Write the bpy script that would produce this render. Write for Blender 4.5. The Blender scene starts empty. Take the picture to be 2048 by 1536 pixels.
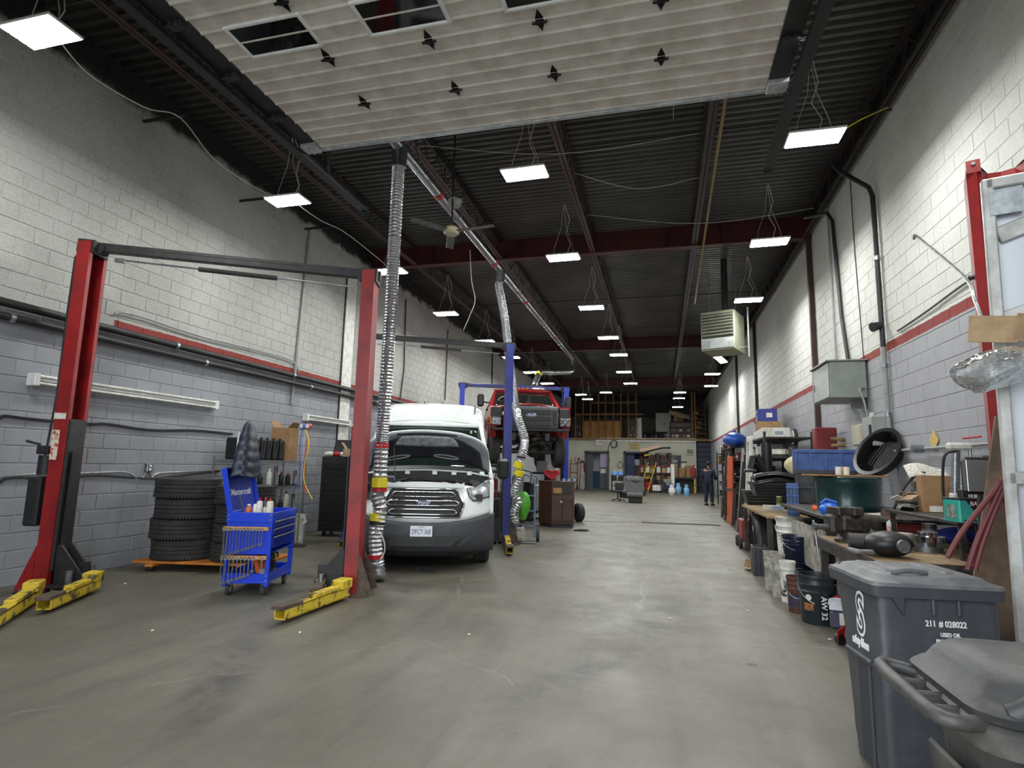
import bpy, math, random
from mathutils import Vector, Matrix, Euler
random.seed(7)
SC = bpy.context.scene
COL = SC.collection
PI = math.pi
# ------------------------------------------------------------------ camera
CAM = Vector((0, 0, 1.5)); F = 1147.8
RM = Matrix(((0.9677332, 0.2510211, 0.0219288), (-0.0143004, 0.1415998, -0.9898207), (-0.2515710, 0.9575688, 0.1406205)))  # world -> camera (x right, y down, z forward)
cd = bpy.data.cameras.new('camera'); cam = bpy.data.objects.new('camera', cd); COL.objects.link(cam)
R3 = Matrix((RM[0], -RM[1], -RM[2])).transposed()
cam.matrix_world = Matrix.Translation(CAM) @ R3.to_4x4()
cd.sensor_width = 36; cd.lens = 36*F/2048; cd.clip_end = 200; cd.clip_start = .05
SC.camera = cam
# ------------------------------------------------------------------ overcast daylight, exposure
w = bpy.data.worlds.new('overcast sky'); SC.world = w; w.use_nodes = True
bg = w.node_tree.nodes['Background']; bg.inputs[0].default_value = (.90, .96, 1, 1); bg.inputs[1].default_value = 5.6
SC.view_settings.view_transform = 'Standard'; SC.view_settings.look = 'None'; SC.view_settings.gamma = 1
SC.view_settings.use_curve_mapping = False; SC.view_settings.exposure = 0.0
SC.cycles.max_bounces = 6; SC.cycles.diffuse_bounces = 4; SC.cycles.glossy_bounces = 3; SC.cycles.transmission_bounces = 6
SC.cycles.use_denoising = True; SC.cycles.sample_clamp_indirect = 4
LAMP = 152.0            # radiance of the LED high-bay panels

# ------------------------------------------------------------------ measuring helpers (photo coordinates -> real points at a known depth)
def ray(px, py): return RM.transposed() @ Vector(((px-1024)/F, (py-768)/F, 1))
def at(px, py, Y):                       # point on the plane y = Y
    d = ray(px, py); return CAM + d*(Y/d.y)
def fl(px, py, z=0.0):                   # point on the plane z
    d = ray(px, py); return CAM + d*((z-CAM.z)/d.z)
def wl(px, py, X):                       # point on the plane x = X
    d = ray(px, py); return CAM + d*(X/d.x)
def msz(n, p): return n*(RM @ (Vector(p)-CAM)).z/F   # n pixels at p, in metres

# ------------------------------------------------------------------ mesh builder
class MB:
    def __init__(s): s.v = []; s.f = []
    def add(s, vs, fs):
        o = len(s.v); s.v += [tuple(v) for v in vs]; s.f += [tuple(i+o for i in f) for f in fs]; return s
    def box(s, c, d, R=None, b=0):
        c = Vector(c); hx, hy, hz = d[0]/2, d[1]/2, d[2]/2
        if R is not None and not isinstance(R, Matrix): R = Euler(R).to_matrix()
        T = (lambda p: c + R @ Vector(p)) if R is not None else (lambda p: c + Vector(p))
        if b <= 0:
            vs = [T((x, y, z)) for x in (-hx, hx) for y in (-hy, hy) for z in (-hz, hz)]
            return s.add(vs, [(0,1,3,2),(4,6,7,5),(0,4,5,1),(2,3,7,6),(0,2,6,4),(1,5,7,3)])
        b = min(b, hx*.9, hy*.9, hz*.9); vs = []; ix = {}
        for sx in (-1, 1):
            for sy in (-1, 1):
                for sz in (-1, 1):
                    for a in range(3):
                        q = [hx-b, hy-b, hz-b]; q[a] += b
                        ix[sx, sy, sz, a] = len(vs); vs.append(T((q[0]*sx, q[1]*sy, q[2]*sz)))
        fs = []
        S = [-1, 1]
        for sg in S:
            fs.append([ix[sg,-1,-1,0], ix[sg,1,-1,0], ix[sg,1,1,0], ix[sg,-1,1,0]][::sg])
            fs.append([ix[-1,sg,-1,1], ix[-1,sg,1,1], ix[1,sg,1,1], ix[1,sg,-1,1]][::sg])
            fs.append([ix[-1,-1,sg,2], ix[1,-1,sg,2], ix[1,1,sg,2], ix[-1,1,sg,2]][::sg])
        for a1 in S:
            for a2 in S:
                fs.append([ix[a1,a2,-1,0], ix[a1,a2,-1,1], ix[a1,a2,1,1], ix[a1,a2,1,0]][::-a1*a2])
                fs.append([ix[a1,-1,a2,0], ix[a1,-1,a2,2], ix[a1,1,a2,2], ix[a1,1,a2,0]][::a1*a2])
                fs.append([ix[-1,a1,a2,1], ix[-1,a1,a2,2], ix[1,a1,a2,2], ix[1,a1,a2,1]][::-a1*a2])
                for a3 in S: fs.append([ix[a1,a2,a3,0], ix[a1,a2,a3,1], ix[a1,a2,a3,2]][::a1*a2*a3])
        return s.add(vs, fs)
    def loft(s, rings, cap=True, close=True):
        n = len(rings[0]); o = len(s.v); fs = []
        for r in rings: s.v += [tuple(p) for p in r]
        m = n if close else n-1
        for i in range(len(rings)-1):
            for j in range(m):
                k = (j+1) % n
                fs.append((o+i*n+j, o+i*n+k, o+(i+1)*n+k, o+(i+1)*n+j))
        if cap and close:
            fs.append(tuple(o+j for j in range(n))[::-1]); fs.append(tuple(o+(len(rings)-1)*n+j for j in range(n)))
        s.f += fs; return s
    def tube(s, pts, r, n=8, cap=True, closed=False):
        P = [Vector(p) for p in pts]; m = len(P); rr = r if isinstance(r, (list, tuple)) else [r]*m
        rings = []; up = None
        for i in range(m):
            if closed: t = P[(i+1) % m]-P[i-1]
            else: t = P[min(i+1, m-1)]-P[max(i-1, 0)]
            t = t.normalized() if t.length > 1e-9 else Vector((0,0,1))
            if up is None: up = t.orthogonal().normalized()
            up = up-t*up.dot(t); up = up.normalized() if up.length > 1e-6 else t.orthogonal().normalized()
            bi = t.cross(up)
            rings.append([P[i]+(up*math.cos(a)+bi*math.sin(a))*rr[i] for a in (2*PI*j/n for j in range(n))])
        if closed: rings.append(rings[0]); cap = False
        return s.loft(rings, cap)
    def cyl(s, p, q, r, r2=None, n=14, cap=True): return s.tube([p, q], [r, r if r2 is None else r2], n, cap)
    def lathe(s, prof, n=20, c=(0,0,0), R=None, cap=True):
        c = Vector(c); rings = []
        if R is not None and not isinstance(R, Matrix): R = Euler(R).to_matrix()
        for (r, z) in prof:
            ring = []
            for j in range(n):
                p = Vector((r*math.cos(2*PI*j/n), r*math.sin(2*PI*j/n), z))
                ring.append(c+(R @ p if R is not None else p))
            rings.append(ring)
        return s.loft(rings, cap)
    def prism(s, pts, lo, hi, ax=1):         # polygon in the two other axes (in order), extruded along ax
        def mk(p, h):
            q = list(p); q.insert(ax, h); return q
        return s.loft([[mk(p, lo) for p in pts], [mk(p, hi) for p in pts]])
    def grid(s, fn, nu, nv):
        o = len(s.v)
        for i in range(nu+1):
            for j in range(nv+1): s.v.append(tuple(fn(i/nu, j/nv)))
        for i in range(nu):
            for j in range(nv):
                a = o+i*(nv+1)+j; s.f.append((a, a+nv+1, a+nv+2, a+1))
        return s
    def ell(s, c, r, n=14, m=9, R=None):
        if not isinstance(r, (list, tuple)): r = (r, r, r)
        if R is not None and not isinstance(R, Matrix): R = Euler(R).to_matrix()
        c = Vector(c); rings = []
        for i in range(m+1):
            t = PI*(i/m)*.98+PI*.01-PI/2; ring = []
            for j in range(n):
                a = 2*PI*j/n; p = Vector((r[0]*math.cos(t)*math.cos(a), r[1]*math.cos(t)*math.sin(a), r[2]*math.sin(t)))
                ring.append(c+(R @ p if R is not None else p))
            rings.append(ring)
        return s.loft(rings)
    def xf(s, M):
        s.v = [tuple(M @ Vector(v)) for v in s.v]; return s

def obj(name, mb, mat, parent=None, smooth=None, solid=0, loc=None, rot=None, fix=False):
    me = bpy.data.meshes.new(name); me.from_pydata(mb.v, [], mb.f); me.update()
    if smooth:
        for p in me.polygons: p.use_smooth = True
        me.set_sharp_from_angle(angle=math.radians(smooth))
    me.materials.append(mat)
    o = bpy.data.objects.new(name, me); COL.objects.link(o)
    if parent: o.parent = parent
    if loc is not None: o.location = loc
    if rot is not None: o.rotation_euler = rot
    if solid:
        md = o.modifiers.new('thickness', 'SOLIDIFY'); md.thickness = solid; md.offset = 0
    return o
def tag(o, label=None, cat=None, group=None, kind=None):
    if label: o['label'] = label
    if cat: o['category'] = cat
    if group: o['group'] = group
    if kind: o['kind'] = kind
    return o
def thing(name, label, cat, loc=(0,0,0), rz=0, group=None, rot=None):
    o = bpy.data.objects.new(name, None); COL.objects.link(o); o.empty_display_size = .1
    o.location = loc; o.rotation_euler = rot if rot else (0, 0, rz)
    return tag(o, label, cat, group)
def one(name, mb, mat, label, cat, group=None, smooth=None, solid=0, loc=None, rot=None):
    return tag(obj(name, mb, mat, None, smooth, solid, loc, rot), label, cat, group)
def dup(root, loc, rot=None, label=None, group=None, scale=None):
    r = root.copy(); COL.objects.link(r); r.location = loc
    if rot is not None: r.rotation_euler = rot
    if scale: r.scale = (scale,)*3 if not isinstance(scale, tuple) else scale
    if label: r['label'] = label
    if group: r['group'] = group
    for ch in list(root.children):
        c = ch.copy(); COL.objects.link(c); c.parent = r
        for g in list(ch.children):
            d = g.copy(); COL.objects.link(d); d.parent = c
    return r
def text(name, s, size, mat, parent, loc, rot, ext=.002, shear=0, sx=1, bold=0):
    cu = bpy.data.curves.new(name, 'FONT'); cu.body = s; cu.size = size; cu.extrude = ext; cu.align_x = 'CENTER'; cu.align_y = 'CENTER'
    cu.shear = shear; cu.offset = bold; cu.resolution_u = 3
    o = bpy.data.objects.new(name, cu); COL.objects.link(o); o.parent = parent
    o.location = loc; o.rotation_euler = rot; o.scale = (sx, 1, 1)
    me = bpy.data.meshes.new_from_object(o.evaluated_get(bpy.context.evaluated_depsgraph_get()))
    bpy.data.objects.remove(o); me.materials.clear(); me.materials.append(mat)
    o = bpy.data.objects.new(name, me); COL.objects.link(o); o.parent = parent
    o.location = loc; o.rotation_euler = rot; o.scale = (sx, 1, 1)
    return o

# ------------------------------------------------------------------ materials
def lin(c):
    return tuple((x/255/12.92 if x/255 <= .04045 else ((x/255+.055)/1.055)**2.4) for x in c)
def N(nt, t, **k):
    n = nt.nodes.new(t)
    for a, b in k.items():
        if a.startswith('i_'): n.inputs[a[2:].replace('_', ' ')].default_value = b
        else: setattr(n, a, b)
    return n
MATS = {}
def mat(name, rgb, rough=.6, metal=0, rgb2=None, scale=6, bump=0, bscale=60, lo=.4, hi=.65, emit=0, space='Object', detail=6, trans=0, coat=0):
    if name in MATS: return MATS[name]
    m = bpy.data.materials.new(name); m.use_nodes = True; nt = m.node_tree; b = nt.nodes['Principled BSDF']
    c = lin(rgb)+(1,); b.inputs['Base Color'].default_value = c; b.inputs['Roughness'].default_value = rough; b.inputs['Metallic'].default_value = metal
    if trans: b.inputs['Transmission Weight'].default_value = trans
    if coat: b.inputs['Coat Weight'].default_value = coat
    if emit: b.inputs['Emission Color'].default_value = c; b.inputs['Emission Strength'].default_value = emit
    tc = N(nt, 'ShaderNodeTexCoord')
    if rgb2:
        n = N(nt, 'ShaderNodeTexNoise', i_Scale=scale, i_Detail=detail, i_Roughness=.65); nt.links.new(tc.outputs[space], n.inputs['Vector'])
        r = N(nt, 'ShaderNodeMapRange', i_From_Min=lo, i_From_Max=hi); nt.links.new(n.outputs['Fac'], r.inputs['Value'])
        x = N(nt, 'ShaderNodeMix', data_type='RGBA'); x.inputs[6].default_value = c; x.inputs[7].default_value = lin(rgb2)+(1,)
        nt.links.new(r.outputs['Result'], x.inputs[0]); nt.links.new(x.outputs[2], b.inputs['Base Color'])
    if bump:
        n = N(nt, 'ShaderNodeTexNoise', i_Scale=bscale, i_Detail=4); nt.links.new(tc.outputs[space], n.inputs['Vector'])
        bp = N(nt, 'ShaderNodeBump', i_Strength=bump, i_Distance=.02); nt.links.new(n.outputs['Fac'], bp.inputs['Height']); nt.links.new(bp.outputs['Normal'], b.inputs['Normal'])
    MATS[name] = m; return m

def wall_mat(name, upper, upper2, lower, lower2, red_from, stripe=(3.235, 3.36), black_top=None):
    m = bpy.data.materials.new(name); m.use_nodes = True; nt = m.node_tree; b = nt.nodes['Principled BSDF']; L = nt.links.new
    b.inputs['Roughness'].default_value = .75
    g = N(nt, 'ShaderNodeNewGeometry'); sp = N(nt, 'ShaderNodeSeparateXYZ'); L(g.outputs['Position'], sp.inputs[0])
    def noise(s, d=6, r=.6):
        n = N(nt, 'ShaderNodeTexNoise', i_Scale=s, i_Detail=d, i_Roughness=r); L(g.outputs['Position'], n.inputs['Vector']); return n.outputs['Fac']
    def rng(v, a, c_, lo=0, hi=1):
        r = N(nt, 'ShaderNodeMapRange', i_From_Min=a, i_From_Max=c_, i_To_Min=lo, i_To_Max=hi); L(v, r.inputs['Value']); return r.outputs['Result']
    def mx(f, a, c_):
        x = N(nt, 'ShaderNodeMix', data_type='RGBA')
        for i, q in ((6, a), (7, c_)):
            if isinstance(q, tuple): x.inputs[i].default_value = lin(q)+(1,)
            else: L(q, x.inputs[i])
        L(f, x.inputs[0]); return x.outputs[2]
    def mth(op, a, c_):
        x = N(nt, 'ShaderNodeMath', operation=op)
        for i, q in ((0, a), (1, c_)):
            if isinstance(q, (int, float)): x.inputs[i].default_value = q
            else: L(q, x.inputs[i])
        return x.outputs[0]
    big = rng(noise(.55, 5), .42, .62); fine = rng(noise(45, 3), .35, .7)
    up = mx(mth('MULTIPLY', mth('ADD', mth('MULTIPLY', big, .6), mth('MULTIPLY', fine, .8)), .8), upper, upper2)
    low = mx(mth('MULTIPLY', mth('ADD', mth('MULTIPLY', big, .7), mth('MULTIPLY', fine, .3)), .8), lower, lower2)
    wob = mth('ADD', sp.outputs['Z'], mth('MULTIPLY', mth('SUBTRACT', noise(7, 2), .5), .03))
    isup = rng(wob, stripe[0]-.004, stripe[0]+.004)
    col = mx(isup, low, up)
    st = mth('MULTIPLY', mth('MULTIPLY', isup, rng(wob, stripe[1]+.004, stripe[1]-.004)), rng(sp.outputs['Y'], red_from-.01, red_from+.01))
    col = mx(st, col, (128, 40, 34))
    if black_top is not None:
        e = mth('ADD', mth('MULTIPLY', mth('SUBTRACT', noise(2.2, 5), .5), .5), sp.outputs['Z'])
        col = mx(rng(e, black_top-.05, black_top+.09), col, (24, 23, 22))
    scuff = rng(noise(3.1, 9, .75), .66, .72); col = mx(mth('MULTIPLY', scuff, .45), col, (60, 58, 55))
    L(col, b.inputs['Base Color'])
    bp = N(nt, 'ShaderNodeBump', i_Strength=.35, i_Distance=.006); L(noise(90, 3), bp.inputs['Height']); L(bp.outputs['Normal'], b.inputs['Normal'])
    return m

M_BLACK = mat('black paint', (26, 26, 28), .55, rgb2=(40, 39, 38), scale=8)
M_BPLAST = mat('black plastic', (22, 22, 24), .42, rgb2=(34, 34, 35), scale=14)
M_DARK = mat('dark steel', (46, 47, 50), .45, .4, rgb2=(62, 60, 58), scale=10)
M_STEEL = mat('galvanised steel', (150, 155, 158), .38, .85, rgb2=(120, 126, 130), scale=25)
M_CHROME = mat('chrome', (215, 218, 222), .12, 1)
M_FOIL = mat('silver foil', (192, 194, 198), .22, .9, bump=.5, bscale=30)
M_ALU = mat('aluminium', (185, 187, 188), .35, .8, rgb2=(150, 150, 150), scale=18)
M_WHITE = mat('white enamel', (226, 228, 226), .35, rgb2=(205, 207, 204), scale=5)
M_RED = mat('red enamel', (150, 22, 25), .48, rgb2=(116, 16, 20), scale=3)
M_DRED = mat('oxide red primer', (72, 22, 20), .6, rgb2=(52, 17, 16), scale=2.5)
M_BROWN = mat('brown primer', (66, 40, 36), .6, rgb2=(50, 32, 29), scale=4)
M_JOIST = mat('joist paint', (44, 32, 30), .6, rgb2=(30, 25, 24), scale=4)
M_BLUE = mat('blue lift enamel', (22, 36, 128), .35, rgb2=(16, 27, 96), scale=3, coat=.25)
M_CARTBLUE = mat('bright blue enamel', (18, 62, 205), .3, coat=.3)
M_YEL = mat('worn yellow paint', (205, 178, 50), .55, rgb2=(70, 58, 40), scale=9, lo=.5, hi=.62, detail=9)
M_RUST = mat('rusty steel', (92, 78, 66), .75, rgb2=(58, 48, 42), scale=12)
M_RUB = mat('tyre rubber', (40, 40, 41), .8, rgb2=(56, 54, 52), scale=8, bump=.25, bscale=50)
M_GREY = mat('grey enamel', (148, 152, 150), .45, rgb2=(130, 134, 130), scale=6)
M_CARD = mat('cardboard', (156, 122, 84), .8, rgb2=(135, 102, 68), scale=5)
M_CARD2 = mat('dusty cardboard', (178, 152, 118), .85, rgb2=(150, 124, 94), scale=6)
M_WOOD = mat('raw timber', (158, 118, 66), .7, rgb2=(120, 86, 46), scale=7)
M_PLY = mat('worn plywood', (150, 126, 92), .75, rgb2=(104, 84, 60), scale=9)
M_GLASS = mat('dark glass', (10, 14, 13), .06, rgb2=(16, 22, 20), scale=2)
M_PAPER = mat('paper', (222, 220, 210), .8, rgb2=(190, 186, 172), scale=10)
M_WPL = mat('white plastic', (222, 222, 216), .45, rgb2=(190, 188, 178), scale=9)
M_GPL = mat('grimy white plastic', (176, 172, 164), .55, rgb2=(110, 104, 96), scale=8)
M_INK = mat('black ink', (20, 20, 22), .6)
M_WINK = mat('white ink', (228, 228, 226), .6)
M_CABLE = mat('white cable', (188, 186, 180), .5)
M_YTAPE = mat('yellow tape', (226, 208, 36), .45)
M_RTAPE = mat('red tape', (178, 26, 40), .45)
M_GREYBIN = mat('grey bin plastic', (62, 64, 70), .5, rgb2=(84, 85, 90), scale=5, bump=.12, bscale=40, lo=.5, hi=.75)
M_GREASE = mat('greasy iron', (40, 37, 35), .5, .3, rgb2=(78, 72, 66), scale=16)
M_LED = mat('LED diffuser', (250, 252, 249), .5, emit=LAMP)
# ================================================================== the room
XL, XR, YF, YB, ZD = -7.26, 3.15, -0.3, 40.6, 6.95
fm = bpy.data.materials.new('worn concrete floor'); fm.use_nodes = True
def floor_mat():
    nt = fm.node_tree; L = nt.links.new; b = nt.nodes['Principled BSDF']; g = N(nt, 'ShaderNodeNewGeometry')
    def noise(s, d=6, r=.6, st=None, dis=0):
        n = N(nt, 'ShaderNodeTexNoise', i_Scale=s, i_Detail=d, i_Roughness=r, i_Distortion=dis)
        if st:
            mp = N(nt, 'ShaderNodeMapping'); mp.inputs['Scale'].default_value = st[:3]; mp.inputs['Rotation'].default_value = (0, 0, st[3]); L(g.outputs['Position'], mp.inputs[0]); L(mp.outputs[0], n.inputs['Vector'])
        else: L(g.outputs['Position'], n.inputs['Vector'])
        return n.outputs['Fac']
    def rng(v, a, c): r = N(nt, 'ShaderNodeMapRange', i_From_Min=a, i_From_Max=c); L(v, r.inputs['Value']); return r.outputs['Result']
    def mx(f, a, c, k=1):
        x = N(nt, 'ShaderNodeMix', data_type='RGBA')
        if k != 1:
            q = N(nt, 'ShaderNodeMath', operation='MULTIPLY'); L(f, q.inputs[0]); q.inputs[1].default_value = k; f = q.outputs[0]
        for i, q in ((6, a), (7, c)):
            if isinstance(q, tuple): x.inputs[i].default_value = lin(q)+(1,)
            else: L(q, x.inputs[i])
        L(f, x.inputs[0]); return x.outputs[2]
    col = mx(rng(noise(.35, 5), .38, .64), (105, 101, 89), (89, 85, 75))
    col = mx(rng(noise(1.6, 8, .7, dis=1.2), .42, .7), col, (76, 72, 64), .5)
    col = mx(rng(noise(.8, 5, .6, (4.5, .5, 1, .05)), .5, .68), col, (66, 63, 57), .55)     # wheel streaks running into the shop
    col = mx(rng(noise(1.1, 5, .6, (3, .45, 1, -.75)), .55, .7), col, (122, 118, 107), .35)
    col = mx(rng(noise(26, 4, .7), .3, .75), col, (118, 114, 103), .3)
    def spot(x, y, rx, ry, rot):
        mp = N(nt, 'ShaderNodeMapping', vector_type='TEXTURE'); mp.inputs['Location'].default_value = (x, y, 0); mp.inputs['Rotation'].default_value = (0, 0, rot); mp.inputs['Scale'].default_value = (rx, ry, 1)
        ln = N(nt, 'ShaderNodeVectorMath', operation='LENGTH'); L(g.outputs['Position'], mp.inputs[0]); L(mp.outputs[0], ln.inputs[0]); return rng(ln.outputs['Value'], 1, .35)
    def mul(a, c): q = N(nt, 'ShaderNodeMath', operation='MULTIPLY'); L(a, q.inputs[0]); L(c, q.inputs[1]); return q.outputs[0]
    oil = rng(noise(2.3, 7, .7, dis=1.5), .4, .58)
    for x, y, rx, ry, ro in STAINS: col = mx(mul(spot(x, y, rx, ry, ro), oil), col, (48, 46, 43), .55)
    v = N(nt, 'ShaderNodeTexVoronoi', i_Scale=1.15, i_Randomness=1); L(g.outputs['Position'], v.inputs['Vector'])
    col = mx(rng(v.outputs['Distance'], .07, .045), col, (42, 40, 37), .75)               # oil drips
    v2 = N(nt, 'ShaderNodeTexVoronoi', i_Scale=6); L(g.outputs['Position'], v2.inputs['Vector'])
    col = mx(rng(v2.outputs['Distance'], .04, .02), col, (160, 155, 144), .6)              # pale specks
    cr = N(nt, 'ShaderNodeTexVoronoi', feature='DISTANCE_TO_EDGE', i_Scale=.3)
    mp = N(nt, 'ShaderNodeVectorMath', operation='ADD'); nz = N(nt, 'ShaderNodeTexNoise', i_Scale=2, i_Detail=4); L(g.outputs['Position'], nz.inputs['Vector'])
    sc = N(nt, 'ShaderNodeVectorMath', operation='SCALE'); L(nz.outputs['Color'], sc.inputs[0]); sc.inputs['Scale'].default_value = .35
    L(g.outputs['Position'], mp.inputs[0]); L(sc.outputs[0], mp.inputs[1]); L(mp.outputs[0], cr.inputs['Vector'])
    col = mx(mul(rng(cr.outputs['Distance'], .004, .001), rng(noise(.9, 4), .45, .6)), col, (150, 146, 136), .55)   # thin pale cracks
    L(col, b.inputs['Base Color'])
    r = N(nt, 'ShaderNodeMapRange', i_From_Min=.3, i_From_Max=.7, i_To_Min=.38, i_To_Max=.62); L(noise(1.3, 6, .7), r.inputs['Value']); L(r.outputs['Result'], b.inputs['Roughness'])
    bp = N(nt, 'ShaderNodeBump', i_Strength=.15, i_Distance=.01); L(noise(30, 5), bp.inputs['Height']); L(bp.outputs['Normal'], b.inputs['Normal'])
_a, _b, _c = fl(1160, 1222), fl(1150, 1350), fl(900, 1140)
STAINS = [(_a.x, _a.y, .95, .62, .1), (_b.x, _b.y, .2, 1.3, -.55), (-3.4, 8.9, 1.3, 1.2, 0), (fl(1330, 1230).x, fl(1330, 1230).y, .5, 1.6, -.1), (fl(450, 1350).x, fl(450, 1350).y, .25, 1.4, .5), (-.5, 13, 1.5, 2.2, 0)]
floor_mat()
tag(obj('floor', MB().box(((XL+XR)/2, (YF+48)/2, -.1), (XR-XL+.6, 48-YF, .2)), fm), 'worn grey-brown concrete shop floor', kind='structure')
tag(obj('ground_outside', MB().box((-2, -15.4, -.12), (40, 30, .2)), mat('pale concrete apron', (128, 126, 122), .9)), kind='structure')
# fluted steel roof deck
mb = MB(); y = YF; prof = []
while y < 47.5:
    prof += [(y, ZD), (y+.055, ZD), (y+.075, ZD+.045), (y+.135, ZD+.045)]; y += .155
mb.loft([[(XL-.1, a, b) for a, b in prof], [(XR+.1, a, b) for a, b in prof]], cap=False, close=False)
tag(obj('ceiling', mb, mat('blackened deck paint', (66, 64, 61), .45, rgb2=(40, 39, 38), scale=.8), solid=.004), 'black painted fluted steel roof deck', kind='structure')
tag(obj('roof_slab', MB().box(((XL+XR)/2, 23.6, ZD+.2), (XR-XL+1, 48.4, .2)), M_BLACK), kind='structure')
# concrete block walls: recessed mortar wall, every block proud of it
WL = wall_mat('left block paint', (178, 179, 174), (146, 146, 140), (146, 148, 154), (122, 123, 127), 6.05, black_top=6.5)
WR = wall_mat('right block paint', (206, 207, 202), (184, 184, 176), (160, 161, 166), (140, 140, 144), 0, black_top=6.7)
WB = wall_mat('back block paint', (206, 206, 190), (178, 176, 158), (206, 206, 190), (178, 176, 158), 99)
def block_mesh(t=.008, L=.392, H=.194):
    a, b, c = L/2, H/2, t
    vs = [(0,-a,-b),(0,a,-b),(0,a,b),(0,-a,b),(t,-a+c,-b+c),(t,a-c,-b+c),(t,a-c,b-c),(t,-a+c,b-c)]
    return vs, [(4,5,6,7),(0,1,5,4),(1,2,6,5),(2,3,7,6),(3,0,4,7)]
def block_wall(side, X, sgn, m, y0, y1, near):
    root = tag(obj('wall_'+side, MB().box((X-sgn*.1, (y0+y1)/2, ZD/2), (.2, y1-y0, ZD+.1)), m), 'painted concrete block wall on the %s with a red stripe' % side, kind='structure')
    vs, fs = block_mesh() if side == 'left' else block_mesh(.005, .3975, .194); spots = []
    for r in range(int(ZD/.2)):
        z = .1+.2*r; n = int((y1-y0)/.4)
        for k in range(n): spots.append((y0+.2+.4*k+(.2 if r % 2 else 0), z))
    spots = [s for s in spots if s[0] > near and s[0] < y1-.2]
    spots.sort(key=lambda s: (s[0])**2+((s[1]-3.4)*.8)**2+X*X)
    me = bpy.data.meshes.new('concrete_block'); me.from_pydata([(v[0]*sgn, v[1], v[2]) for v in vs], [], [f[::sgn] for f in fs]); me.materials.append(m)
    for (y, z) in spots[:300]:
        o = bpy.data.objects.new('concrete_block', me); COL.objects.link(o); o.parent = root; o.location = (X+random.uniform(-.0015, .0015), y, z)
    mb = MB()
    for (y, z) in spots[300:]:
        d = random.uniform(-.0015, .0015); mb.add([(X+d+v[0]*sgn, y+v[1], z+v[2]) for v in vs], [f[::sgn] for f in fs])
    tag(obj('far_blocks', mb, m, root), kind='stuff')
block_wall('left', XL, 1, WL, YF, 47, 4.2)
block_wall('right', XR, -1, WR, YF, 47, 5.6)
# front wall with the big door opening (behind the camera)
mb = MB(); mb.box((-5.75, YF-.1, ZD/2), (3.6, .2, ZD)); mb.box((2.2, YF-.1, ZD/2), (2.1, .2, ZD)); mb.box((-1.4, YF-.1, 5.85), (5.2, .2, 2.3))
tag(obj('wall_front', mb, WR), 'block wall around the open vehicle door', kind='structure')

# red beams across the shop, on posts
def beam(Y, label):
    t = thing('roof_beam', label, 'beam', (0, Y, 0))
    w = XR-XL; c = (XL+XR)/2
    obj('web', MB().box((c, 0, 6.7), (w, .02, .46)), M_DRED, t)
    obj('flange', MB().box((c, 0, 6.46), (w, .2, .025), b=.004), M_DRED, t); obj('flange', MB().box((c, 0, 6.935), (w, .2, .025), b=.004), M_DRED, t)
    for i in range(9): obj('stiffener', MB().box((XL+.6+i*1.12*1.02, -.05, 6.7), (.012, .09, .45)), M_DRED, t)
beam(12.95, 'dark red steel roof beam crossing above the white van'); beam(24.2, 'dark red steel roof beam across mid shop behind the unit heater'); beam(35.2, 'dark steel beam in front of the mezzanine')
for Y, l in ((12.95, 'brown steel post on the right wall beside the grey electrical cabinet'), (20.6, 'thin dark steel post on the right wall beyond the heater'), (25.6, 'dark steel post on the right wall farthest from the door')):
    t = thing('wall_post', l, 'post', (XR-.05, Y, 0)); obj('post', MB().box((0, 0, 3.3), (.1, .11 if Y < 14 else .07, 6.6), b=.008), M_BROWN if Y < 14 else M_BLACK, t); obj('cap_plate', MB().box((-.02, 0, 6.4), (.16, .2, .02)), M_BROWN, t)
# open web joists running into the shop
def rod_mesh(dy, up):
    mb = MB(); mb.tube([(0, 0, 6.5 if up else 6.86), (0, dy, 6.86 if up else 6.5)], .011, 5)
    me = bpy.data.meshes.new('web_rod'); me.from_pydata(mb.v, [], mb.f); me.materials.append(M_JOIST); return me
RU, RD, RV = rod_mesh(.34, True), rod_mesh(.34, False), rod_mesh(.001, True)
def joist(X, y0, y1, label):
    t = thing('roof_joist', label, 'joist', (X, 0, 0))
    for dx in (-.034, .034):
        s = 1 if dx > 0 else -1
        mb = MB(); mb.box((dx, (y0+y1)/2, 6.475), (.055, y1-y0, .007)); mb.box((dx-s*.024, (y0+y1)/2, 6.5), (.007, y1-y0, .055)); obj('bottom_chord', mb, M_BROWN if X < 0 else M_JOIST, t)
    mb = MB(); mb.box((0, (y0+y1)/2, 6.92), (.13, y1-y0, .008)); mb.box((0, (y0+y1)/2, 6.89), (.03, y1-y0, .05)); obj('top_chord', mb, M_JOIST, t)
    y = y0+.1; k = 0
    while y < y1-.4:
        o = bpy.data.objects.new('web_rod', (RU, RD)[k % 2]); COL.objects.link(o); o.parent = t; o.location = (0, y, 0); y += .34; k += 1
        if k % 4 == 0:
            o = bpy.data.objects.new('web_rod', RV); COL.objects.link(o); o.parent = t; o.location = (0, y-.34*2, 0)
JX = [(-5.98, 'leftmost'), (-3.75, 'second from left'), (-1.5, 'middle'), (.76, 'second from right'), (3.02, 'rightmost, along the right wall')]
for X, n in JX:
    for y0, y1, bay in ((.2, 12.85, 'bay over the van'), (13.05, 24.1, 'middle bay'), (24.3, 35.1, 'far bay')):
        joist(X, y0, y1, 'brown open-web roof joist, %s in the %s' % (n, bay))
# joist bridging rods
for Y, l in ((4.3, 'first'), (8.4, 'second'), (16.8, 'third'), (20.6, 'fourth'), (28, 'fifth')):
    one('bridging_rod', MB().cyl((XL, Y, 6.5), (XR, Y, 6.5), .014, n=6), M_BLACK, 'thin dark rod bridging the roof joists, %s from the door' % l, 'rod')
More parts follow.
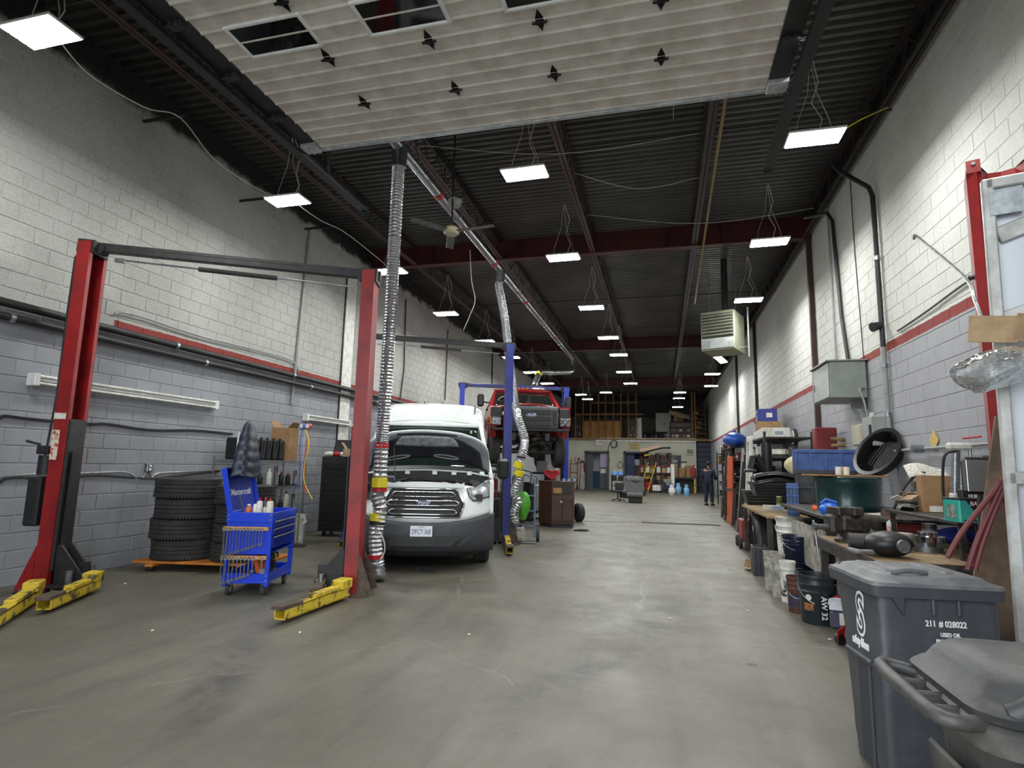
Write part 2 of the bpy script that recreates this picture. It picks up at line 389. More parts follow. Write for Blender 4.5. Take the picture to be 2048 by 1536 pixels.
# ------------------------------------------------------------------ LED panels on cords
def led(loc, label, rot=None, first=[None]):
    if first[0] is None:
        t = thing('ceiling_light', label, 'light', (0, 0, 0), group='LED panels hung from the roof joists')
        mb = MB(); mb.box((0, 0, .035), (.62, .34, .03), b=.008); mb.box((0, 0, .065), (.3, .12, .04), b=.008); obj('housing', mb, M_WHITE, t)
        mb = MB()
        for k in range(4): mb.box((0, -.118+.0787*k, .014), (.585, .066, .012), b=.003)
        obj('diffuser', mb, M_LED, t)
        for s in (-1, 1): obj('hanger_wire', MB().tube([(s*.2, 0, .05), (s*.17, .01, .25), (s*.05, 0, .6), (0, 0, 1.08)], .004, 4), M_CABLE, t)
        obj('power_cord', MB().tube([(.05, .05, .08), (.12, .09, .3), (.02, .13, .55), (.1, .1, .8), (.02, 0, 1.08)], .006, 5), M_CABLE, t)
        t.location = loc; first[0] = t
        if rot: t.rotation_euler = rot
    else: dup(first[0], loc, rot or (0, 0, random.uniform(-.03, .03)), label)
ORD = ['first', 'second', 'third', 'fourth', 'fifth', 'sixth', 'seventh', 'eighth']
for i, (x, y) in enumerate([(-5.58, 3.58), (-5.47, 7.12), (-5.37, 10.42), (-5.46, 13.78), (-5.45, 17.2), (-5.31, 20.0), (-5.33, 23.4), (-5.27, 26.7)]): led((x, y, 5.4), 'bright LED panel in the left row, %s from the door' % ORD[i])
for i, (x, y) in enumerate([(-1.75, 7.09), (-1.76, 10.31), (-1.65, 13.87), (-1.54, 17.3), (-1.43, 20.06), (-1.48, 23.76), (-1.39, 27.1)]): led((x, y, 5.4), 'bright LED panel in the middle row, %s from the door' % ORD[i])
for i, (x, y) in enumerate([(1.8, 3.6), (1.8, 7.0), (1.85, 10.28), (1.99, 13.86), (1.97, 21.1), (2.05, 24.7), (2.27, 28.3)]): led((x, y, 5.4), 'bright LED panel in the right row, %s from the door' % ORD[i], (0, .5, .7) if i == 4 else None)
for p, l in (((-4.25, 31.1, 5.4), 'round-looking LED panel left before the mezzanine, nearer of two'), ((-4.16, 33.2, 5.4), 'round-looking LED panel left before the mezzanine, farther of two'), ((-2.83, 30.3, 5.4), 'long LED panel before the mezzanine studs'), ((.93, 30.6, 5.4), 'LED panel before the mezzanine on the right, nearest of three'), ((.95, 33.1, 5.4), 'LED panel before the mezzanine on the right, middle of three'), ((.92, 35.0, 5.1), 'LED panel before the mezzanine on the right, lowest of three')): led(p, l)

# ------------------------------------------------------------------ raised sectional door
DM = mat('dirty white door panel', (214, 209, 200), .5, rgb2=(186, 179, 168), scale=3.5)
D = thing('overhead_door', 'dirty white sectional overhead door raised flat under the ceiling', 'door', (0, 0, 5.0))
def rib_panel(y0, y1, x0, x1):
    pts = []; n = 4; h = (y1-y0)/n
    for i in range(n):
        a = y0+i*h; pts += [(a+.003, .006), (a+.012, 0), (a+h*.5, .0), (a+h-.03, -.004), (a+h-.012, -.014), (a+h-.003, -.014), (a+h-.001, .012)]
    pts += [(y1, .05), (y0, .05)]
    return MB().loft([[(x, p[0], p[1]) for p in pts] for x in (x0, x1)])
ys = [5.26, 4.64, 4.0, 3.36, 2.72, 2.08, 1.44, .8, .16]
hm = mat('hinge black', (30, 29, 29), .4, .6)
hme = MB(); hme.prism([(-.032, 0), (0, .085), (.032, 0), (0, -.085)], -.006, 0, 2); hme.box((0, 0, -.016), (.05, .03, .022), b=.004); hme.cyl((-.045, .0, -.02), (.045, .0, -.02), .009, n=8); hme.cyl((0, .045, -.012), (0, .045, 0), .01, n=6); hme.cyl((0, -.045, -.012), (0, -.045, 0), .01, n=6)
h0 = None
for i in range(8):
    p = obj('door_panel', rib_panel(ys[i+1], ys[i], -3.66, .97), DM, D)
    if i < 7:
        for hx in (-2.78, -1.83, -.89, .04):
            if h0 is None: h0 = obj('hinge', hme, hm, D); h0.scale = (1.35, 1.35, 1.2)
            else:
                o = h0.copy(); COL.objects.link(o); o.parent = D; h0.location = (-2.78, ys[1], -.001)
                o.location = (hx, ys[i+1], -.001)
    if i in (2,):
        for k, wx in enumerate((-3.08, -1.93, -.78, .37)):
            a, b2, y0, y1 = wx-.34, wx+.34, 3.5, 3.84
            mb = MB()
            for (c, d) in (((wx, y0, -.008), (.68, .035, .03)), ((wx, y1, -.008), (.68, .035, .03)), ((a, (y0+y1)/2, -.008), (.035, .37, .03)), ((b2, (y0+y1)/2, -.008), (.035, .37, .03))): mb.box(c, d, b=.008)
            f = obj('window_frame', mb, M_WHITE, D); obj('pane', MB().box((wx, (y0+y1)/2, -.004), (.64, .31, .012)), M_GLASS, f)
mb = MB(); mb.box((-1.345, 5.285, .015), (4.64, .05, .1), b=.006); obj('bottom_rail', mb, mat('bright zinc rail', (196, 200, 202), .35, .45, rgb2=(160, 166, 170), scale=14), D)
obj('seal_strip', MB().box((-1.345, 5.32, .02), (4.6, .02, .05)), M_RUB, D)
sm = mat('dark green-grey steel', (52, 56, 56), .4, .5, rgb2=(40, 43, 43), scale=6)
for x in (-3.76, 1.06):
    obj('end_stile', MB().box((x, 2.7, .0), (.17, 5.1, .03), b=.004), sm, D)
    mb = MB(); mb.box((x, 5.22, -.02), (.18, .16, .07), b=.006); mb.box((x, 5.24, -.05), (.012, .13, .02)); obj('corner_bracket', mb, mat('bright zinc rail', (196, 200, 202)), D)
    for yy in ys[1:6]:
        mb = MB(); mb.box((x, yy, -.03), (.13, .07, .05), b=.005)
        for q in (-.03, .03): mb.cyl((x-.07, yy+q, -.05), (x+.07, yy+q, -.05), .008, n=6); mb.cyl((x+q, yy-.04, -.06), (x+q, yy-.04, 0), .01, n=6)
        s = -1 if x < 0 else 1
        mb.cyl((x, yy, -.03), (x+s*.16, yy, -.03), .012, n=8); mb.cyl((x+s*.13, yy, -.03), (x+s*.17, yy, -.03), .035, n=12); obj('roller_bracket', mb, M_DARK, D)
for s, x, l in ((-1, -3.93, 'left'), (1, 1.22, 'right')):
    t = thing('door_track', 'dark steel overhead track holding the %s edge of the raised door' % l, 'track', (x, 0, 4.95))
    mb = MB(); mb.box((0, 3.0, -.03), (.1, 7.4, .006)); mb.box((s*.05, 3.0, .0), (.006, 7.4, .06)); mb.box((-s*.05, 3.0, -.015), (.006, 7.4, .03)); obj('rail', mb, sm, t)
    obj('angle_bar', MB().box((s*.055, 2.9, .05), (.012, 6.4, .09)), sm, t)
    for yy in (2.2, 5.9):
        obj('hanger_strap', MB().box((s*.05, yy, .98), (.035, .006, 2.0)), M_DARK, t)
        obj('sway_brace', MB().cyl((s*.05, yy, .1), (s*.75, yy+.5, 1.95), .016, n=6), M_DARK, t)
    obj('end_stop', MB().box((0, 6.72, -.01), (.1, .012, .09)), sm, t)
t = thing('hanging_cord', 'thin white cord hanging from the left door rail bracket', 'cord', (.18, 6.05, 6.95)); obj('cord', MB().tube([(0, 0, 0), (.01, 0, -1.0), (-.01, 0, -1.65)], .005, 4), M_CABLE, t)
# ================================================================== two-post lifts
YAW = math.radians(19)
def column_mb(h, s, wd=.33, dp=.15):
    # C-channel opening towards +x*s
    t = .012; a = wd/2
    pts = [(-s*dp/2, -a), (s*dp/2, -a), (s*dp/2, -a+.06), (s*(dp/2-t), -a+.06), (s*(dp/2-t), -a+t), (s*(-dp/2+t), -a+t), (s*(-dp/2+t), a-t), (s*(dp/2-t), a-t), (s*(dp/2-t), a-.06), (s*dp/2, a-.06), (s*dp/2, a), (-s*dp/2, a)]
    return MB().prism(pts, 0.02, h, 2)
def arm(t, p, q, pad=True, m=M_YEL, inner=True):
    p, q = Vector(p), Vector(q); d = (q-p); L = d.length; R = Matrix.Rotation(math.atan2(d.y, d.x), 3, 'Z')
    c = p+d*.5; mb = MB(); W, H, T = .125, .1, .012
    for dz in (-1, 1): mb.box(c+Vector((0, 0, dz*(H/2-T/2))), (L, W, T), R)
    for dy in (-1, 1): mb.box(c+R @ Vector((0, dy*(W/2-T/2), 0)), (L, T, H), R)
    a = obj('arm', mb, m, t)
    mb = MB(); mb.box(p+d*.32+Vector((0, 0, H*.62)), (L*.5, W*.8, .05), R, b=.006); mb.box(p+d*.06+Vector((0, 0, H*.9)), (.2, W*1.15, .1), R, b=.01); obj('arm_sleeve', mb, m, a)
    if pad:
        mb = MB(); mb.box(q-d*(.1/L)+Vector((0, 0, H*.62)), (.3, W*1.05, .035), R, b=.004); obj('lift_pad', mb, M_RUST, a)
def lift(name, label, c1, c2, h1, h2, m, mb_beam, mcar, arms, shutoff=True, base=M_DARK, wd=.33, car=1.9):
    o = (Vector(c1)+Vector(c2))/2; t = thing(name, label, 'lift', (o.x, o.y, 0), 0)
    yaw = math.atan2(c2[1]-c1[1], c2[0]-c1[0]); R = Matrix.Rotation(yaw, 4, 'Z')
    for i, (c, h, s) in enumerate(((c1, h1, 1), (c2, h2, -1))):
        T = Matrix.Translation((c[0]-o.x, c[1]-o.y, 0)) @ R
        col = obj('column', column_mb(h, s, wd).xf(T), m, t, 30)
        mb = MB(); mb.box((0, 0, .01), (.42, .5, .02), b=.004); obj('base_plate', mb.xf(T), base if i == 0 else M_RUST, t)
        for sy in (-1, 1):
            g = MB().prism([(-s*.08, .02), (-s*.26, .02), (-s*.08, .5)], sy*wd/2-.006*sy, sy*wd/2+.006*sy, 1); obj('gusset', g.xf(T), m if i == 0 else M_RUST, t)
        mb = MB(); mb.box((s*.03, 0, car/2+.12), (.13, wd-.05, car-.2), b=.01); mb.box((s*.12, 0, car*.47), (.012, wd*.5, car*.7)); obj('carriage', mb.xf(T), mcar, t)
        mb = MB(); mb.prism([(s*.1, .06), (s*.42, .06), (s*.42, .15), (s*.14, .5), (s*.1, .5)], -.1, -.07, 1); mb.prism([(s*.1, .06), (s*.42, .06), (s*.42, .15), (s*.14, .5), (s*.1, .5)], .07, .1, 1)
        mb.box((s*.26, 0, .07), (.34, wd+.16, .03), b=.004); mb.box((s*.26, 0, .2), (.3, .03, .22))
        obj('arm_bracket', mb.xf(T), M_BLACK, t)
        mb = MB()
        for sy in (-1, 1): mb.cyl((s*.32, sy*(wd/2+.02), .05), (s*.32, sy*(wd/2+.02), .24), .035, n=10)
        obj('pivot_pin', mb.xf(T), M_STEEL, t)
        mb = MB()
        for q in ((.17, .2), (-.17, .2), (.17, -.2), (-.17, -.2)): mb.cyl((q[0], q[1], .02), (q[0], q[1], .05), .018, n=6)
        obj('anchor_bolt', mb.xf(T), M_STEEL, t)
    a = Vector((c1[0]-o.x, c1[1]-o.y, h1-.02)); b = Vector((c2[0]-o.x, c2[1]-o.y, h2-.02)); d = b-a
    RR = d.to_track_quat('X', 'Z').to_matrix()
    mb = MB(); mb.box((a+b)/2, (d.length+.25, .09, .11), RR, b=.006); mb.box((a+b)/2+Vector((0, 0, .03)), (d.length*.5, .1, .03), RR); obj('overhead_beam', mb, mb_beam, t)
    for e, f in ((a, 1), (b, -1)):
        mb = MB(); mb.box(e+Vector((f*.0, 0, -.03)), (.2, wd-.04, .16), RR, b=.006); mb.cyl(e+RR @ Vector((f*.1, -.06, -.02)), e+RR @ Vector((f*.1, .06, -.02)), .07, n=14); obj('beam_bracket', mb, M_BLACK, t)
    if shutoff:
        z = Vector((0, 0, -.17)); obj('shutoff_bar', MB().cyl(a+d*.1+z*.75, a+d*.93+z, .011, n=6), M_STEEL, t)
        obj('shutoff_bar_foam', MB().cyl(a+d*.38+z*.85, a+d*.66+z*.93, .03, n=10), M_RUB, t)
        mb = MB(); mb.box(a+d*.1+z*.8, (.12, .05, .05), RR, b=.004); obj('limit_switch', mb, M_STEEL, t)
    for p, q in arms:
        p, q = Vector(p), Vector(q); arm(t, (p.x-o.x, p.y-o.y, .09), (q.x-o.x, q.y-o.y, .09))
    return t, R, o
C1, C2 = (-6.72, 5.22), (-3.5, 6.25)
T1, R1, O1 = lift('two_post_lift', 'red two-post vehicle lift with yellow arms nearest the door', C1, C2, 4.06, 3.84, M_RED, M_DARK, M_BLACK,
    [(fl(70, 1185, .1), fl(-30, 1248, .1)), (fl(190, 1165, .1), fl(88, 1207, .1)), (fl(690, 1180, .1), fl(560, 1226, .1)), (fl(650, 1158, .1), fl(630, 1188, .1))])
TT = Matrix.Translation((C1[0]-O1.x, C1[1]-O1.y, 0)) @ R1
mb = MB(); mb.box((-.24, -.02, .98), (.15, .2, .55), b=.02); obj('oil_reservoir', mb.xf(TT), M_BLACK, T1)
mb = MB(); mb.cyl((-.22, 0, 1.28), (-.22, 0, 1.5), .075, n=16); mb.box((-.22, -.02, 1.56), (.13, .14, .1), b=.01); mb.cyl((-.28, -.03, 1.62), (-.4, -.1, 1.66), .014, n=6); obj('power_unit', mb.xf(TT), M_BLACK, T1, 40)
mb = MB(); mb.box((-.08, -.1, 1.72), (.01, .09, .3)); obj('warning_label', mb.xf(TT), mat('warning decal', (214, 206, 186), .6, rgb2=(178, 60, 60), scale=22, lo=.5, hi=.55), T1)
mb = MB(); mb.box((-.03, -.17, 1.62), (.08, .004, .34)); obj('warning_label', mb.xf(TT), mat('warning decal', (214, 206, 186)), T1)
mb = MB(); mb.box((-.01, -.17, 1.95), (.13, .004, .07)); obj('torn_sticker', mb.xf(TT), M_PAPER, T1)
obj('hydraulic_hose', MB().tube([TT @ Vector(p) for p in ((-.2, -.05, 1.5), (-.27, .1, 2.2), (-.24, .05, 3.2), (-.2, 0, 3.9), (-.1, 0, 4.06))], .012, 6), M_BLACK, T1, 60)
B1, B2 = (-5.72, 10.15), (-2.98, 11.1)
lift('two_post_lift', 'dark blue two-post lift straddling the white van', B1, B2, at(716, 670, 10.15).z, at(1028, 690, 11.1).z, M_BLUE, M_BLACK, M_BLACK,
    [(fl(1012, 1075, .1), fl(1020, 1100, .1)), ((-3.25, 11.4), (-3.9, 12.3)), ((-5.5, 9.9), (-5.35, 9.1)), ((-5.5, 10.4), (-5.3, 11.2))], base=M_BLACK, wd=.3)
G1, G2 = (at(925, 770, 16.4).x, 16.4), (at(1131, 780, 17.5).x, 17.5)
lift('two_post_lift', 'bright blue two-post lift holding the red truck in the air', G1, G2, at(925, 768, 16.4).z, at(1131, 777, 17.5).z, mat('far lift blue', (30, 56, 176), .4), M_BLUE, M_BLACK, [], shutoff=False, base=M_BLACK, wd=.33, car=3.0)
# red lift column on the right, near the bench
t = thing('lift_column', 'red steel lift column standing at the right behind the leaning white frame', 'column', (2.49, 4.78, 0), math.radians(-21))
mb = MB(); W, Dp, th = .44, .3, .012
pts = [(-W/2, .02), (-W/2, Dp), (-W/2+th, Dp), (-W/2+th, .06), (-W/2+.09, .0), (-W/2+.12, .17), (0, .19), (W/2-.12, .17), (W/2-.09, 0), (W/2-th, .06), (W/2-th, Dp), (W/2, Dp), (W/2, .02), (W/2-.06, -.02), (W/2-.14, .15), (0, .17), (-W/2+.14, .15), (-W/2+.06, -.02)]
obj('channel', mb.prism(pts, .02, 3.82, 2), M_RED, t)
for sx in (-1, 1):
    mb = MB(); mb.box((sx*.175, -.012, 3.83), (.085, .012, .1)); obj('bolt_tab', mb, M_RED, t)
    mb = MB(); mb.cyl((sx*.175, -.03, 3.85), (sx*.175, 0, 3.85), .014, n=8); obj('bolt', mb, M_STEEL, t)
obj('base_plate', MB().box((0, .12, .01), (.55, .5, .02)), M_RUST, t)
obj('latch', MB().box((.1, -.04, 1.5), (.07, .05, .5), b=.006), M_DARK, t); obj('side_pin', MB().cyl((-.26, .1, 3.0), (-.2, .1, 3.0), .02, n=8), M_DARK, t); obj('side_pin', MB().cyl((-.27, .1, 1.62), (-.2, .1, 1.62), .03, n=8), M_BLACK, t)

# ================================================================== the white van, bonnet open
VF, VY = Vector((-3.28, 7.68, 0)), math.radians(20)
V = thing('van', 'white high-roof cargo van with its hood propped open', 'van', VF, VY)
M_VAN = mat('van white', (232, 236, 234), .28, rgb2=(222, 227, 224), scale=2, coat=.5)
M_BUMP = mat('bumper plastic', (64, 66, 72), .6, rgb2=(54, 56, 60), scale=10)
def fy(x, z): return .03+.40*min(1, abs(x))**3.2+(.2*((z-.7)/.5)**1.6 if z > .7 else 0)
def bz(x): return .67+.13*abs(x)**2.2
def wtop(x): return 1.235-.33*max(0, abs(x)-.45)**1.3 if abs(x) < .62 else 1.235-.33*.17**1.3-.0*x
mb = MB().grid(lambda u, v: ((2*u-1)*1.0, fy(2*u-1, bz(2*u-1)+(1.235-.12*abs(2*u-1)**2-bz(2*u-1))*v), bz(2*u-1)+(1.235-.12*abs(2*u-1)**2-bz(2*u-1))*v), 36, 8)
obj('front_panel', mb, M_VAN, V, 60, solid=.012)
def bump(u, v):
    x = (2*u-1)*1.035; z = .26+(bz(x/1.035)-.26)*v; off = -.045*math.sin(PI*min(1, max(0, (z-.24)/.5)))-.02
    y = fy(x/1.035, .6)+off+(.07*max(0, (.36-z)/.1)); return (x, y, z)
obj('bumper', MB().grid(bump, 40, 10), M_BUMP, V, 60, solid=.02)
for s in (-1, 1):   # sculpted corner blades
    pts = [(.93, .7), (.62, .5), (.48, .36), (.56, .36), (.7, .47), (.98, .66)]
    rings = [[(s*px_, fy(px_, .6)-.085-dd+(.0), pz) for px_, pz in pts] for dd in (0, .022)]
    obj('bumper_blade', MB().loft(rings), M_BUMP, V, 40)
    mb = MB().box((s*1.0, .72, .62), (.09, .5, .3), b=.04); obj('bumper_side', mb, M_BUMP, V, 40)
mb = MB().prism([(-.55, .5), (.55, .5), (.42, .37), (-.42, .37)], -.12, -.06, 1); it = obj('lower_intake', mb, M_BLACK, V)
mb = MB()
for k in range(3): mb.box((0, -.125, .395+.035*k), (.86-.0*k, .01, .008))
for k in range(11): mb.box((-.4+.08*k, -.125, .425), (.008, .008, .07))
obj('intake_grid', mb, M_DARK, it)
mb = MB().grid(lambda u, v: ((2*u-1)*.8, .1+.3*abs(2*u-1)**3-.04*v, .2+.09*v), 20, 2); obj('air_dam', mb, M_BLACK, V, 60, solid=.01)
# grille
def gy(x, z): return fy(x, z)-.012
hexo = [(-.46, 1.14), (.46, 1.14), (.585, .93), (.52, .75), (-.52, .75), (-.585, .93)]
def dens(P, n=6):
    out = []
    for i in range(len(P)):
        a, b = P[i], P[(i+1) % len(P)]
        out += [(a[0]+(b[0]-a[0])*k/n, a[1]+(b[1]-a[1])*k/n) for k in range(n)]
    return out
hd = dens(hexo)
def ghw(z): return (.585+(.46-.585)*(z-.93)/.21) if z > .93 else (.52+(.585-.52)*(z-.75)/.18)
gr = obj('grille', MB().grid(lambda u, v: ((2*u-1)*ghw(.75+.39*v), gy((2*u-1)*ghw(.75+.39*v), .75+.39*v)-.012, .75+.39*v), 24, 8), M_BLACK, V, 60, solid=.006)
obj('grille_surround', MB().tube([(x, gy(x, z)-.022, z) for x, z in hd], .013, 6, closed=True), M_CHROME, gr, 60)
for zc, hw in ((1.065, .44), (.945, .5), (.825, .47)):
    P = dens([(-hw, zc+.008), (-hw+.04, zc+.033), (hw-.04, zc+.033), (hw, zc+.008), (hw+.005, zc-.012), (hw-.035, zc-.033), (-hw+.035, zc-.033), (-hw-.005, zc-.012)], 4)
    obj('chrome_bar', MB().tube([(x, gy(x, z)-.03, z) for x, z in P], .0105, 6, closed=True), M_CHROME, gr, 60)
mb = MB()
for k in range(12): mb.box((-.44+.08*k, gy(-.44+.08*k, .95)-.021, .95), (.006, .01, .34))
obj('grille_mesh', mb, M_BLACK, gr)
em = obj('oval_badge', MB().ell((0, -.03+fy(0, .945), .945), (.115, .022, .05), 24, 8), M_CHROME, V, 60)
obj('oval_field', MB().ell((0, -.045+fy(0, .945), .945), (.1, .012, .04), 24, 8), mat('badge blue', (66, 80, 116), .3), em, 60)
text('badge_lettering', 'Ford', .075, M_WINK, em, (0, -.06+fy(0, .945), .945), (PI/2, 0, 0), .002, .3, 1.05)
# number plate
pl = obj('number_plate', MB().box((0, -.1, .565), (.305, .01, .155), (math.radians(-4), 0, 0), b=.003), mat('plate white', (222, 226, 230), .4), V)
text('plate_number', 'DFCT·368', .098, mat('plate blue', (52, 66, 120), .5), pl, (0, -.108, .562), (math.radians(86), 0, 0), .0015, 0, .62)
text('plate_heading', 'ONTARIO', .022, mat('plate blue', (52, 66, 120)), pl, (0, -.111, .627), (math.radians(86), 0, 0), .001)
# headlamps
M_LENS = mat('headlamp', (206, 210, 212), .15, .35, rgb2=(140, 142, 146), scale=11, lo=.42, hi=.58, coat=1)
for s in (-1, 1):
    P = dens([(.62, 1.15), (.74, 1.17), (.88, 1.26), (.985, 1.3), (.995, 1.13), (.96, 1.03), (.72, .975), (.66, 1.04)], 3)
    P = [(s*x, z) for x, z in P]
    def hy(x, z): return fy(min(abs(x), 1), min(z, 1.16))-.012
    def pw(x, T):
        for (a, za), (b, zb) in zip(T, T[1:]):
            if x <= b: return za+(zb-za)*(x-a)/(b-a)
        return T[-1][1]
    def lampfn(u, v):
        x = .62+.375*u; t_ = pw(x, [(.62, 1.15), (.74, 1.17), (.88, 1.26), (.995, 1.3)]); b_ = pw(x, [(.62, 1.14), (.66, 1.04), (.72, .975), (.96, 1.03), (.995, 1.12)]); z = b_+(t_-b_)*v; return (s*x, hy(x, z)-.016, z)
    h = obj('headlamp', MB().grid(lampfn, 18, 8), M_LENS, V, 60, solid=.01)
    obj('lamp_rim', MB().tube([(x, hy(x, z)-.016, z) for x, z in P], .008, 5, closed=True), M_DARK, h, 60)
    for (x, z, r) in ((.73, 1.08, .058), (.86, 1.11, .085)):
        obj('reflector', MB().ell((s*x, hy(x, z)-.012, z), (r*.8, .04, r*.8), 16, 8), mat('lamp reflector', (226, 230, 232), .25, .3), h, 60)
    obj('turn_signal', MB().box((s*.965, hy(.965, 1.1)-.01, 1.1), (.04, .04, .1), b=.01), mat('amber lens', (204, 122, 36), .25), h)
    obj('lower_lens', MB().ell((s*.77, hy(.77, 1.0)-.012, 1.0), (.055, .02, .022), 12, 6), mat('smoked lens', (96, 82, 66), .2), h, 60)
# body sides with wheel arch
def xs(z): return 1.03-.03*max(0, (.8-z)/.4) if z < .9 else 1.03-.012*(z-.9)-.155*max(0, (z-1.4)/.8)**1.3
def side(P, s, th=.06):
    return MB().loft([[(s*xs(z), y, z) for y, z in P], [(s*(xs(z)-th), y, z) for y, z in P]])
arch = [(.98+.42*math.cos(a), .37+.42*math.sin(a)) for a in [PI*k/10 for k in range(1, 10)]]
P = [(1.62, .32), (1.41, .32)]+arch+[(.5, .5), (.42, .75), (.42, 1.24), (.62, 1.3), (.85, 1.38), (1.0, 1.42), (1.52, 2.17), (1.62, 2.26)]
for s in (-1, 1):
    obj('front_fender', side(P, s), M_VAN, V)
    obj('door_window', side([(1.16, 1.42), (1.62, 1.42), (1.62, 2.1), (1.55, 2.08)], s*1.003, .01), M_GLASS, V)
def ring(y, zr, wr):
    half = [(1.0, .35), (1.03, .8), (1.026, 1.15), (1.0, 1.42), (.93, min(1.85, zr-.3)), (wr+.055, zr-.2), (wr+.01, zr-.1), (wr-.05, zr-.04), (wr-.16, zr), (wr*.5, zr+.025), (0, zr+.035)]
    return [(x, y, z) for x, z in half]+[(-x, y, z) for x, z in half[-2::-1]]
obj('cargo_body', MB().loft([ring(1.52, 2.2, .80), ring(1.6, 2.31, .82), ring(1.72, 2.42, .84), ring(1.9, 2.5, .86), ring(2.2, 2.56, .87), ring(2.8, 2.6, .88), ring(5.5, 2.6, .88)], close=False), M_VAN, V, 35)
obj('rear_wall', MB().box((0, 5.48, 1.45), (1.8, .04, 2.1)), M_VAN, V)
obj('underbody', MB().box((0, 2.9, .42), (1.7, 5.0, .3)), M_BLACK, V)
hd2 = MB().grid(lambda u, v: ((2*u-1)*(.84-.0*v), 1.44+.14*v+.08*(2*u-1)**2, 2.13+.14*v), 14, 2); obj('roof_header', hd2, M_VAN, V, 60, solid=.03)
for s in (-1, 1): obj('roof_ditch', MB().tube([(s*.735, 1.66, 2.375), (s*.75, 1.86, 2.5), (s*.755, 2.2, 2.575), (s*.76, 3.2, 2.62)], .009, 5), M_DARK, V)
mb = MB()
for x in (-.16, .16): mb.box((x, 2.4, 2.6), (.012, .8, .02))
obj('roof_seam', mb, M_DARK, V)
obj('windshield', MB().grid(lambda u, v: ((2*u-1)*(.93-.125*v), .86+.62*v+.1*(2*u-1)**2, 1.36+.81*v), 18, 6), mat('windshield glass', (26, 36, 33), .05, coat=1), V, 60, solid=.008)
obj('dashboard', MB().box((0, 1.0, 1.38), (1.7, .2, .08), b=.02), M_BLACK, V)
# hood and underside
def hood(u, v, dz=0, k=1.0):
    u = 2*u-1; wd = (.985-.06*v-.4*v**6)*k; vv = v
    return (u*wd, .86-.46*vv+.05*u*u, 1.615-.22*u*u*(1-.85*vv)+.385*vv+dz)
obj('hood', MB().grid(hood, 22, 10), M_VAN, V, 60, solid=.02)
M_HFR = mat('hood frame grey', (166, 170, 178), .4, .2, rgb2=(140, 144, 152), scale=7)
def hin(u, v, off=.028, k=.99): x, y, z = hood(u, v); return (x*k, y-off*.64, z-off*.77)
obj('hood_frame', MB().grid(lambda u, v: hin(u, v), 22, 8), M_HFR, V, 60, solid=.012)
def liner(u, v):
    uu = 2*u-1; vt = .74-.12*math.cos(uu*PI*1.6)-.42*max(0, abs(uu)-.55); v2 = .05+v*(vt-.05); q = .5+uu*.5*(.9-.04*v); x, y, z = hin(q, v2, .05); return (x, y, z)
obj('hood_liner', MB().grid(liner, 26, 8), mat('insulation black', (34, 35, 40), .8, rgb2=(48, 49, 54), scale=6, bump=.4, bscale=14), V, 60, solid=.014)
def foil(u, v):
    uu = (2*u-1)*.52; v2 = .6+.3*v-.1*math.cos(uu*3)*(1-v); x, y, z = hin(.5+uu*.5, v2, .064); return (x, y, z)
obj('hood_foil', MB().grid(foil, 16, 5), mat('hood foil', (206, 208, 212), .45, .25, rgb2=(150, 152, 158), scale=16, bump=.5, bscale=20), V, 60, solid=.006)
for cx in (-.48, .3):
    P = [hin(.5+.5*(cx+.2*math.cos(a)), .17+.055*math.sin(a)+.0, .066) for a in [2*PI*k/20 for k in range(20)]]
    obj('liner_slot', MB().tube(P, .011, 5, closed=True), M_HFR, V, 60)
obj('latch_bar', MB().tube([hin(.5+.5*q, .965, .05) for q in (-.75, -.4, 0, .4, .75)], .016, 6), M_BLACK, V)
obj('prop_rod', MB().cyl((-.42, .2, 1.2), (-.5, .52, 1.84), .007, n=6), M_DARK, V)
# engine bay
mb = MB(); mb.box((0, .55, 1.02), (1.7, .6, .1)); mb.box((0, .83, 1.2), (1.75, .04, .4)); obj('engine_bay', mb, M_BLACK, V)
rnd = random.Random(3)
mb = MB()
for k in range(46): mb.box((rnd.uniform(-.8, .8), rnd.uniform(.3, .75), rnd.uniform(1.08, 1.22)), (rnd.uniform(.04, .22), rnd.uniform(.04, .16), rnd.uniform(.04, .16)), (rnd.uniform(-.3, .3), rnd.uniform(-.3, .3), rnd.uniform(0, 3)), b=.012)
obj('engine_parts', mb, M_BPLAST, V); 
mb = MB()
for k in range(14):
    x = rnd.uniform(-.75, .6); mb.tube([(x, rnd.uniform(.3, .6), 1.2), (x+rnd.uniform(.05, .3), rnd.uniform(.3, .6), 1.27), (x+rnd.uniform(.3, .5), rnd.uniform(.4, .7), 1.22)], rnd.choice((.012, .018, .007)), 6)
obj('engine_hose', mb, M_BLACK, V, 60)
mb = MB(); mb.box((-.58, .42, 1.22), (.26, .16, .12), b=.015); obj('battery', mb, M_BPLAST, V)
mb = MB(); mb.tube([(-.73, .34, 1.28), (-.72, .33, 1.3), (-.46, .33, 1.3), (-.44, .34, 1.24)], .012, 6); obj('battery_bracket', mb, M_HFR, V)
mb = MB(); mb.box((.7, .5, 1.24), (.1, .08, .06), b=.01); mb.cyl((.47, .36, 1.2), (.47, .36, 1.27), .022, n=10); obj('fluid_cap', mb, M_GREASE, V)
mb = MB().tube([(-.95, .6, 1.33), (-.6, .76, 1.385), (0, .8, 1.405), (.6, .76, 1.385), (.95, .6, 1.33)], .014, 6)
for x in (-.78, -.3, .12, .42, .66, .85): mb.box((x, .8-.22*abs(x)**2.5, 1.365), (.075, .012, .06), b=.004)
obj('cowl_strip', mb, M_VAN, V)
obj('wiper_cowl', MB().grid(lambda u, v: ((2*u-1)*.9, .8+.14*v+.02*(2*u-1)**2, 1.4+.07*v-.05*(2*u-1)**2), 14, 3), M_BLACK, V, 60, solid=.01)
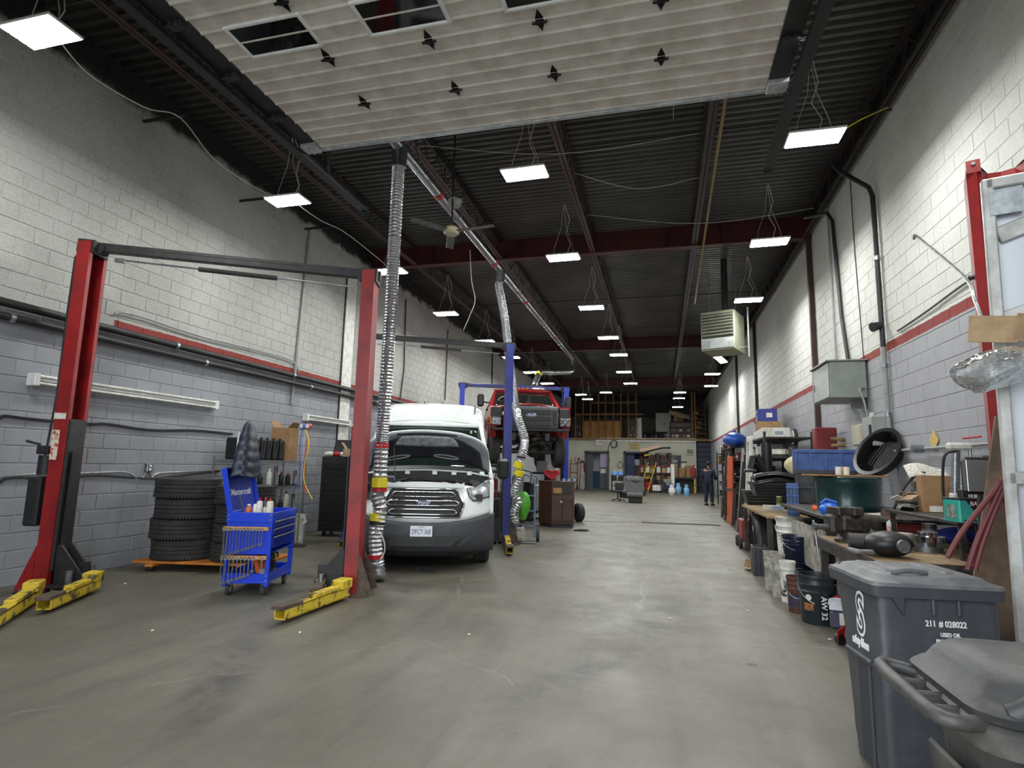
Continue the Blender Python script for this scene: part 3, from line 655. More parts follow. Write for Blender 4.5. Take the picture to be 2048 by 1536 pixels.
mb = MB(); P = [(-.62+.05*k, 1.225+rnd.uniform(-.012, .016)) for k in range(25)]
mb.loft([[(x, .19, 1.16) for x, z in P], [(x, .19, z) for x, z in P], [(x, .25, z) for x, z in P], [(x, .25, 1.16) for x, z in P]], cap=False, close=False); obj('front_crossmember', mb, M_VAN, V)
# wheels and mirrors
def wheel(par, x, y, z, r=.36, wd=.24, name='wheel', rim=M_STEEL):
    prof = [(r*.62, -wd/2), (r*.9, -wd/2), (r*.985, -wd*.4), (r, -wd*.3)]
    for q in (-.16, 0, .16): prof += [(r, wd*(q-.05)), (r-.012, wd*(q-.035)), (r-.012, wd*(q+.035)), (r, wd*(q+.05))]
    prof += [(r, wd*.3), (r*.985, wd*.4), (r*.9, wd/2), (r*.62, wd/2)]
    o = obj(name, MB().lathe(prof, 30, (x, y, z), (0, PI/2, 0), cap=False), M_RUB, par, 30)
    obj('rim', MB().lathe([(.02, -wd*.35), (r*.4, -wd*.3), (r*.62, -wd*.45), (r*.63, wd*.45), (r*.4, wd*.3), (.02, wd*.35)], 24, (x, y, z), (0, PI/2, 0)), rim, o, 40); return o
for x in (-.88, .88):
    for y in (.98, 4.6): wheel(V, x, y, .36)
for s in (-1, 1):
    mr = obj('side_mirror', MB().box((s*1.23, 1.36, 1.44), (.2, .13, .34), (0, 0, s*.15), b=.045), M_BPLAST, V, 40)
    mb = MB(); mb.cyl((s*1.0, 1.3, 1.4), (s*1.18, 1.36, 1.4), .028, n=8); mb.cyl((s*1.0, 1.3, 1.5), (s*1.18, 1.36, 1.5), .02, n=8); obj('mirror_arm', mb, M_BPLAST, mr)
obj('inspection_sticker', MB().box((.68, 1.36, 2.04), (.03, .01, .05)), M_PAPER, V)

# ================================================================== the red pickup in the air
K = thing('pickup_truck', 'red pickup truck raised on the far blue lift, grille facing out', 'truck', (-3.1, 13.75, 1.46), math.radians(20))
M_TRK = mat('truck red', (150, 26, 30), .22, coat=.7)
M_TGR = mat('truck grille grey', (76, 78, 82), .5)
def ky(x): return .02+.16*abs(x)**3
mb = MB().grid(lambda u, v: ((2*u-1)*.98, .1+1.15*v+.12*(2*u-1)**4*(1-v), 1.5+.12*math.sin(v*1.5)-.1*abs(2*u-1)**5+.05*max(0, math.cos((2*u-1)*PI*.8))), 24, 8); obj('hood', mb, M_TRK, K, 50, solid=.03)
mb = MB().box((0, .1, 1.23), (1.36, .12, .56), b=.04); gr = obj('grille', mb, M_TGR, K)
for (x, z, a, b2) in ((0, 1.36, 1.0, .13), (0, 1.2, 1.0, .12), (0, 1.06, 1.0, .1)):
    mb = MB(); mb.box((x, .03, z), (a, .03, b2), b=.01); obj('grille_slot', mb, M_BLACK, gr)
for s in (-1, 1): obj('grille_side', MB().box((s*.59, .03, 1.22), (.1, .03, .4), b=.01), M_BLACK, gr)
mb = MB()
for k in range(16): mb.box((-.45+.06*k, .012, 1.2), (.006, .006, .42))
obj('grille_mesh', mb, M_DARK, gr)
em = obj('oval_badge', MB().ell((0, .01, 1.28), (.14, .02, .06), 22, 8), M_CHROME, K, 60); obj('oval_field', MB().ell((0, -.002, 1.28), (.122, .012, .048), 22, 8), mat('badge blue', (46, 56, 84)), em, 60)
text('badge_lettering', 'Ford', .09, M_WINK, em, (0, -.016, 1.28), (PI/2, 0, 0), .002, .3, 1.05)
obj('bumper_beam', MB().box((0, .14, .93), (1.9, .1, .07), b=.01), M_BLACK, K)
for s in (-1, 1):
    h = obj('headlamp_socket', MB().box((s*.84, .16, 1.29), (.26, .1, .36), b=.02), M_BLACK, K)
    obj('headlamp', MB().box((s*.85, .1, 1.12), (.24, .07, .2), b=.02), mat('truck lamp', (170, 172, 176), .2, .6, rgb2=(70, 72, 76), scale=22, lo=.47, hi=.53), h)
    obj('marker_lens', MB().box((s*.985, .17, 1.14), (.03, .08, .2), b=.008), mat('amber lens', (204, 122, 36)), h)
    arc = [(.95+.5*math.cos(a), .55+.5*math.sin(a)) for a in [PI*k/8 for k in range(1, 8)]]
    P = [(1.55, .62)]+arc+[(.4, .9), (.2, .96), (.14, 1.45), (.3, 1.52), (1.3, 1.58), (1.55, 1.58)]
    obj('fender', MB().loft([[(s*1.0, y, z) for y, z in P], [(s*.84, y, z) for y, z in P]]), M_TRK, K)
    P = [(1.5, .6), (3.6, .6), (3.6, 1.62), (3.4, 2.1), (2.1, 2.14), (1.36, 1.6)]
    obj('door_panel', MB().loft([[(s*(1.0-.2*max(0, z-1.6)/.5), y, z) for y, z in P], [(s*(.93-.2*max(0, z-1.6)/.5), y, z) for y, z in P]]), M_TRK, K)
    obj('side_window', MB().loft([[(s*(1.01-.2*max(0, z-1.6)/.5), y, z) for y, z in Q] for Q in ([(1.6, 1.66), (3.3, 1.66), (3.2, 2.05), (2.15, 2.06)],)]+[[(s*(.99-.2*max(0, z-1.6)/.5), y, z) for y, z in ((1.6, 1.66), (3.3, 1.66), (3.2, 2.05), (2.15, 2.06))]]), M_GLASS, K)
    mr = obj('side_mirror', MB().box((s*1.2, 1.55, 1.78), (.18, .12, .34), b=.04), M_BPLAST, K, 40); obj('mirror_arm', MB().cyl((s*.98, 1.5, 1.72), (s*1.15, 1.55, 1.75), .025, n=8), M_BPLAST, mr)
    for y in (.95, 4.3): wheel(K, s*.84, y, .42, .42, .27, rim=M_DARK)
obj('windshield', MB().grid(lambda u, v: ((2*u-1)*(.86-.12*v), 1.28+.68*v+.08*(2*u-1)**2, 1.6+.5*v), 14, 4), mat('truck windshield', (34, 38, 36), .06, coat=1), K, 60, solid=.01)
obj('windshield_frame', MB().tube([(-.9, 1.38, 1.58), (-.78, 2.05, 2.1), (-.4, 1.98, 2.13), (.4, 1.98, 2.13), (.78, 2.05, 2.1), (.9, 1.38, 1.58)], .04, 6), M_TRK, K, 50)
obj('roof', MB().grid(lambda u, v: ((2*u-1)*.8, 1.98+1.5*v, 2.13+.06*math.sin(PI*u)*(.6+.4*math.sin(PI*v))), 12, 5), M_TRK, K, 60, solid=.03)
for x in (-.5, -.12, 0, .12, .5): obj('clearance_light', MB().box((x, 2.02, 2.2), (.07, .1, .035), b=.01), mat('amber lens', (204, 122, 36)), K)
mb = MB().tube([(-.55+.19*math.cos(a), 1.62, 1.72+.19*math.sin(a)) for a in [2*PI*k/18 for k in range(18)]], .016, 6, closed=True); obj('steering_wheel', mb, M_GREY, K)
obj('dashboard', MB().box((0, 1.6, 1.56), (1.6, .3, .1), b=.03), M_GREY, K)
mb = MB(); mb.cyl((-.8, .95, .42), (.8, .95, .42), .07, n=10); mb.ell((.2, .95, .42), (.2, .16, .17)); obj('front_axle', mb, M_GREASE, K, 40)
for s in (-1, 1):
    mb = MB(); mb.box((s*.42, 2.2, .75), (.1, 4.2, .18)); obj('frame_rail', mb, M_BLACK, K)
    pts = []
    for k in range(60): a = k*.6; pts.append((s*.52+.07*math.cos(a), .95+.07*math.sin(a), .5+.007*k))
    obj('coil_spring', MB().tube(pts, .012, 5), M_BLACK, K); obj('shock', MB().cyl((s*.6, .85, .45), (s*.55, .8, 1.0), .03, n=8), M_DARK, K)
mb = MB(); mb.ell((0, 1.1, .78), (.3, .4, .22)); mb.box((0, 1.6, .7), (.34, .7, .26), b=.06); mb.cyl((0, 2.0, .62), (0, 4.2, .5), .05, n=8); obj('gearbox', mb, M_GREASE, K, 40)
mb = MB(); mb.tube([(-.35, .3, .8), (0, .32, .86), (.2, .4, .92), (.42, .45, 1.0)], .05, 8); mb.tube([(.1, .3, .7), (.3, .4, .74), (.5, .8, .7), (.5, 1.6, .6)], .035, 8); obj('exhaust_pipe', mb, M_RUST, K, 50)
mb = MB()
for k in range(34): mb.box((rnd.uniform(-.6, .6), rnd.uniform(.35, 1.3), rnd.uniform(.62, 1.0)), (rnd.uniform(.05, .25), rnd.uniform(.05, .2), rnd.uniform(.04, .18)), (rnd.uniform(-.5, .5), rnd.uniform(-.5, .5), rnd.uniform(0, 3)), b=.015)
obj('undercarriage_parts', mb, M_GREASE, K)
obj('bed', MB().box((0, 4.6, 1.2), (1.9, 2.0, .8), b=.05), M_TRK, K)
obj('tie_rod', MB().cyl((-.75, .72, .4), (.75, .72, .38), .022, n=8), M_DARK, K)
# ================================================================== services overhead
def hose_mb(pts, r, pitch=.03, n=14, amp=.12, step=None):
    # corrugated flexible hose along a smooth path
    P = [Vector(p) for p in pts]; path = []
    for i in range(len(P)-1):
        p0, p1, p2, p3 = P[max(i-1, 0)], P[i], P[i+1], P[min(i+2, len(P)-1)]; m = max(2, int((p2-p1).length/(pitch/2)))
        for k in range(m):
            t = k/m; path.append(.5*((2*p1)+(p2-p0)*t+(2*p0-5*p1+4*p2-p3)*t*t+(3*p1-p0-3*p2+p3)*t**3))
    path.append(P[-1]); return MB().tube(path, [r*(1+(amp if i % 2 else -amp)*.5) for i in range(len(path))], n, cap=True)
def smooth_path(pts, m=6):
    P = [Vector(p) for p in pts]; out = []
    for i in range(len(P)-1):
        p0, p1, p2, p3 = P[max(i-1, 0)], P[i], P[i+1], P[min(i+2, len(P)-1)]
        for k in range(m):
            t = k/m; out.append(.5*((2*p1)+(p2-p0)*t+(2*p0-5*p1+4*p2-p3)*t*t+(3*p1-p0-3*p2+p3)*t**3))
    return out+[P[-1]]
t = thing('exhaust_duct', 'long shiny exhaust extraction duct hung under the left joist', 'duct', (-3.55, 6.3, 5.95))
yy = 0; k = 0
M_DUCT = mat('duct steel', (176, 180, 184), .25, .9, rgb2=(140, 145, 150), scale=12)
while yy < 17.0:
    L = min((2.1, .9, 2.4)[k % 3], 17.0-yy); obj('duct_section', MB().cyl((0, yy, 0), (0, yy+L-.02, 0), .085, n=16), M_DUCT, t, 40)
    obj('coupling', MB().cyl((0, yy+L-.07, 0), (0, yy+L+.05, 0), .094, n=16), M_STEEL if k % 2 else M_RTAPE, t, 40)
    if k % 2 == 0: obj('duct_strap', MB().tube([(0, yy+L*.5, .5), (-.09, yy+L*.5, .06), (-.06, yy+L*.5, -.07), (.06, yy+L*.5, -.07), (.09, yy+L*.5, .06), (0, yy+L*.5, .5)], .006, 5), M_DARK, t)
    yy += L; k += 1
for y, r in ((.65, .1), (5.9, .12)):
    mb = MB(); mb.cyl((0, y, -.02), (0, y, -.3), .13 if r > .1 else .11, .1, n=16); obj('tee_branch', mb, M_DUCT, t, 40)
mb = MB(); mb.cyl((0, 16.9, .3), (0, 16.9, -.35), .09, n=14); mb.cyl((0, 16.9, .28), (0, 16.9, .32), .13, n=14); mb.cyl((0, 16.9, -.4), (0, 16.9, -.34), .13, n=14); obj('end_drop', mb, M_DUCT, t, 40)
# hose by the red lift post
t = thing('exhaust_hose', 'long silver corrugated exhaust hose hanging straight beside the red lift post', 'hose', (-3.56, 6.95, 0))
obj('hose', hose_mb([(0, 0, 5.68), (.0, 0, 4.6), (-.01, -.0, 3.0), (-.03, 0, 1.72)], .083, .04, amp=.16), M_FOIL, t, 50)
obj('crumpled_hose', hose_mb([(-.03, 0, 1.74), (-.03, 0, 1.4), (-.04, .01, 1.2), (-.05, 0, 1.08), (-.0, .0, .92), (-.01, 0, .8), (-.04, 0, .6), (-.03, 0, .36), (0, .02, .16), (.06, -.05, .03)], .09, .05, amp=.2), M_FOIL, t, 50)
for z, h, m, r in ((1.72, .07, M_RTAPE, .094), (1.24, .12, M_YTAPE, .1), (1.15, .04, M_RTAPE, .1), (.8, .09, M_YTAPE, .1), (.73, .05, M_BLACK, .102), (.3, .05, M_RTAPE, .1)):
    obj('tape_band', MB().cyl((-.03, 0, z-h/2), (-.03, 0, z+h/2), r, n=16), m, t, 40)
obj('pull_cord', MB().tube(smooth_path([(.06, -.08, .62), (.12, -.08, .5), (.13, -.08, .38), (.08, -.09, .28)]), .008, 5), M_CABLE, t)
# hose by the blue lift
def ap(px, py, Y): p = at(px, py, Y); return p
pts = [(-3.58, 12.2, 5.62), ap(1010, 640, 11.9), ap(1020, 730, 11.5), ap(1032, 820, 11.0), ap(1049, 880, 10.9), ap(1042, 915, 10.8)]
t = thing('exhaust_hose', 'silver corrugated exhaust hose looping down beside the dark blue lift post', 'hose', (0, 0, 0))
obj('hose', hose_mb(pts, .085, .045, amp=.16), M_FOIL, t, 50)
pts2 = [ap(1042, 915, 10.8), ap(1036, 935, 10.8), ap(1037, 955, 10.8), ap(1028, 985, 10.8), ap(1036, 1005, 10.8), ap(1028, 1025, 10.8), ap(1031, 1048, 10.75)]
obj('crumpled_hose', hose_mb(pts2, .075, .05, amp=.24), M_FOIL, t, 50)
for px, py in ((1037, 930), (1038, 946)): p = ap(px, py, 10.8); obj('tape_band', MB().cyl(p+Vector((-.02, 0, -.05)), p+Vector((.02, 0, .05)), .095, n=14), M_YTAPE, t, 40)
t = thing('exhaust_hose', 'far silver exhaust hose bending from the duct end over the red truck', 'hose', (0, 0, 0))
obj('hose', hose_mb([(-3.55, 23.2, 5.6), ap(1140, 743, 22.5), ap(1110, 745, 22), ap(1082, 745, 21.5), ap(1074, 757, 21), ap(1069, 772, 20.5)], .1, .07, amp=.16), M_FOIL, t, 50)
p = ap(1077, 748, 21.3); obj('tape_band', MB().cyl(p+Vector((-.08, 0, -.08)), p+Vector((.08, 0, .06)), .12, n=12), M_YTAPE, t, 40)
# ceiling fan, heater, gas pipe
p = at(903, 463, 8.2)
t = thing('ceiling_fan', 'dusty ceiling fan with dark blades hanging from the roof deck', 'fan', (p.x, p.y, p.z))
obj('motor', MB().lathe([(.02, -.05), (.1, -.05), (.13, -.02), (.13, .03), (.09, .07), (.03, .1)], 22), mat('dusty cream', (168, 160, 132), .6), t, 40)
obj('down_rod', MB().cyl((0, 0, .08), (0, 0, ZD-p.z), .016, n=8), M_BLACK, t)
obj('canopy', MB().lathe([(.09, .32), (.12, .42), (.02, .5)], 16, (0, .1, .15)), M_GREY, t, 40)
for k in range(3):
    R = Matrix.Rotation(k*2*PI/3-.12, 4, 'Z'); mb = MB(); mb.box((.42, 0, .0), (.62, .13, .01), (.15, 0, 0), b=.004); mb.box((.14, 0, 0), (.14, .05, .012)); obj('blade', mb.xf(R), M_GREASE, t)
a, b = at(1402, 700, 14.6), at(1468, 690, 14.6); top = at(1402, 622, 14.6).z; bot = a.z; wdt = (b.x-a.x)*1.06
t = thing('unit_heater', 'big greenish-grey louvred unit heater hung near the right wall', 'heater', ((a.x+b.x)/2, 14.6, bot), -.38)
M_HEAT = mat('heater enamel', (150, 152, 128), .5, rgb2=(126, 128, 108), scale=4); H = top-bot
mb = MB(); mb.box((0, .5, H/2), (wdt, .9, H), b=.012); obj('cabinet', mb, M_HEAT, t)
mb = MB(); mb.box((0, .04, H*.62), (wdt*.93, .03, H*.6)); obj('louvre_recess', mb, M_BLACK, t)
for k in range(7): obj('louvre', MB().box((0, .03, H*.36+k*H*.083), (wdt*.93, .09, .012), (-.6, 0, 0)), M_HEAT, t)
for k in range(10): obj('heat_tube', MB().cyl((-wdt*.42+k*wdt*.093, .06, H*.34), (-wdt*.42+k*wdt*.093, .06, H*.9), .012, n=6), M_DARK, t)
obj('lower_panel', MB().box((0, .03, H*.17), (wdt*.95, .03, H*.26), b=.006), M_GREY, t)
obj('rating_plate', MB().box((-wdt*.32, .012, H*.17), (wdt*.22, .006, H*.14)), M_STEEL, t)
text('panel_lettering', 'DE', .09, M_WINK, t, (wdt*.32, .01, H*.23), (PI/2, 0, 0), .002)
for sx in (-1, 1): obj('hanger_rod', MB().cyl((sx*wdt*.4, .5, H), (sx*wdt*.4, .5, ZD-bot), .008, n=6), M_STEEL, t)
mb = MB(); mb.tube([(wdt*.5, .5, .1), (wdt*.75, .5, .1), (wdt*.75, .5, 1.1)], .02, 8); mb.tube([(wdt*.75, .5, .1), (wdt*.75, .5, -.15)], .02, 8); obj('gas_drop', mb, M_GREY, t)
obj('flue', MB().cyl((0, .75, H), (0, .75, ZD-bot), .08, n=12), M_DARK, t)
one('gas_pipe', MB().tube([(.86, 4.2, 6.42), (.9, 9, 6.42), (1.0, 17.5, 6.42)], .024, 8), mat('aged brass paint', (120, 98, 44), .5), 'long yellowish gas pipe running along the right-centre joist', 'pipe')
one('power_cord', MB().tube(smooth_path([at(940, 500, 10), at(943, 560, 10), at(950, 600, 10), at(940, 630, 10), at(927, 660, 10)]), .008, 5), M_CABLE, 'loose grey cord dangling below the red beam over the van', 'cord')
def cable(pts, label, r=.008, m=M_CABLE, cat='cable', name='cable', n=5): return one(name, MB().tube(smooth_path(pts), r, n), m, label, cat)
cable([(-5.55, 3.7, 5.46), at(180, 150, 4.4), at(290, 215, 5.3), at(360, 235, 5.8), at(430, 320, 6.3), at(520, 380, 6.9), (-5.55, 7.05, 5.46)], 'white cord sagging between the first two left LED panels')
cable([(-5.45, 7.25, 5.46), at(640, 440, 8), at(690, 465, 9), at(760, 520, 10.1), (-5.4, 10.35, 5.46)], 'white cord sagging between the second and third left LED panels')
cable([at(1680, 265, 7.0), at(1720, 240, 7.5), at(1775, 215, 8.2)], 'yellow cord from the nearest right LED panel up to the wall', .01, M_YTAPE)
for j, (y, a, b2) in enumerate(((7.9, -3.7, .7), (9.3, -1.4, .7), (11, -1.4, 2.9))):
    cable([(a, y, 6.55), ((a+b2)/2, y+.3, 6.3), (b2, y+.6, 6.55)], 'thin grey wire slung between joists, %s from the door' % ORD[j], .006)
# stub pipes sticking out of the left wall top
for px, py, px2, py2, l in ((288, 243, 340, 236, 'nearest the door'), (480, 402, 560, 394, 'beside the second LED panel'), (610, 458, 650, 452, 'above the vertical conduit')):
    a = wl(px, py, XL+.02); one('stub_pipe', MB().cyl(a, a+Vector((.75, 0, .0)), .025, n=8), M_BLACK, 'black stub pipe out of the left wall, '+l, 'pipe')

# ================================================================== left wall services
for z, l, r in ((3.2, 'upper of two', .05), (3.045, 'lower of two', .045)):
    t = thing('wall_pipe', 'dark pipe running along the left wall below the red stripe, %s' % l, 'pipe', (XL+.1, 0, z))
    obj('pipe', MB().cyl((0, YF, 0), (0, 30, 0), r, n=12), M_BLACK, t, 40)
    for k in range(9): obj('pipe_clip', MB().cyl((0, 4.1+k*2.9+(.6 if z < 3.1 else 0), 0), (0, 4.15+k*2.9+(.6 if z < 3.1 else 0), 0), r+.008, n=12), M_ALU, t, 40)
cable([wl(230, 628, XL+.05), wl(245, 625, XL+.05), wl(290, 636, XL+.05), wl(400, 672, XL+.05), wl(520, 702, XL+.05), wl(585, 722, XL+.05), wl(598, 745, XL+.05)], 'grey cable clipped above the red stripe on the left wall', .014, M_GREY)
def conduit(pts, label, r=.02, m=M_GREY): return cable(pts, label, r, m, 'conduit', 'conduit', 8)
one('conduit', MB().cyl(wl(620, 460, XL+.04), wl(583, 810, XL+.04), .028, n=8), M_GREY, 'vertical grey conduit on the left wall between the two red lift posts', 'conduit')
a = wl(703, 560, XL); t = thing('wall_strip', 'pale vertical cover strip on the left wall beside the second red post', 'panel', (XL, a.y, 0)); obj('strip', MB().box((.02, 0, 3.0), (.04, .42, 6.0), b=.005), M_WPL, t); obj('seam', MB().box((.02, -.24, 3.0), (.03, .03, 6.0)), M_BLACK, t)
one('conduit', MB().tube([wl(812, 600, XL+.3), wl(812, 600, XL+.04), wl(808, 740, XL+.04), wl(800, 800, XL+.04)], .02, 7), M_BLACK, 'thin black conduit on the left wall above the van', 'conduit')
one('conduit', MB().tube([wl(985, 705, XL+.04), wl(984, 770, XL+.04)], .03, 7), M_BLACK, 'black conduit on the left wall behind the truck', 'conduit')
one('conduit', MB().tube([wl(896, 660, XL+.5), wl(896, 660, XL+.04), wl(890, 800, XL+.04)], .02, 7), M_BLACK, 'thin black conduit on the left wall between van and truck', 'conduit')
cable([wl(0, 838, XL+.03), wl(10, 832, XL+.03), wl(60, 838, XL+.03), wl(180, 848, XL+.03), wl(215, 848, XL+.03), wl(300, 860, XL+.03), wl(390, 861, XL+.03), wl(465, 868, XL+.03)], 'thick black cable along the left wall below the tube light', .018, M_BLACK)
cable([wl(0, 955, XL+.03), wl(60, 948, XL+.03), wl(165, 946, XL+.03), wl(240, 943, XL+.03), wl(262, 948, XL+.03), wl(272, 955, XL+.03)], 'grey conduit along the left wall at socket height, behind the red post', .014, M_ALU)
cable([wl(0, 966, XL+.03), wl(25, 955, XL+.03), wl(120, 956, XL+.03), wl(200, 950, XL+.03), wl(300, 957, XL+.03), wl(340, 953, XL+.03), wl(440, 942, XL+.03)], 'black cable sagging along the left wall at socket height', .014, M_BLACK)
cable([wl(303, 955, XL+.03), wl(318, 946, XL+.03), wl(380, 943, XL+.03), wl(440, 940, XL+.03)], 'grey conduit from the socket box toward the blue cart', .014, M_ALU)
a = wl(294, 935, XL)
t = thing('socket_box', 'small white power outlet box on the left wall above the tires', 'outlet', (XL, a.y, a.z)); obj('box', MB().box((.03, 0, 0), (.06, .1, .12), b=.006), M_STEEL, t); mb = MB(); mb.box((.062, 0, .025), (.006, .035, .03)); mb.box((.062, 0, -.025), (.006, .035, .03)); obj('socket', mb, M_WINK, t)
for s in (-1, 1): obj('lead', MB().tube([(.02, s*.02, -.06), (.02, s*.06, -.13), (.02, s*.09, -.16)], .012, 6), M_ALU, t)
def tube_light(p0, p1, label):
    L = abs(p1.y-p0.y); t = thing('tube_light', label, 'light fixture', (XL, (p0.y+p1.y)/2, (p0.z+p1.z)/2))
    obj('channel', MB().box((.05, 0, .02), (.1, L, .06), b=.008), M_WHITE, t)
    for zz in (.045, -.04): obj('tube', MB().cyl((.12, -L/2+.05, zz), (.12, L/2-.05, zz), .019, n=10), M_WPL, t, 40)
    for s in (-1, 1): obj('end_cap', MB().box((.07, s*(L/2-.03), 0), (.14, .07, .15), b=.01), M_WHITE, t)
tube_light(wl(52, 766, XL), wl(425, 806, XL), 'long unlit fluorescent fixture on the left wall behind the red post')
tube_light(wl(604, 836, XL), wl(692, 846, XL), 'dusty short fluorescent fixture on the left wall above the tool chest')

# ================================================================== tires on the dolly
def tire_mesh(r=.42, w=.27):
    prof = [(r*.6, -w*.42), (r*.66, -w*.49), (r*.86, -w*.5), (r*.965, -w*.44)]
    for q in (-.3, -.1, .1, .3): prof += [(r, w*(q-.085)), (r, w*(q-.02)), (r-.014, w*(q-.01)), (r-.014, w*(q+.01)), (r, w*(q+.02)), (r, w*(q+.085))] if 0 else [(r, w*(q-.08)), (r, w*(q+.07)), (r-.014, w*(q+.085)), (r-.014, w*(q+.105))]
    prof += [(r*.965, w*.44), (r*.86, w*.5), (r*.66, w*.49), (r*.6, w*.42)]
    mb = MB().lathe(prof, 40, cap=False); mb.lathe([(r*.6, -w*.42), (r*.7, -w*.2), (r*.7, w*.2), (r*.6, w*.42)], 40, cap=False)
    for k in range(64):
        a = 2*PI*k/64
        for q, tw in ((-.4, .5), (.4, -.5)): mb.box((math.cos(a)*(r-.006), math.sin(a)*(r-.006), q*w), (.02, .028, w*.14), Euler((0, 0, a)).to_matrix())
    return mb
t0 = thing('tire', 'bottom tire of the tall left stack on the orange dolly', 'tire', (0, 0, 0), 0, 'used truck tires stacked by the left wall'); obj('tread', tire_mesh(), M_RUB, t0, 40)
S1, S2 = Vector((-6.53, 6.9, 0)), Vector((-5.71, 7.06, 0))
w0 = .27; nm = ['bottom', 'second', 'third', 'top']
for i in range(4):
    q = S1+Vector((random.uniform(-.02, .02), random.uniform(-.02, .02), .135+w0/2+i*w0+.002*i)); rot = (random.uniform(-.01, .01), 0, random.uniform(0, 6))
    if i == 0: t0.location = q; t0.rotation_euler = rot
    else: dup(t0, q, rot, '%s tire of the left stack on the orange dolly' % nm[i])
for i in range(4):
    q = S2+Vector((random.uniform(-.02, .02), random.uniform(-.02, .02), .135+(w0-.02)/2+i*(w0-.02)+.002*i)); dup(t0, q, (0, 0, random.uniform(0, 6)), '%s tire of the right stack between left stack and blue cart' % nm[i], scale=(.94, .94, .925))
t = thing('tire_dolly', 'low orange timber dolly under the tires', 'dolly', (-6.1, 6.98, 0), .2)
M_OR = mat('orange timber', (196, 120, 44), .7, rgb2=(160, 92, 30), scale=8)
for k in range(5): obj('plank', MB().box((0, -.32+k*.2, .115), (1.75, .17, .03), b=.004), M_OR, t)
for x in (-.62, .62): obj('cross_bar', MB().box((x, .05, .08), (.1, 1.0, .04), b=.004), M_OR, t); obj('runner', MB().cyl((x-.05, -.4, .035), (x+.05, -.4, .035), .035, n=10), M_BLACK, t)
# ================================================================== blue tool cart
CO = fl(441, 1192); CY = math.radians(17)
Cc = thing('tool_cart', 'bright blue rolling tool cart with open lid and wrench racks', 'cart', CO, CY)
W, L = .5, .78
def cb(name, c, d, m=M_CARTBLUE, b=.006, par=Cc, R=None): return obj(name, MB().box(c, d, R, b), m, par)
for x in (.02, W-.02):
    for y in (.02, L-.02): cb('corner_post', (x, y, .5), (.045, .045, .8))
cb('bottom_tray', (W/2, L/2, .15), (W, L, .015)); cb('tray_lip', (W/2, .008, .19), (W, .012, .11)); cb('tray_lip', (W/2, L-.008, .19), (W, .012, .11)); cb('tray_lip', (.008, L/2, .19), (.012, L, .11)); cb('tray_lip', (W-.008, L/2, .19), (.012, L, .11))
cb('side_panel', (W/2, .012, .68), (W-.05, .012, .46)); cb('side_panel', (W/2, L-.012, .68), (W-.05, .012, .46)); cb('back_panel', (.012, L/2, .68), (.012, L-.05, .46)); cb('drawer_floor', (W/2, L/2, .46), (W-.02, L-.02, .012))
cb('top_tray_end', (W/2, .0, .855), (W+.02, .012, .11)); cb('top_tray_end', (W/2, L, .855), (W+.02, .012, .11)); cb('top_tray_side', (W, L/2, .87), (.012, L, .08)); cb('top_tray_floor', (W/2, L/2, .82), (W, L, .012))
M_DRAW = mat('drawer blue', (20, 46, 150), .28, coat=.4)
for z, h in ((.775, .075), (.69, .075), (.575, .13)):
    d = cb('drawer', (W+.004, L/2, z), (.016, L-.08, h), M_DRAW); obj('drawer_pull', MB().box((W+.018, L/2, z+h/2-.008), (.014, L-.1, .014), b=.003), M_ALU, d)
for x, y in ((.06, .06), (W-.06, .06), (.06, L-.06), (W-.06, L-.06)):
    a = random.uniform(-.5, .9); c = obj('caster', MB().cyl((x-.018*math.cos(a), y-.018*math.sin(a), .06), (x+.018*math.cos(a), y+.018*math.sin(a), .06), .06, n=20), M_RUB, Cc, 40)
    mb = MB(); mb.cyl((x-.022*math.cos(a), y-.022*math.sin(a), .06), (x+.022*math.cos(a), y+.022*math.sin(a), .06), .038, n=16); mb.box((x-.028*math.cos(a), y-.028*math.sin(a), .09), (.006, .04, .1), (0, 0, a)); mb.box((x+.028*math.cos(a), y+.028*math.sin(a), .09), (.006, .04, .1), (0, 0, a)); mb.cyl((x, y, .12), (x, y, .15), .03, n=10); obj('caster_fork', mb, M_STEEL, c, 40)
mb = MB()
for x in (.02, W-.02):
    for z in (.83, .88, .17, .22): mb.cyl((x, -.012, z), (x, 0, z), .009, n=8)
obj('rivet', mb, M_STEEL, Cc)
LM = Matrix.Translation((0, 0, .9)) @ Matrix.Rotation(-.22, 4, 'Y')
mb = MB(); mb.box((0, L/2, .25), (.01, L, .5), b=.004)
for y in (0, L): mb.box((.025, y, .25), (.06, .01, .5))
mb.box((.025, L/2, .5), (.06, L, .01)); lid = obj('lid', mb.xf(LM), M_CARTBLUE, Cc)
M_LIDIN = mat('lid inside blue', (24, 52, 168), .4, rgb2=(18, 40, 130), scale=5)
obj('lid_inner', MB().box((.008, L/2, .25), (.006, L-.04, .46)).xf(LM), M_LIDIN, lid)
tx = text('lid_lettering', 'Mastercraft', .105, M_WINK, lid, LM @ Vector((.014, L*.5, .22)), (PI/2, -.0, PI/2), .001, .2, 1.15, .002); tx.rotation_euler = (LM.to_3x3() @ Euler((PI/2, 0, PI/2)).to_matrix()).to_euler()
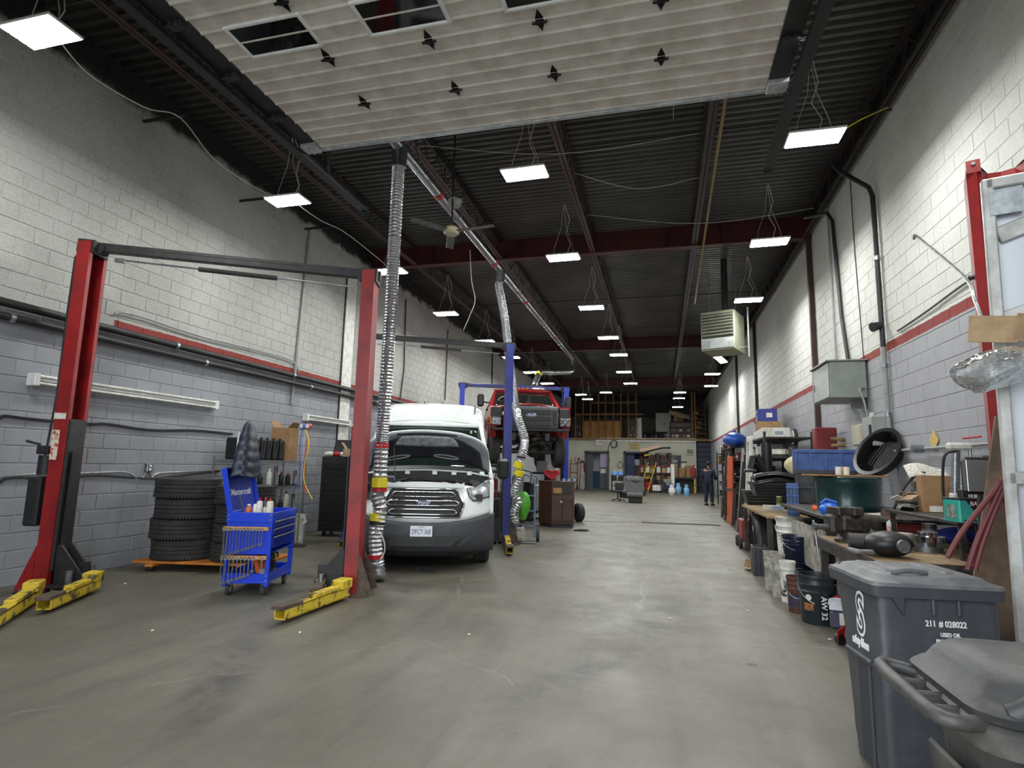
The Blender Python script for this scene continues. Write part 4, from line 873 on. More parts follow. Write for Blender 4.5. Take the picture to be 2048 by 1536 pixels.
# wrench racks
NTH = ORD+['ninth', 'tenth', 'eleventh', 'twelfth', 'thirteenth', 'fourteenth', 'fifteenth', 'sixteenth']
M_RACK = mat('rack timber', (196, 150, 104), .65, rgb2=(168, 124, 80), scale=14)
for z, x0, x1 in ((.735, -.02, .48), (.42, -.02, .48)): cb('wrench_rack', ((x0+x1)/2, -.03, z), (x1-x0, .035, .04), M_RACK, .004)
def wrench_mb(L, w=.018):
    mb = MB(); mb.box((0, 0, -L/2), (w*.5, .006, L), b=.002); P = [(w*.62*math.cos(a), 0, w*.62*math.sin(a)) for a in [2*PI*k/14 for k in range(14)]]
    mb.tube(P, .0045, 6, closed=True); z = -L
    mb.prism([(-w*.3, z+.012), (-w*.75, z), (-w*.72, z-.018), (-w*.3, z-.024), (-w*.3, z-.008), (w*.3, z-.004), (w*.34, z-.022), (w*.74, z-.012), (w*.7, z+.006), (w*.3, z+.014)], -.004, .004, 1); return mb
RC = Matrix.Translation(CO) @ Matrix.Rotation(CY, 4, 'Z')
def wrench(lx, z, L, label, w=.02):
    q = RC @ Vector((lx, -.055, z)); return one('wrench', wrench_mb(L, w), M_CHROME, label, 'wrench', 'combination wrenches hung on the blue cart', 40, loc=q, rot=(0, random.uniform(-.03, .03), CY))
for k in range(13): wrench(.0+.035*k if k > 1 else .0+.04*k, .725, .29-.0115*k if k > 1 else .3, 'chrome wrench on the upper wooden rack of the blue cart, %s from the left' % NTH[k], .03 if k < 2 else .02)
for k in range(10): wrench(.0+.042*k if k < 9 else .44, .41, (.27-.014*k) if k < 8 else .13, 'chrome wrench on the lower wooden rack of the blue cart, %s from the left' % NTH[k], .024)
# generic small goods
def bottle_mb(r, h, neck=.35, sh=.78):
    return MB().lathe([(r*.9, 0), (r, h*.03), (r, h*(sh-.06)), (r*.93, h*sh), (r*neck, h*(sh+.1)), (r*neck, h*.93)], 18)
def bottle(loc, r, h, m, capm, label, name='bottle', cat='bottle', group=None, lab=None, neck=.4, sh=.76, lab_band=(.15, .6)):
    t = thing(name, label, cat, loc, random.uniform(-.5, .5), group); obj('body', bottle_mb(r, h, neck, sh), m, t, 40)
    obj('cap', MB().lathe([(r*neck*1.25, h*.9), (r*neck*1.25, h*.985), (r*neck*1.1, h)], 14), capm, t, 40)
    if lab: obj('label_band', MB().lathe([(r*1.012, h*lab_band[0]), (r*1.012, h*lab_band[1])], 18, cap=False), lab, t, 40)
    return t
def spray_can(loc, r, h, m, capm, label, cat='can', lab=None):
    t = thing('spray_can', label, cat, loc); obj('body', MB().lathe([(r*.95, 0), (r, .006), (r, h*.8), (r*.8, h*.86), (r*.35, h*.88)], 18), m, t, 40)
    obj('nozzle', MB().lathe([(r*.4, h*.87), (r*.4, h*.95), (r*.28, h)], 12), capm, t, 40)
    if lab: obj('label_band', MB().lathe([(r*1.012, h*.2), (r*1.012, h*.55)], 18, cap=False), lab, t, 40)
    return t
TZ = .827
for (x, y, r, h, m, cp, l, kind) in ((.2, .07, .04, .17, mat('orange cleaner', (190, 104, 62), .35), M_WPL, 'orange bottle with white pump on the cart top', 'b'), (.27, .1, .033, .2, M_WHITE, M_DARK, 'white spray can with grey cap on the cart top', 's'), (.32, .07, .033, .24, M_WHITE, M_RTAPE, 'white spray can with red nozzle on the cart top, taller', 's'), (.36, .13, .033, .25, mat('navy can', (46, 44, 74), .35), M_RTAPE, 'dark spray can with red nozzle on the cart top', 's'), (.44, .06, .038, .24, mat('cream can', (222, 214, 196), .35), M_RTAPE, 'cream spray can at the right front corner of the cart top', 's')):
    q = RC @ Vector((x, y, TZ)); (bottle(q, r, h, m, cp, l) if kind == 'b' else spray_can(q, r, h, m, cp, l, lab=M_PAPER))
q = RC @ Vector((.1, .12, TZ)); one('steel_rule', MB().box((0, 0, .13), (.02, .004, .28), (0, -.35, 0)), M_STEEL, 'steel rule leaning in the cart top tray', 'ruler', loc=q)
# things in the cart's lower bay
BZ = .158
def grp(name, label, cat, q, parts, rz=0):
    t = thing(name, label, cat, q, rz)
    for n, mb, m in parts: obj(n, mb, m, t, 40)
    return t
grp('drill', 'black and yellow cordless drill in the lower bay of the blue cart', 'drill', RC @ Vector((.36, .5, BZ)), [('body', MB().cyl((0, -.1, .2), (0, .08, .2), .04, .045, n=12), M_BLACK), ('band', MB().cyl((0, -.03, .2), (0, .02, .2), .047, n=12), M_YEL), ('handle', MB().box((0, .03, .11), (.045, .06, .16), (.2, 0, 0), b=.01), M_BLACK), ('battery', MB().box((0, .02, .03), (.08, .12, .06), b=.01), M_BLACK), ('chuck', MB().cyl((0, -.1, .2), (0, -.17, .2), .022, .012, n=10), M_STEEL)], CY)
grp('plastic_case', 'orange plastic case leaning in the lower bay of the cart', 'case', RC @ Vector((.3, .3, BZ)), [('shell', MB().box((0, 0, .13), (.05, .3, .24), (0, -.3, 0), b=.02), mat('orange plastic', (198, 96, 40), .45)), ('catch', MB().box((.06, 0, .18), (.01, .05, .03), (0, -.3, 0)), M_BLACK)], CY)
grp('jar', 'clear jar of fasteners on the bottom tray of the cart', 'jar', RC @ Vector((.4, .1, BZ)), [('body', MB().lathe([(.04, 0), (.042, .08), (.03, .1)], 16), M_GPL), ('lid', MB().lathe([(.035, .1), (.035, .12)], 16), M_GREY)])
for k, (x, y, a) in enumerate(((.12, .15, .3), (.2, .22, 1.1), (.28, .12, 2.0), (.15, .4, .7), (.3, .65, 2.4))):
    one('hand_tool', MB().cyl((-.1, 0, .02), (.02, 0, .02), .016, .02, n=8).cyl((.02, 0, .02), (.13, 0, .02), .008, n=6), (M_BLACK, M_DARK)[k % 2], 'loose hand tool lying on the bottom tray of the blue cart, %s from the front' % ORD[k], 'tool', 'loose tools in the blue cart', loc=RC @ Vector((x, y, BZ)), rot=(0, 0, a))
# jacket hung over the lid: a puffy quilted drape
def jacket_fn(u, v):
    a = 2*PI*u; v2 = v; r = (.05+.3*v2**.7)*(1+.08*math.sin(5*a)*v2+.02*math.sin(9*a+2)*v2); q = 1+.09*abs(math.sin(v2*PI*5.5))
    return (.5*r*q*math.cos(a)*(1-.2*v2)+.02, r*q*math.sin(a)*1.02, .66-.66*v2+.02*math.sin(3*a)*v2)
jl = RC @ Vector((-.03, .4, 1.3)); one('jacket', MB().grid(jacket_fn, 44, 30), mat('navy nylon', (33, 42, 62), .45, rgb2=(29, 38, 56), scale=4), 'navy quilted puffer jacket draped over the open cart lid', 'jacket', smooth=60, solid=.012, loc=jl, rot=(0, 0, CY+.2))
# jacket sleeve hanging in front of lid
t = thing('broom', 'white-handled broom standing against the wall behind the blue cart', 'broom', (-5.35, 6.95, 0)); obj('handle', MB().cyl((.0, .0, .4), (.04, .0, 1.95), .014, n=8), M_WHITE, t); obj('grip', MB().cyl((-.01, 0, .05), (.01, 0, 1.25), .03, n=8), M_BLACK, t); obj('bristles', MB().box((0, 0, .06), (.1, .25, .12), b=.02), M_BLACK, t)
bpy.data.objects['broom'].location = (fl(458, 1112).x-.06, fl(458, 1112).y, 0)
# ================================================================== right side
def rest(x0, y0, x1, y1, z):     # footprint of something whose base shows at the box bottom, resting on height z
    b = fl((x0+x1)/2, y1, z); return b, msz(x1-x0, b), msz(y1-y0, b)
def faceyaw(b): return math.atan2(b.y, b.x)-PI/2
# ---- wheeled bin with lettering
Bn = thing('wheeled_bin', 'tall dark grey wheeled bin with white lettering, flat lid', 'bin', (1.05, 3.4, 0), math.radians(7)); Bn.scale = (.97, .62, 1)
def bring(z, x0, x1, y0, y1, r):
    P = []
    for cx, cy, a0 in ((x1-r, y0+r, -90), (x1-r, y1-r, 0), (x0+r, y1-r, 90), (x0+r, y0+r, 180)):
        for k in range(5): a = math.radians(a0+90*k/4); P.append((cx+r*math.cos(a), cy+r*math.sin(a), z))
    return P
M_LID = mat('dusty bin lid', (86, 87, 92), .5, rgb2=(122, 121, 120), scale=4, bump=.1, bscale=40, lo=.42, hi=.7)
obj('body', MB().loft([bring(.0, -.005, .55, -.01, .56, .05), bring(.45, -.008, .565, -.01, .66, .05), bring(.6, -.01, .57, -.01, .7, .05), bring(.62, -.0, .575, .0, .72, .05), bring(.9, .0, .585, .02, .86, .06)]), M_GREYBIN, Bn, 40)
obj('rim', MB().loft([bring(.885, -.03, .61, -.02, .9, .06), bring(.935, -.035, .615, -.025, .905, .06)]), M_GREYBIN, Bn, 40)
ld = obj('lid', MB().loft([bring(.937, -.035, .615, -.025, .9, .06), bring(.955, -.03, .61, -.02, .9, .06), bring(.96, .01, .57, .03, .86, .08), bring(.982, .03, .55, .05, .84, .08), bring(.99, .06, .52, .09, .8, .08)]), M_LID, Bn, 40)
for x in (.12, .22, .42): obj('lid_rib', MB().box((x, .48, .988), (.05, .56, .018), b=.008), M_LID, ld, 40)
obj('lid_handle', MB().tube(smooth_path([(.12, .13, .985), (.115, .09, 1.0), (.17, .075, 1.01), (.24, .085, 1.005), (.27, .11, .998), (.25, .15, .985)]), .014, 8), M_LID, ld, 60)
obj('grab_bar', MB().tube(smooth_path([(.05, .86, .93), (.06, .99, .94), (.28, 1.0, .95), (.52, .99, .94), (.54, .86, .93)]), .02, 8), M_GREYBIN, Bn, 60)
for x in (.26, .38): obj('body_rib', MB().box((x, .008, .845), (.016, .045, .08), b=.006), M_GREYBIN, Bn)
obj('corner_gusset', MB().prism([(.06, .885), (.12, .885), (.11, .8)], -.015, .03, 1), M_GREYBIN, Bn)
obj('side_recess', MB().box((-.012, .28, .27), (.02, .2, .5), b=.008), mat('bin recess shade', (52, 54, 59), .55), Bn, 40); obj('lift_bar', MB().cyl((-.02, .1, .54), (-.02, .55, .54), .018, n=10), M_GREYBIN, Bn)  # raised plate; the recess shade is put into a darker plastic colour
obj('axle', MB().cyl((.05, .7, .12), (.5, .7, .12), .015, n=8), M_STEEL, Bn)
for x in (.06, .44): obj('wheel', MB().cyl((x, .7, .12), (x+.05, .7, .12), .12, n=20), M_RUB, Bn, 40)
tl = (math.radians(85.9), 0, 0)
for tx_, sz_, x_, z_ in (('211', .04, .242, .765), ('#', .04, .29, .765), ('028022', .04, .36, .765), ('USED OIL', .026, .33, .715), ('FILTERS ONLY', .026, .33, .683)): text('bin_lettering', tx_, sz_, M_WINK, Bn, (x_, .0045+.0714*(z_-.748)-.002, z_), tl, .002, 0, .85, .001)
lg = Euler((PI/2, 0, -PI/2))
text('logo', 'S', .3, M_WINK, Bn, (-.0035, .34, .74), lg, .001, 0, 1.1, .014); text('logo_core', 'S', .3, M_GREYBIN, Bn, (-.005, .34, .74), lg, .001, 0, 1.1, -.002); text('logo_letter', 'K', .085, M_WINK, Bn, (-.007, .34, .74), lg, .001, 0, .8, .001)
text('bin_logo_name', 'safety-kleen', .062, M_WINK, Bn, (-.012, .34, .605), lg, .002, .1, 1, .002)
# ---- near bin, domed lid, turned
p0, p1 = fl(1796, 1338, .86), fl(1936, 1456, .86); d = (p1-p0); a2 = math.atan2(d.y, d.x)
Bm = thing('wheeled_bin', 'dusty charcoal wheeled bin with domed lid nearest the camera', 'bin', (p0.x, p0.y, 0), a2)
M_BIN2 = mat('charcoal bin plastic', (50, 50, 52), .5, rgb2=(92, 88, 82), scale=3.2, bump=.1, bscale=30, lo=.48, hi=.72)
W2, D2 = d.length, .78
def b2(z, i, r=.1, ex=0): return bring(z, .0+i-ex, W2-i+ex, .06+i, D2+.06-i, r)
obj('body', MB().loft([b2(0, .09), b2(.4, .05), b2(.8, .01), b2(.82, .0)]), M_BIN2, Bm, 40)
obj('rim', MB().loft([b2(.8, -.03), b2(.86, -.035), b2(.875, -.02)]), M_BIN2, Bm, 40)
ld = obj('lid', MB().loft([b2(.876, -.03), b2(.9, -.04), b2(.92, -.02), b2(.925, -.01), b2(.962, .01), b2(.985, .035), b2(.995, .1, .08)]), M_BIN2, Bm, 40)
obj('lid_bar', MB().tube(smooth_path([(W2+.0, .1, .9), (W2+.05, .25, .99), (W2+.05, .5, .99), (W2, .68, .9)]), .03, 8), M_BIN2, ld, 60)
obj('push_handle', MB().tube(smooth_path([(.06, .08, .86), (.0, -.01, .87), (.03, -.06, .875), (W2*.5, -.065, .875), (W2-.03, -.06, .875), (W2, -.01, .87), (W2-.06, .08, .86)]), .021, 10), M_BIN2, Bm, 60)
for x in (W2*.27, W2*.5, W2*.73): obj('handle_rib', MB().box((x, .02, .85), (.02, .15, .04), b=.006), M_BIN2, Bm)
obj('body_panel', MB().box((W2*.5, .075, .45), (W2*.6, .02, .5), (.12, 0, 0), b=.01), M_BIN2, Bm)
for x in (.0, W2-.06): obj('wheel', MB().cyl((x, .12, .11), (x+.06, .1, .11), .11, n=20), M_RUB, Bm, 40)
# ---- leaning white frame panel, board, cardboard, plastic bag at the right edge
t = thing('aluminium_frame', 'tall white aluminium frame panel leaning at the right edge of the photo', 'panel', (1.8, 3.8, 0), 0, rot=(.096, 0, -.3))
M_FRM = mat('scuffed white aluminium', (198, 200, 198), .45, .2, rgb2=(158, 156, 150), scale=6)
for x in (.03, .75): obj('stile', MB().box((x, 0, 1.56), (.055, .05, 3.12), b=.008), M_FRM, t)
for z, h in ((3.09, .06), (1.5, .07), (.06, .1)): obj('rail', MB().box((.39, 0, z), (.74, .05, h), b=.008), M_FRM, t)
for z0, z1 in ((2.78, 3.06), (2.32, 2.6)): obj('brace', MB().box((.41, .01, (z0+z1)/2), (.74, .03, .09), (0, -.32, 0), b=.006), M_FRM, t)
obj('sheet', MB().box((.375, .03, 1.56), (.72, .008, 3.05)), mat('pale sheet metal', (196, 202, 208), .4, .3), t)
obj('corner_plate', MB().box((.1, -.028, 2.98), (.14, .006, .14)), M_STEEL, t)
t = thing('plywood_board', 'stained brown board leaning between the bins and the red column', 'board', (0, 0, 0)); Q = [at(1925, 1330, 4.32), at(2075, 1330, 4.32), at(2060, 900, 4.5), at(2022, 826, 4.52), at(1992, 832, 4.52)]; QQ = [Vector((Q[0].x, 4.27, .0)), Vector((Q[1].x, 4.27, .0)), Q[1], Q[2], Q[3], Q[4], Q[0]]
obj('board', MB().loft([QQ, [q+Vector((0, .022, 0)) for q in QQ]]), mat('stained hardboard', (112, 92, 74), .75, rgb2=(78, 64, 52), scale=5), t)
p = at(2010, 655, 3.45); t = thing('cardboard_flap', 'folded cardboard piece tied on the white frame panel', 'cardboard', (p.x-.12, 3.47, p.z-.08), rot=(0, .1, -.3)); mb = MB(); mb.box((.06, 0, .08), (.2, .012, .14), (0, 0, .1)); mb.box((.22, .03, .09), (.16, .012, .14), (.2, 0, .5)); obj('sheet', mb, M_CARD2, t)
def bagfn(u, v):
    a = 2*PI*u; r = .02+.13*math.sin(PI*min(1, v*1.05))**.7*(1+.25*math.sin(5*a+3*v)); return (r*math.cos(a)*1.2-.16*v, r*math.sin(a)*.5, -.05-.24*v)
pb = at(2030, 690, 3.4); m_bag = mat('clear plastic film', (226, 230, 232), .1, trans=.92, bump=.9, bscale=16)
one('plastic_bag', MB().grid(bagfn, 26, 16), m_bag, 'crumpled clear plastic bag hanging from the cardboard on the white frame', 'bag', smooth=60, loc=(pb.x, 3.43, pb.z+.05))
cable([at(1828, 478, 5.4), at(1829, 470, 5.35), at(1845, 482, 5.3), at(1930, 555, 4.6), at(1950, 600, 4.4), at(1966, 640, 4.2), at(1975, 650, 3.9)], 'bent thin metal tube sticking up behind the cardboard', .012, M_ALU, 'pipe', 'bent_tube')
# ---- workbench with vise
WBZ = .85
t = thing('workbench', 'heavy steel-framed workbench with worn plywood top and a vise', 'bench', (0, 0, 0))
obj('top', MB().box((2.31, 5.9, WBZ-.012), (1.5, 1.7, .024), b=.004), M_PLY, t)
mb = MB(); mb.box((2.31, 6.74, WBZ-.055), (1.56, .05, .1)); mb.box((1.54, 5.9, WBZ-.055), (.05, 1.7, .1)); mb.box((2.31, 5.07, WBZ-.055), (1.56, .05, .1)); obj('frame', mb, M_GREASE, t)
for x, y in ((1.6, 6.7), (1.6, 5.1), (3.03, 6.7), (3.03, 5.1)): obj('leg', MB().box((x, y, .4), (.07, .07, .8), b=.006), M_GREASE, t)
obj('lower_panel', MB().box((1.68, 5.9, .4), (.012, 1.4, .7)), M_GPL, t)
vb = fl(1672, 1083, WBZ)
t = thing('bench_vise', 'big greasy bench vise at the far corner of the workbench', 'vise', (vb.x+.12, vb.y+.0, WBZ), math.radians(20))
obj('base', MB().lathe([(.13, 0), (.13, .03), (.08, .05), (.08, .1)], 18), M_GREASE, t, 40)
mb = MB(); mb.box((.04, 0, .17), (.3, .14, .16), b=.03); mb.box((.04, 0, .29), (.1, .2, .08), b=.01); mb.cyl((.15, 0, .2), (.3, 0, .2), .05, n=12); obj('fixed_jaw', mb, M_GREASE, t, 40)
mb = MB(); mb.box((-.16, 0, .17), (.12, .15, .18), b=.025); mb.box((-.13, 0, .29), (.06, .2, .08), b=.01); mb.box((-.02, 0, .13), (.3, .07, .07)); obj('sliding_jaw', mb, M_GREASE, t, 40)
mb = MB(); mb.cyl((-.2, 0, .14), (-.33, 0, .14), .025, n=10); mb.cyl((-.33, 0, .14), (-.36, 0, .14), .035, n=10); obj('screw', mb, M_STEEL, t, 40); obj('handle', MB().tube([(-.345, .02, .2), (-.345, -.01, .05), (-.35, -.04, -.12)], .012, 8), M_STEEL, t, 60)
# ---- back shelf carrying the green tank etc.
SHZ = 1.15
t = thing('back_shelf', 'dark steel shelf behind the workbench with a battery and boxes on it', 'shelf', (0, 0, 0))
obj('top', MB().box((2.6, 6.0, SHZ-.015), (.82, 1.5, .03), b=.004), M_GREASE, t)
for x, y in ((2.24, 5.3), (2.24, 6.7), (2.97, 6.7), (2.97, 5.3)): obj('leg', MB().box((x, y, (SHZ+WBZ)/2-.015), (.04, .04, SHZ-WBZ-.03)), M_GREASE, t)
t = thing('tank_stand', 'dark timber stand under the green tank and crates', 'stand', (0, 0, 0))
TKZ = 1.04
obj('top', MB().box((2.36, 8.05, TKZ-.02), (1.4, 2.4, .04), b=.005).box((2.6, 9.8, TKZ-.02), (.9, 1.08, .04), b=.005), M_GREASE, t)
for x, y in ((1.72, 6.92), (2.25, 10.2), (3.0, 6.92), (3.0, 10.2)): obj('leg', MB().box((x, y, TKZ/2-.02), (.09, .09, TKZ-.04)), M_GREASE, t)
obj('side_panel', MB().box((1.7, 8.0, .62), (.02, 2.2, .5)), M_GPL, t)
b, w_, h_ = rest(1649, 955, 1775, 1024, TKZ); b.y += .36
GT = thing('tank', 'wide dark green round tank with a timber lid, below the black tub', 'tank', (b.x+.02, b.y, TKZ)); R_ = w_*.5
obj('drum', MB().lathe([(R_*.9, 0), (R_*.93, .03), (R_*.955, .06), (R_*.94, .08), (R_*.98, h_*.8), (R_*1.0, h_*.84), (R_*.99, h_*.9), (R_*1.01, h_*.97), (R_*.97, h_)], 40), mat('bottle green enamel', (14, 52, 52), .3, rgb2=(10, 38, 40), scale=4, coat=.3), GT, 40)
obj('lid', MB().box((-.04, 0, h_+.012), (R_*2.15, R_*1.5, .02), (0, 0, .12), b=.003), M_WOOD, GT)
for px, m, l in ((1678, M_WPL, 'white paper cup on the tank lid, left of two'), (1693, mat('cream can', (222, 214, 196)), 'cream cup on the tank lid, right of two')):
    q = at(px, 955, b.y-.1); one('cup', MB().lathe([(.036, 0), (.04, .1), (.034, .1), (.032, .01)], 16), m, l, 'cup', smooth=40, loc=(q.x, q.y, TKZ+h_+.023))
def crate(x0, y0, x1, y1, z, label, m, dp=.4, rows=3):
    b, w, h = rest(x0, y0, x1, y1, z); yw = faceyaw(b)*.35
    t = thing('crate', label, 'crate', (b.x, b.y, z), yw); T = .015
    for c, d in (((0, T/2, h/2), (w, T, h)), ((0, dp-T/2, h/2), (w, T, h)), ((-w/2+T/2, dp/2, h/2), (T, dp, h)), ((w/2-T/2, dp/2, h/2), (T, dp, h))): obj('wall', MB().box(c, d), m, t)
    obj('floor', MB().box((0, dp/2, .01), (w-.02, dp-.02, .015)), m, t); obj('rim', MB().box((0, -.006, h-.025), (w+.03, .03, .05), b=.006), m, t)
    for k in range(rows+1): obj('rib', MB().box((-w/2+.02+k*(w-.04)/rows, -.008, h/2), (.04, .02, h*.96), b=.004), m, t)
    obj('base_rim', MB().box((0, -.004, .03), (w, .02, .03), b=.004), m, t); return t, b, w, h
M_CRB = mat('blue crate plastic', (58, 92, 156), .5, rgb2=(44, 64, 108), scale=7); M_CRK = mat('black crate plastic', (40, 42, 46), .5, rgb2=(58, 60, 62), scale=9)
bx = fl(1655, 1000, TKZ); 
def stack(px0, px1, ys, label_mats, dp, z):
    b = fl((px0+px1)/2, ys[-1], z); w = msz(px1-px0, b)
    for i in range(len(ys)-1, 0, -1):
        h = msz(ys[i]-ys[i-1], b); l, m = label_mats[i-1]; t = thing('crate', l, 'crate', (b.x, b.y, z), math.radians(-8)); T = .015
        for c, d in (((0, T/2, h/2), (w, T, h)), ((0, dp-T/2, h/2), (w, T, h)), ((-w/2+T/2, dp/2, h/2), (T, dp, h)), ((w/2-T/2, dp/2, h/2), (T, dp, h))): obj('wall', MB().box(c, d), m, t)
        obj('floor', MB().box((0, dp/2, .01), (w-.02, dp-.02, .015)), m, t); obj('rim', MB().box((0, -.008, h-.03), (w+.02, .03, .055), b=.006), m, t)
        for k in range(5): obj('rib', MB().box((-w/2+.03+k*(w-.06)/4, -.006, h/2), (.05, .018, h*.95), b=.004), m, t)
        z += h+.002
stack(1598, 1714, [900, 942, 972, 1006], [('blue plastic crate, topmost of its stack below the clock', M_CRB), ('black plastic crate under the blue one', M_CRK), ('black plastic crate at the bottom of the stack behind the green tank', M_CRK)], .4, TKZ)
# ---- black tub hung on the wall, boxes, conduits
c = at(1757, 903, 8.95); t = thing('fan_shroud', 'round black plastic tub hung tilted under the electrical boxes', 'tub', (2.86, 8.95, c.z), rot=(math.radians(60), math.radians(18), math.radians(-62))); t.scale = (.8, 1.0, .62); t.scale = (.72, .9, .6)
obj('shell', MB().lathe([(.3, -.3), (.33, -.29), (.38, -.02), (.42, 0), (.42, .02), (.36, .02), (.34, -.02), (.29, -.27), (.1, -.28)], 32), mat('shiny black plastic', (18, 18, 20), .25), t, 40)
mb = MB()
for k in range(7): mb.box((-.18+.06*k, 0, -.24), (.02, .4, .02), b=.004)
obj('grille_bar', mb, M_BPLAST, t); obj('mount_lug', MB().box((0, -.44, 0), (.12, .08, .04), b=.01), M_BPLAST, t); obj('back_bracket', MB().box((.0, .34, -.34), (.2, .2, .12), b=.02), M_BPLAST, t)
def wallbox(x0, y0, x1, y1, Yn, dp, m, name, label, cat, parts=()):
    a = at(x1, y1, Yn); h = msz(y1-y0, a); w = msz(x1-x0, a)
    t = thing(name, label, cat, (XR-dp/2-.012, Yn+w*.9, a.z)); L = w*1.8
    obj('enclosure', MB().box((0, 0, h/2), (dp, L, h), b=.008), m, t); return t, L, h, dp
a = at(1735, 795, 10.0); h = 75*msz(1, a)
t = thing('electrical_cabinet', 'large grey-green electrical cabinet on the right wall above the small boxes', 'cabinet', (XR-.29, 10.0, a.z), 0)
M_EL = mat('electrical grey', (140, 148, 142), .45, rgb2=(126, 132, 126), scale=4)
obj('enclosure', MB().box((0, .5, h/2), (.52, 1.0, h), b=.01), M_EL, t); obj('rain_lid', MB().box((-.02, .5, h+.012), (.6, 1.06, .025), b=.006), M_EL, t); obj('door', MB().box((-.268, .5, h/2), (.016, .94, h*.94), b=.005), M_EL, t); obj('latch', MB().box((-.285, .9, h*.45), (.02, .03, .12), b=.005), M_STEEL, t); obj('knockout', MB().cyl((.05, -.004, h*.2), (.05, .002, h*.2), .035, n=16), M_GREY, t); obj('fitting', MB().cyl((.2, -.04, h*.25), (.2, 0, h*.25), .022, n=10), M_STEEL, t)
conduit([(3.08, 9.96, a.z+.15), (2.98, 9.9, a.z+.12), (3.02, 9.85, a.z-.1), (3.07, 9.82, a.z-.6)], 'looped grey cable from the electrical cabinet side', .014)
for k in range(4): conduit([(XR-.2+.04*k, 10.3, a.z), (XR-.18+.04*k, 10.25, a.z-.15), (XR-.1+.02*k, 10.1-.05*k, a.z-.25), (XR-.06, 10.0-.06*k, a.z-.75)], 'grey cable below the electrical cabinet, %s from the left' % ORD[k], .013)
b1 = at(1730, 890, 9.7)
t = thing('junction_box', 'beige switch box with red button below the electrical cabinet', 'box', (XR-.13, 9.75, b1.z)); h = 42*msz(1, b1)
obj('enclosure', MB().box((0, .18, h/2), (.24, .36, h), b=.01), mat('beige enamel', (182, 176, 156), .5), t); obj('cover', MB().box((-.125, .18, h/2), (.01, .32, h*.9), b=.004), mat('beige enamel', (182, 176, 156)), t); obj('stop_button', MB().cyl((.05, .0, h*.8), (.05, -.04, h*.8), .045, .04, n=16), M_RTAPE, t)
b1 = at(1775, 890, 9.1)
t = thing('disconnect_switch', 'dark grey disconnect switch behind the black tub', 'switch', (XR-.14, 9.15, b1.z)); obj('enclosure', MB().box((0, .2, .2), (.26, .4, .42), b=.01), M_GREY, t); obj('lever', MB().box((-.14, .05, .2), (.03, .05, .18), b=.008), M_BLACK, t)
sb = at(1711, 835, 9.9); t = thing('light_switch', 'small white switch above the beige box', 'switch', (XR-.03, 9.9, sb.z)); obj('plate', MB().box((0, 0, 0), (.05, .09, .15), b=.006), M_WHITE, t); obj('rocker', MB().box((-.03, 0, 0), (.01, .03, .06)), M_WPL, t)
q = wl(1775, 345, XR-.06)
t = thing('conduit', 'thick conduit on the right wall, dark above and grey below the red stripe', 'conduit', (XR-.06, 9.15, 0)); obj('upper_pipe', MB().tube([(-.35, .6, 6.5), (-.3, .35, 6.2), (-.03, .03, 5.75), (0, 0, 5.6), (0, 0, 3.3)], .035, 10), M_DARK, t, 50); obj('lower_pipe', MB().cyl((0, 0, 3.3), (0, 0, 1.6), .036, n=10), M_GREY, t, 50); obj('lamp_head', MB().cyl((-.02, -.02, 3.62), (-.14, -.06, 3.58), .05, .07, n=12), M_BLACK, t, 40)
for z in (2.3, 3.0, 4.6): obj('coupling', MB().cyl((0, 0, z), (0, 0, z+.06), .043, n=10), M_STEEL, t)
one('conduit', MB().tube([(2.8, 11.9, 6.5), (3.05, 11.3, 6.3), (3.1, 11.2, 6.1), (3.1, 11.0, 4.2), (3.1, 10.75, 3.3)], .032, 8), M_BLACK, 'dark conduit bundle entering the top of the electrical cabinet', 'conduit')
one('conduit', MB().tube([(3.11, 11.5, 6.6), (3.11, 11.5, 3.5)], .018, 6), M_GREY, 'thin grey conduit beside the dark conduit bundle', 'conduit')
cable([(3.13, 10.2, 6.5), (3.13, 10.2, 5.2), (3.13, 10.1, 3.0), (3.13, 10.1, 2.2)], 'thin dark line down the right wall between conduits', .008, M_BLACK)
cable([wl(1795, 662, XR-.03), wl(1850, 625, XR-.03), wl(1925, 570, XR-.03), wl(1975, 540, XR-.03)], 'black cable rising along the right wall above the red stripe', .012, M_BLACK)
t = thing('air_pipe', 'grey compressed air pipe along the right wall above the bench', 'pipe', (XR-.06, 0, wl(1880, 895, XR-.06).z)); obj('pipe', MB().cyl((0, 5.3, 0), (0, 9.6, 0), .02, n=8), M_GREY, t); obj('valve_body', MB().cyl((0, 8.1, 0), (-.12, 8.1, 0), .05, n=12), M_STEEL, t, 40); obj('red_lever', MB().box((-.06, 6.8, .07), (.02, .35, .02), b=.005), M_RTAPE, t); obj('regulator', MB().box((-.03, 6.05, -.02), (.08, .2, .09), b=.02), mat('mint plastic', (112, 176, 144), .5), t)
one('paper_note', MB().box((0, 0, 0), (.004, .17, .17), (PI/4, 0, 0)), mat('yellow note', (206, 184, 112), .8, rgb2=(180, 152, 84), scale=30), 'yellow diamond note stuck on the right wall above the air pipe', 'note', loc=wl(1868, 880, XR-.02))
q = wl(1591, 874, XR-.03); t = thing('wall_clock', 'round black-rimmed wall clock on the right wall', 'clock', q); obj('case', MB().cyl((0, 0, 0), (-.06, 0, 0), .2, n=28), M_BLACK, t, 40); obj('dial', MB().cyl((-.06, 0, 0), (-.066, 0, 0), .175, n=28), M_WHITE, t, 40); mb = MB(); mb.box((-.069, 0, .05), (.004, .012, .1)); mb.box((-.069, .03, 0), (.004, .07, .012)); obj('hand', mb, M_INK, t)
q = wl(1640, 905, XR-.35); t = thing('pipe_bender', 'red steel frame tool on the right wall behind the blue crate', 'tool', (2.85, 11.6, 0)); zb = at(1640, 905, 11.6).z
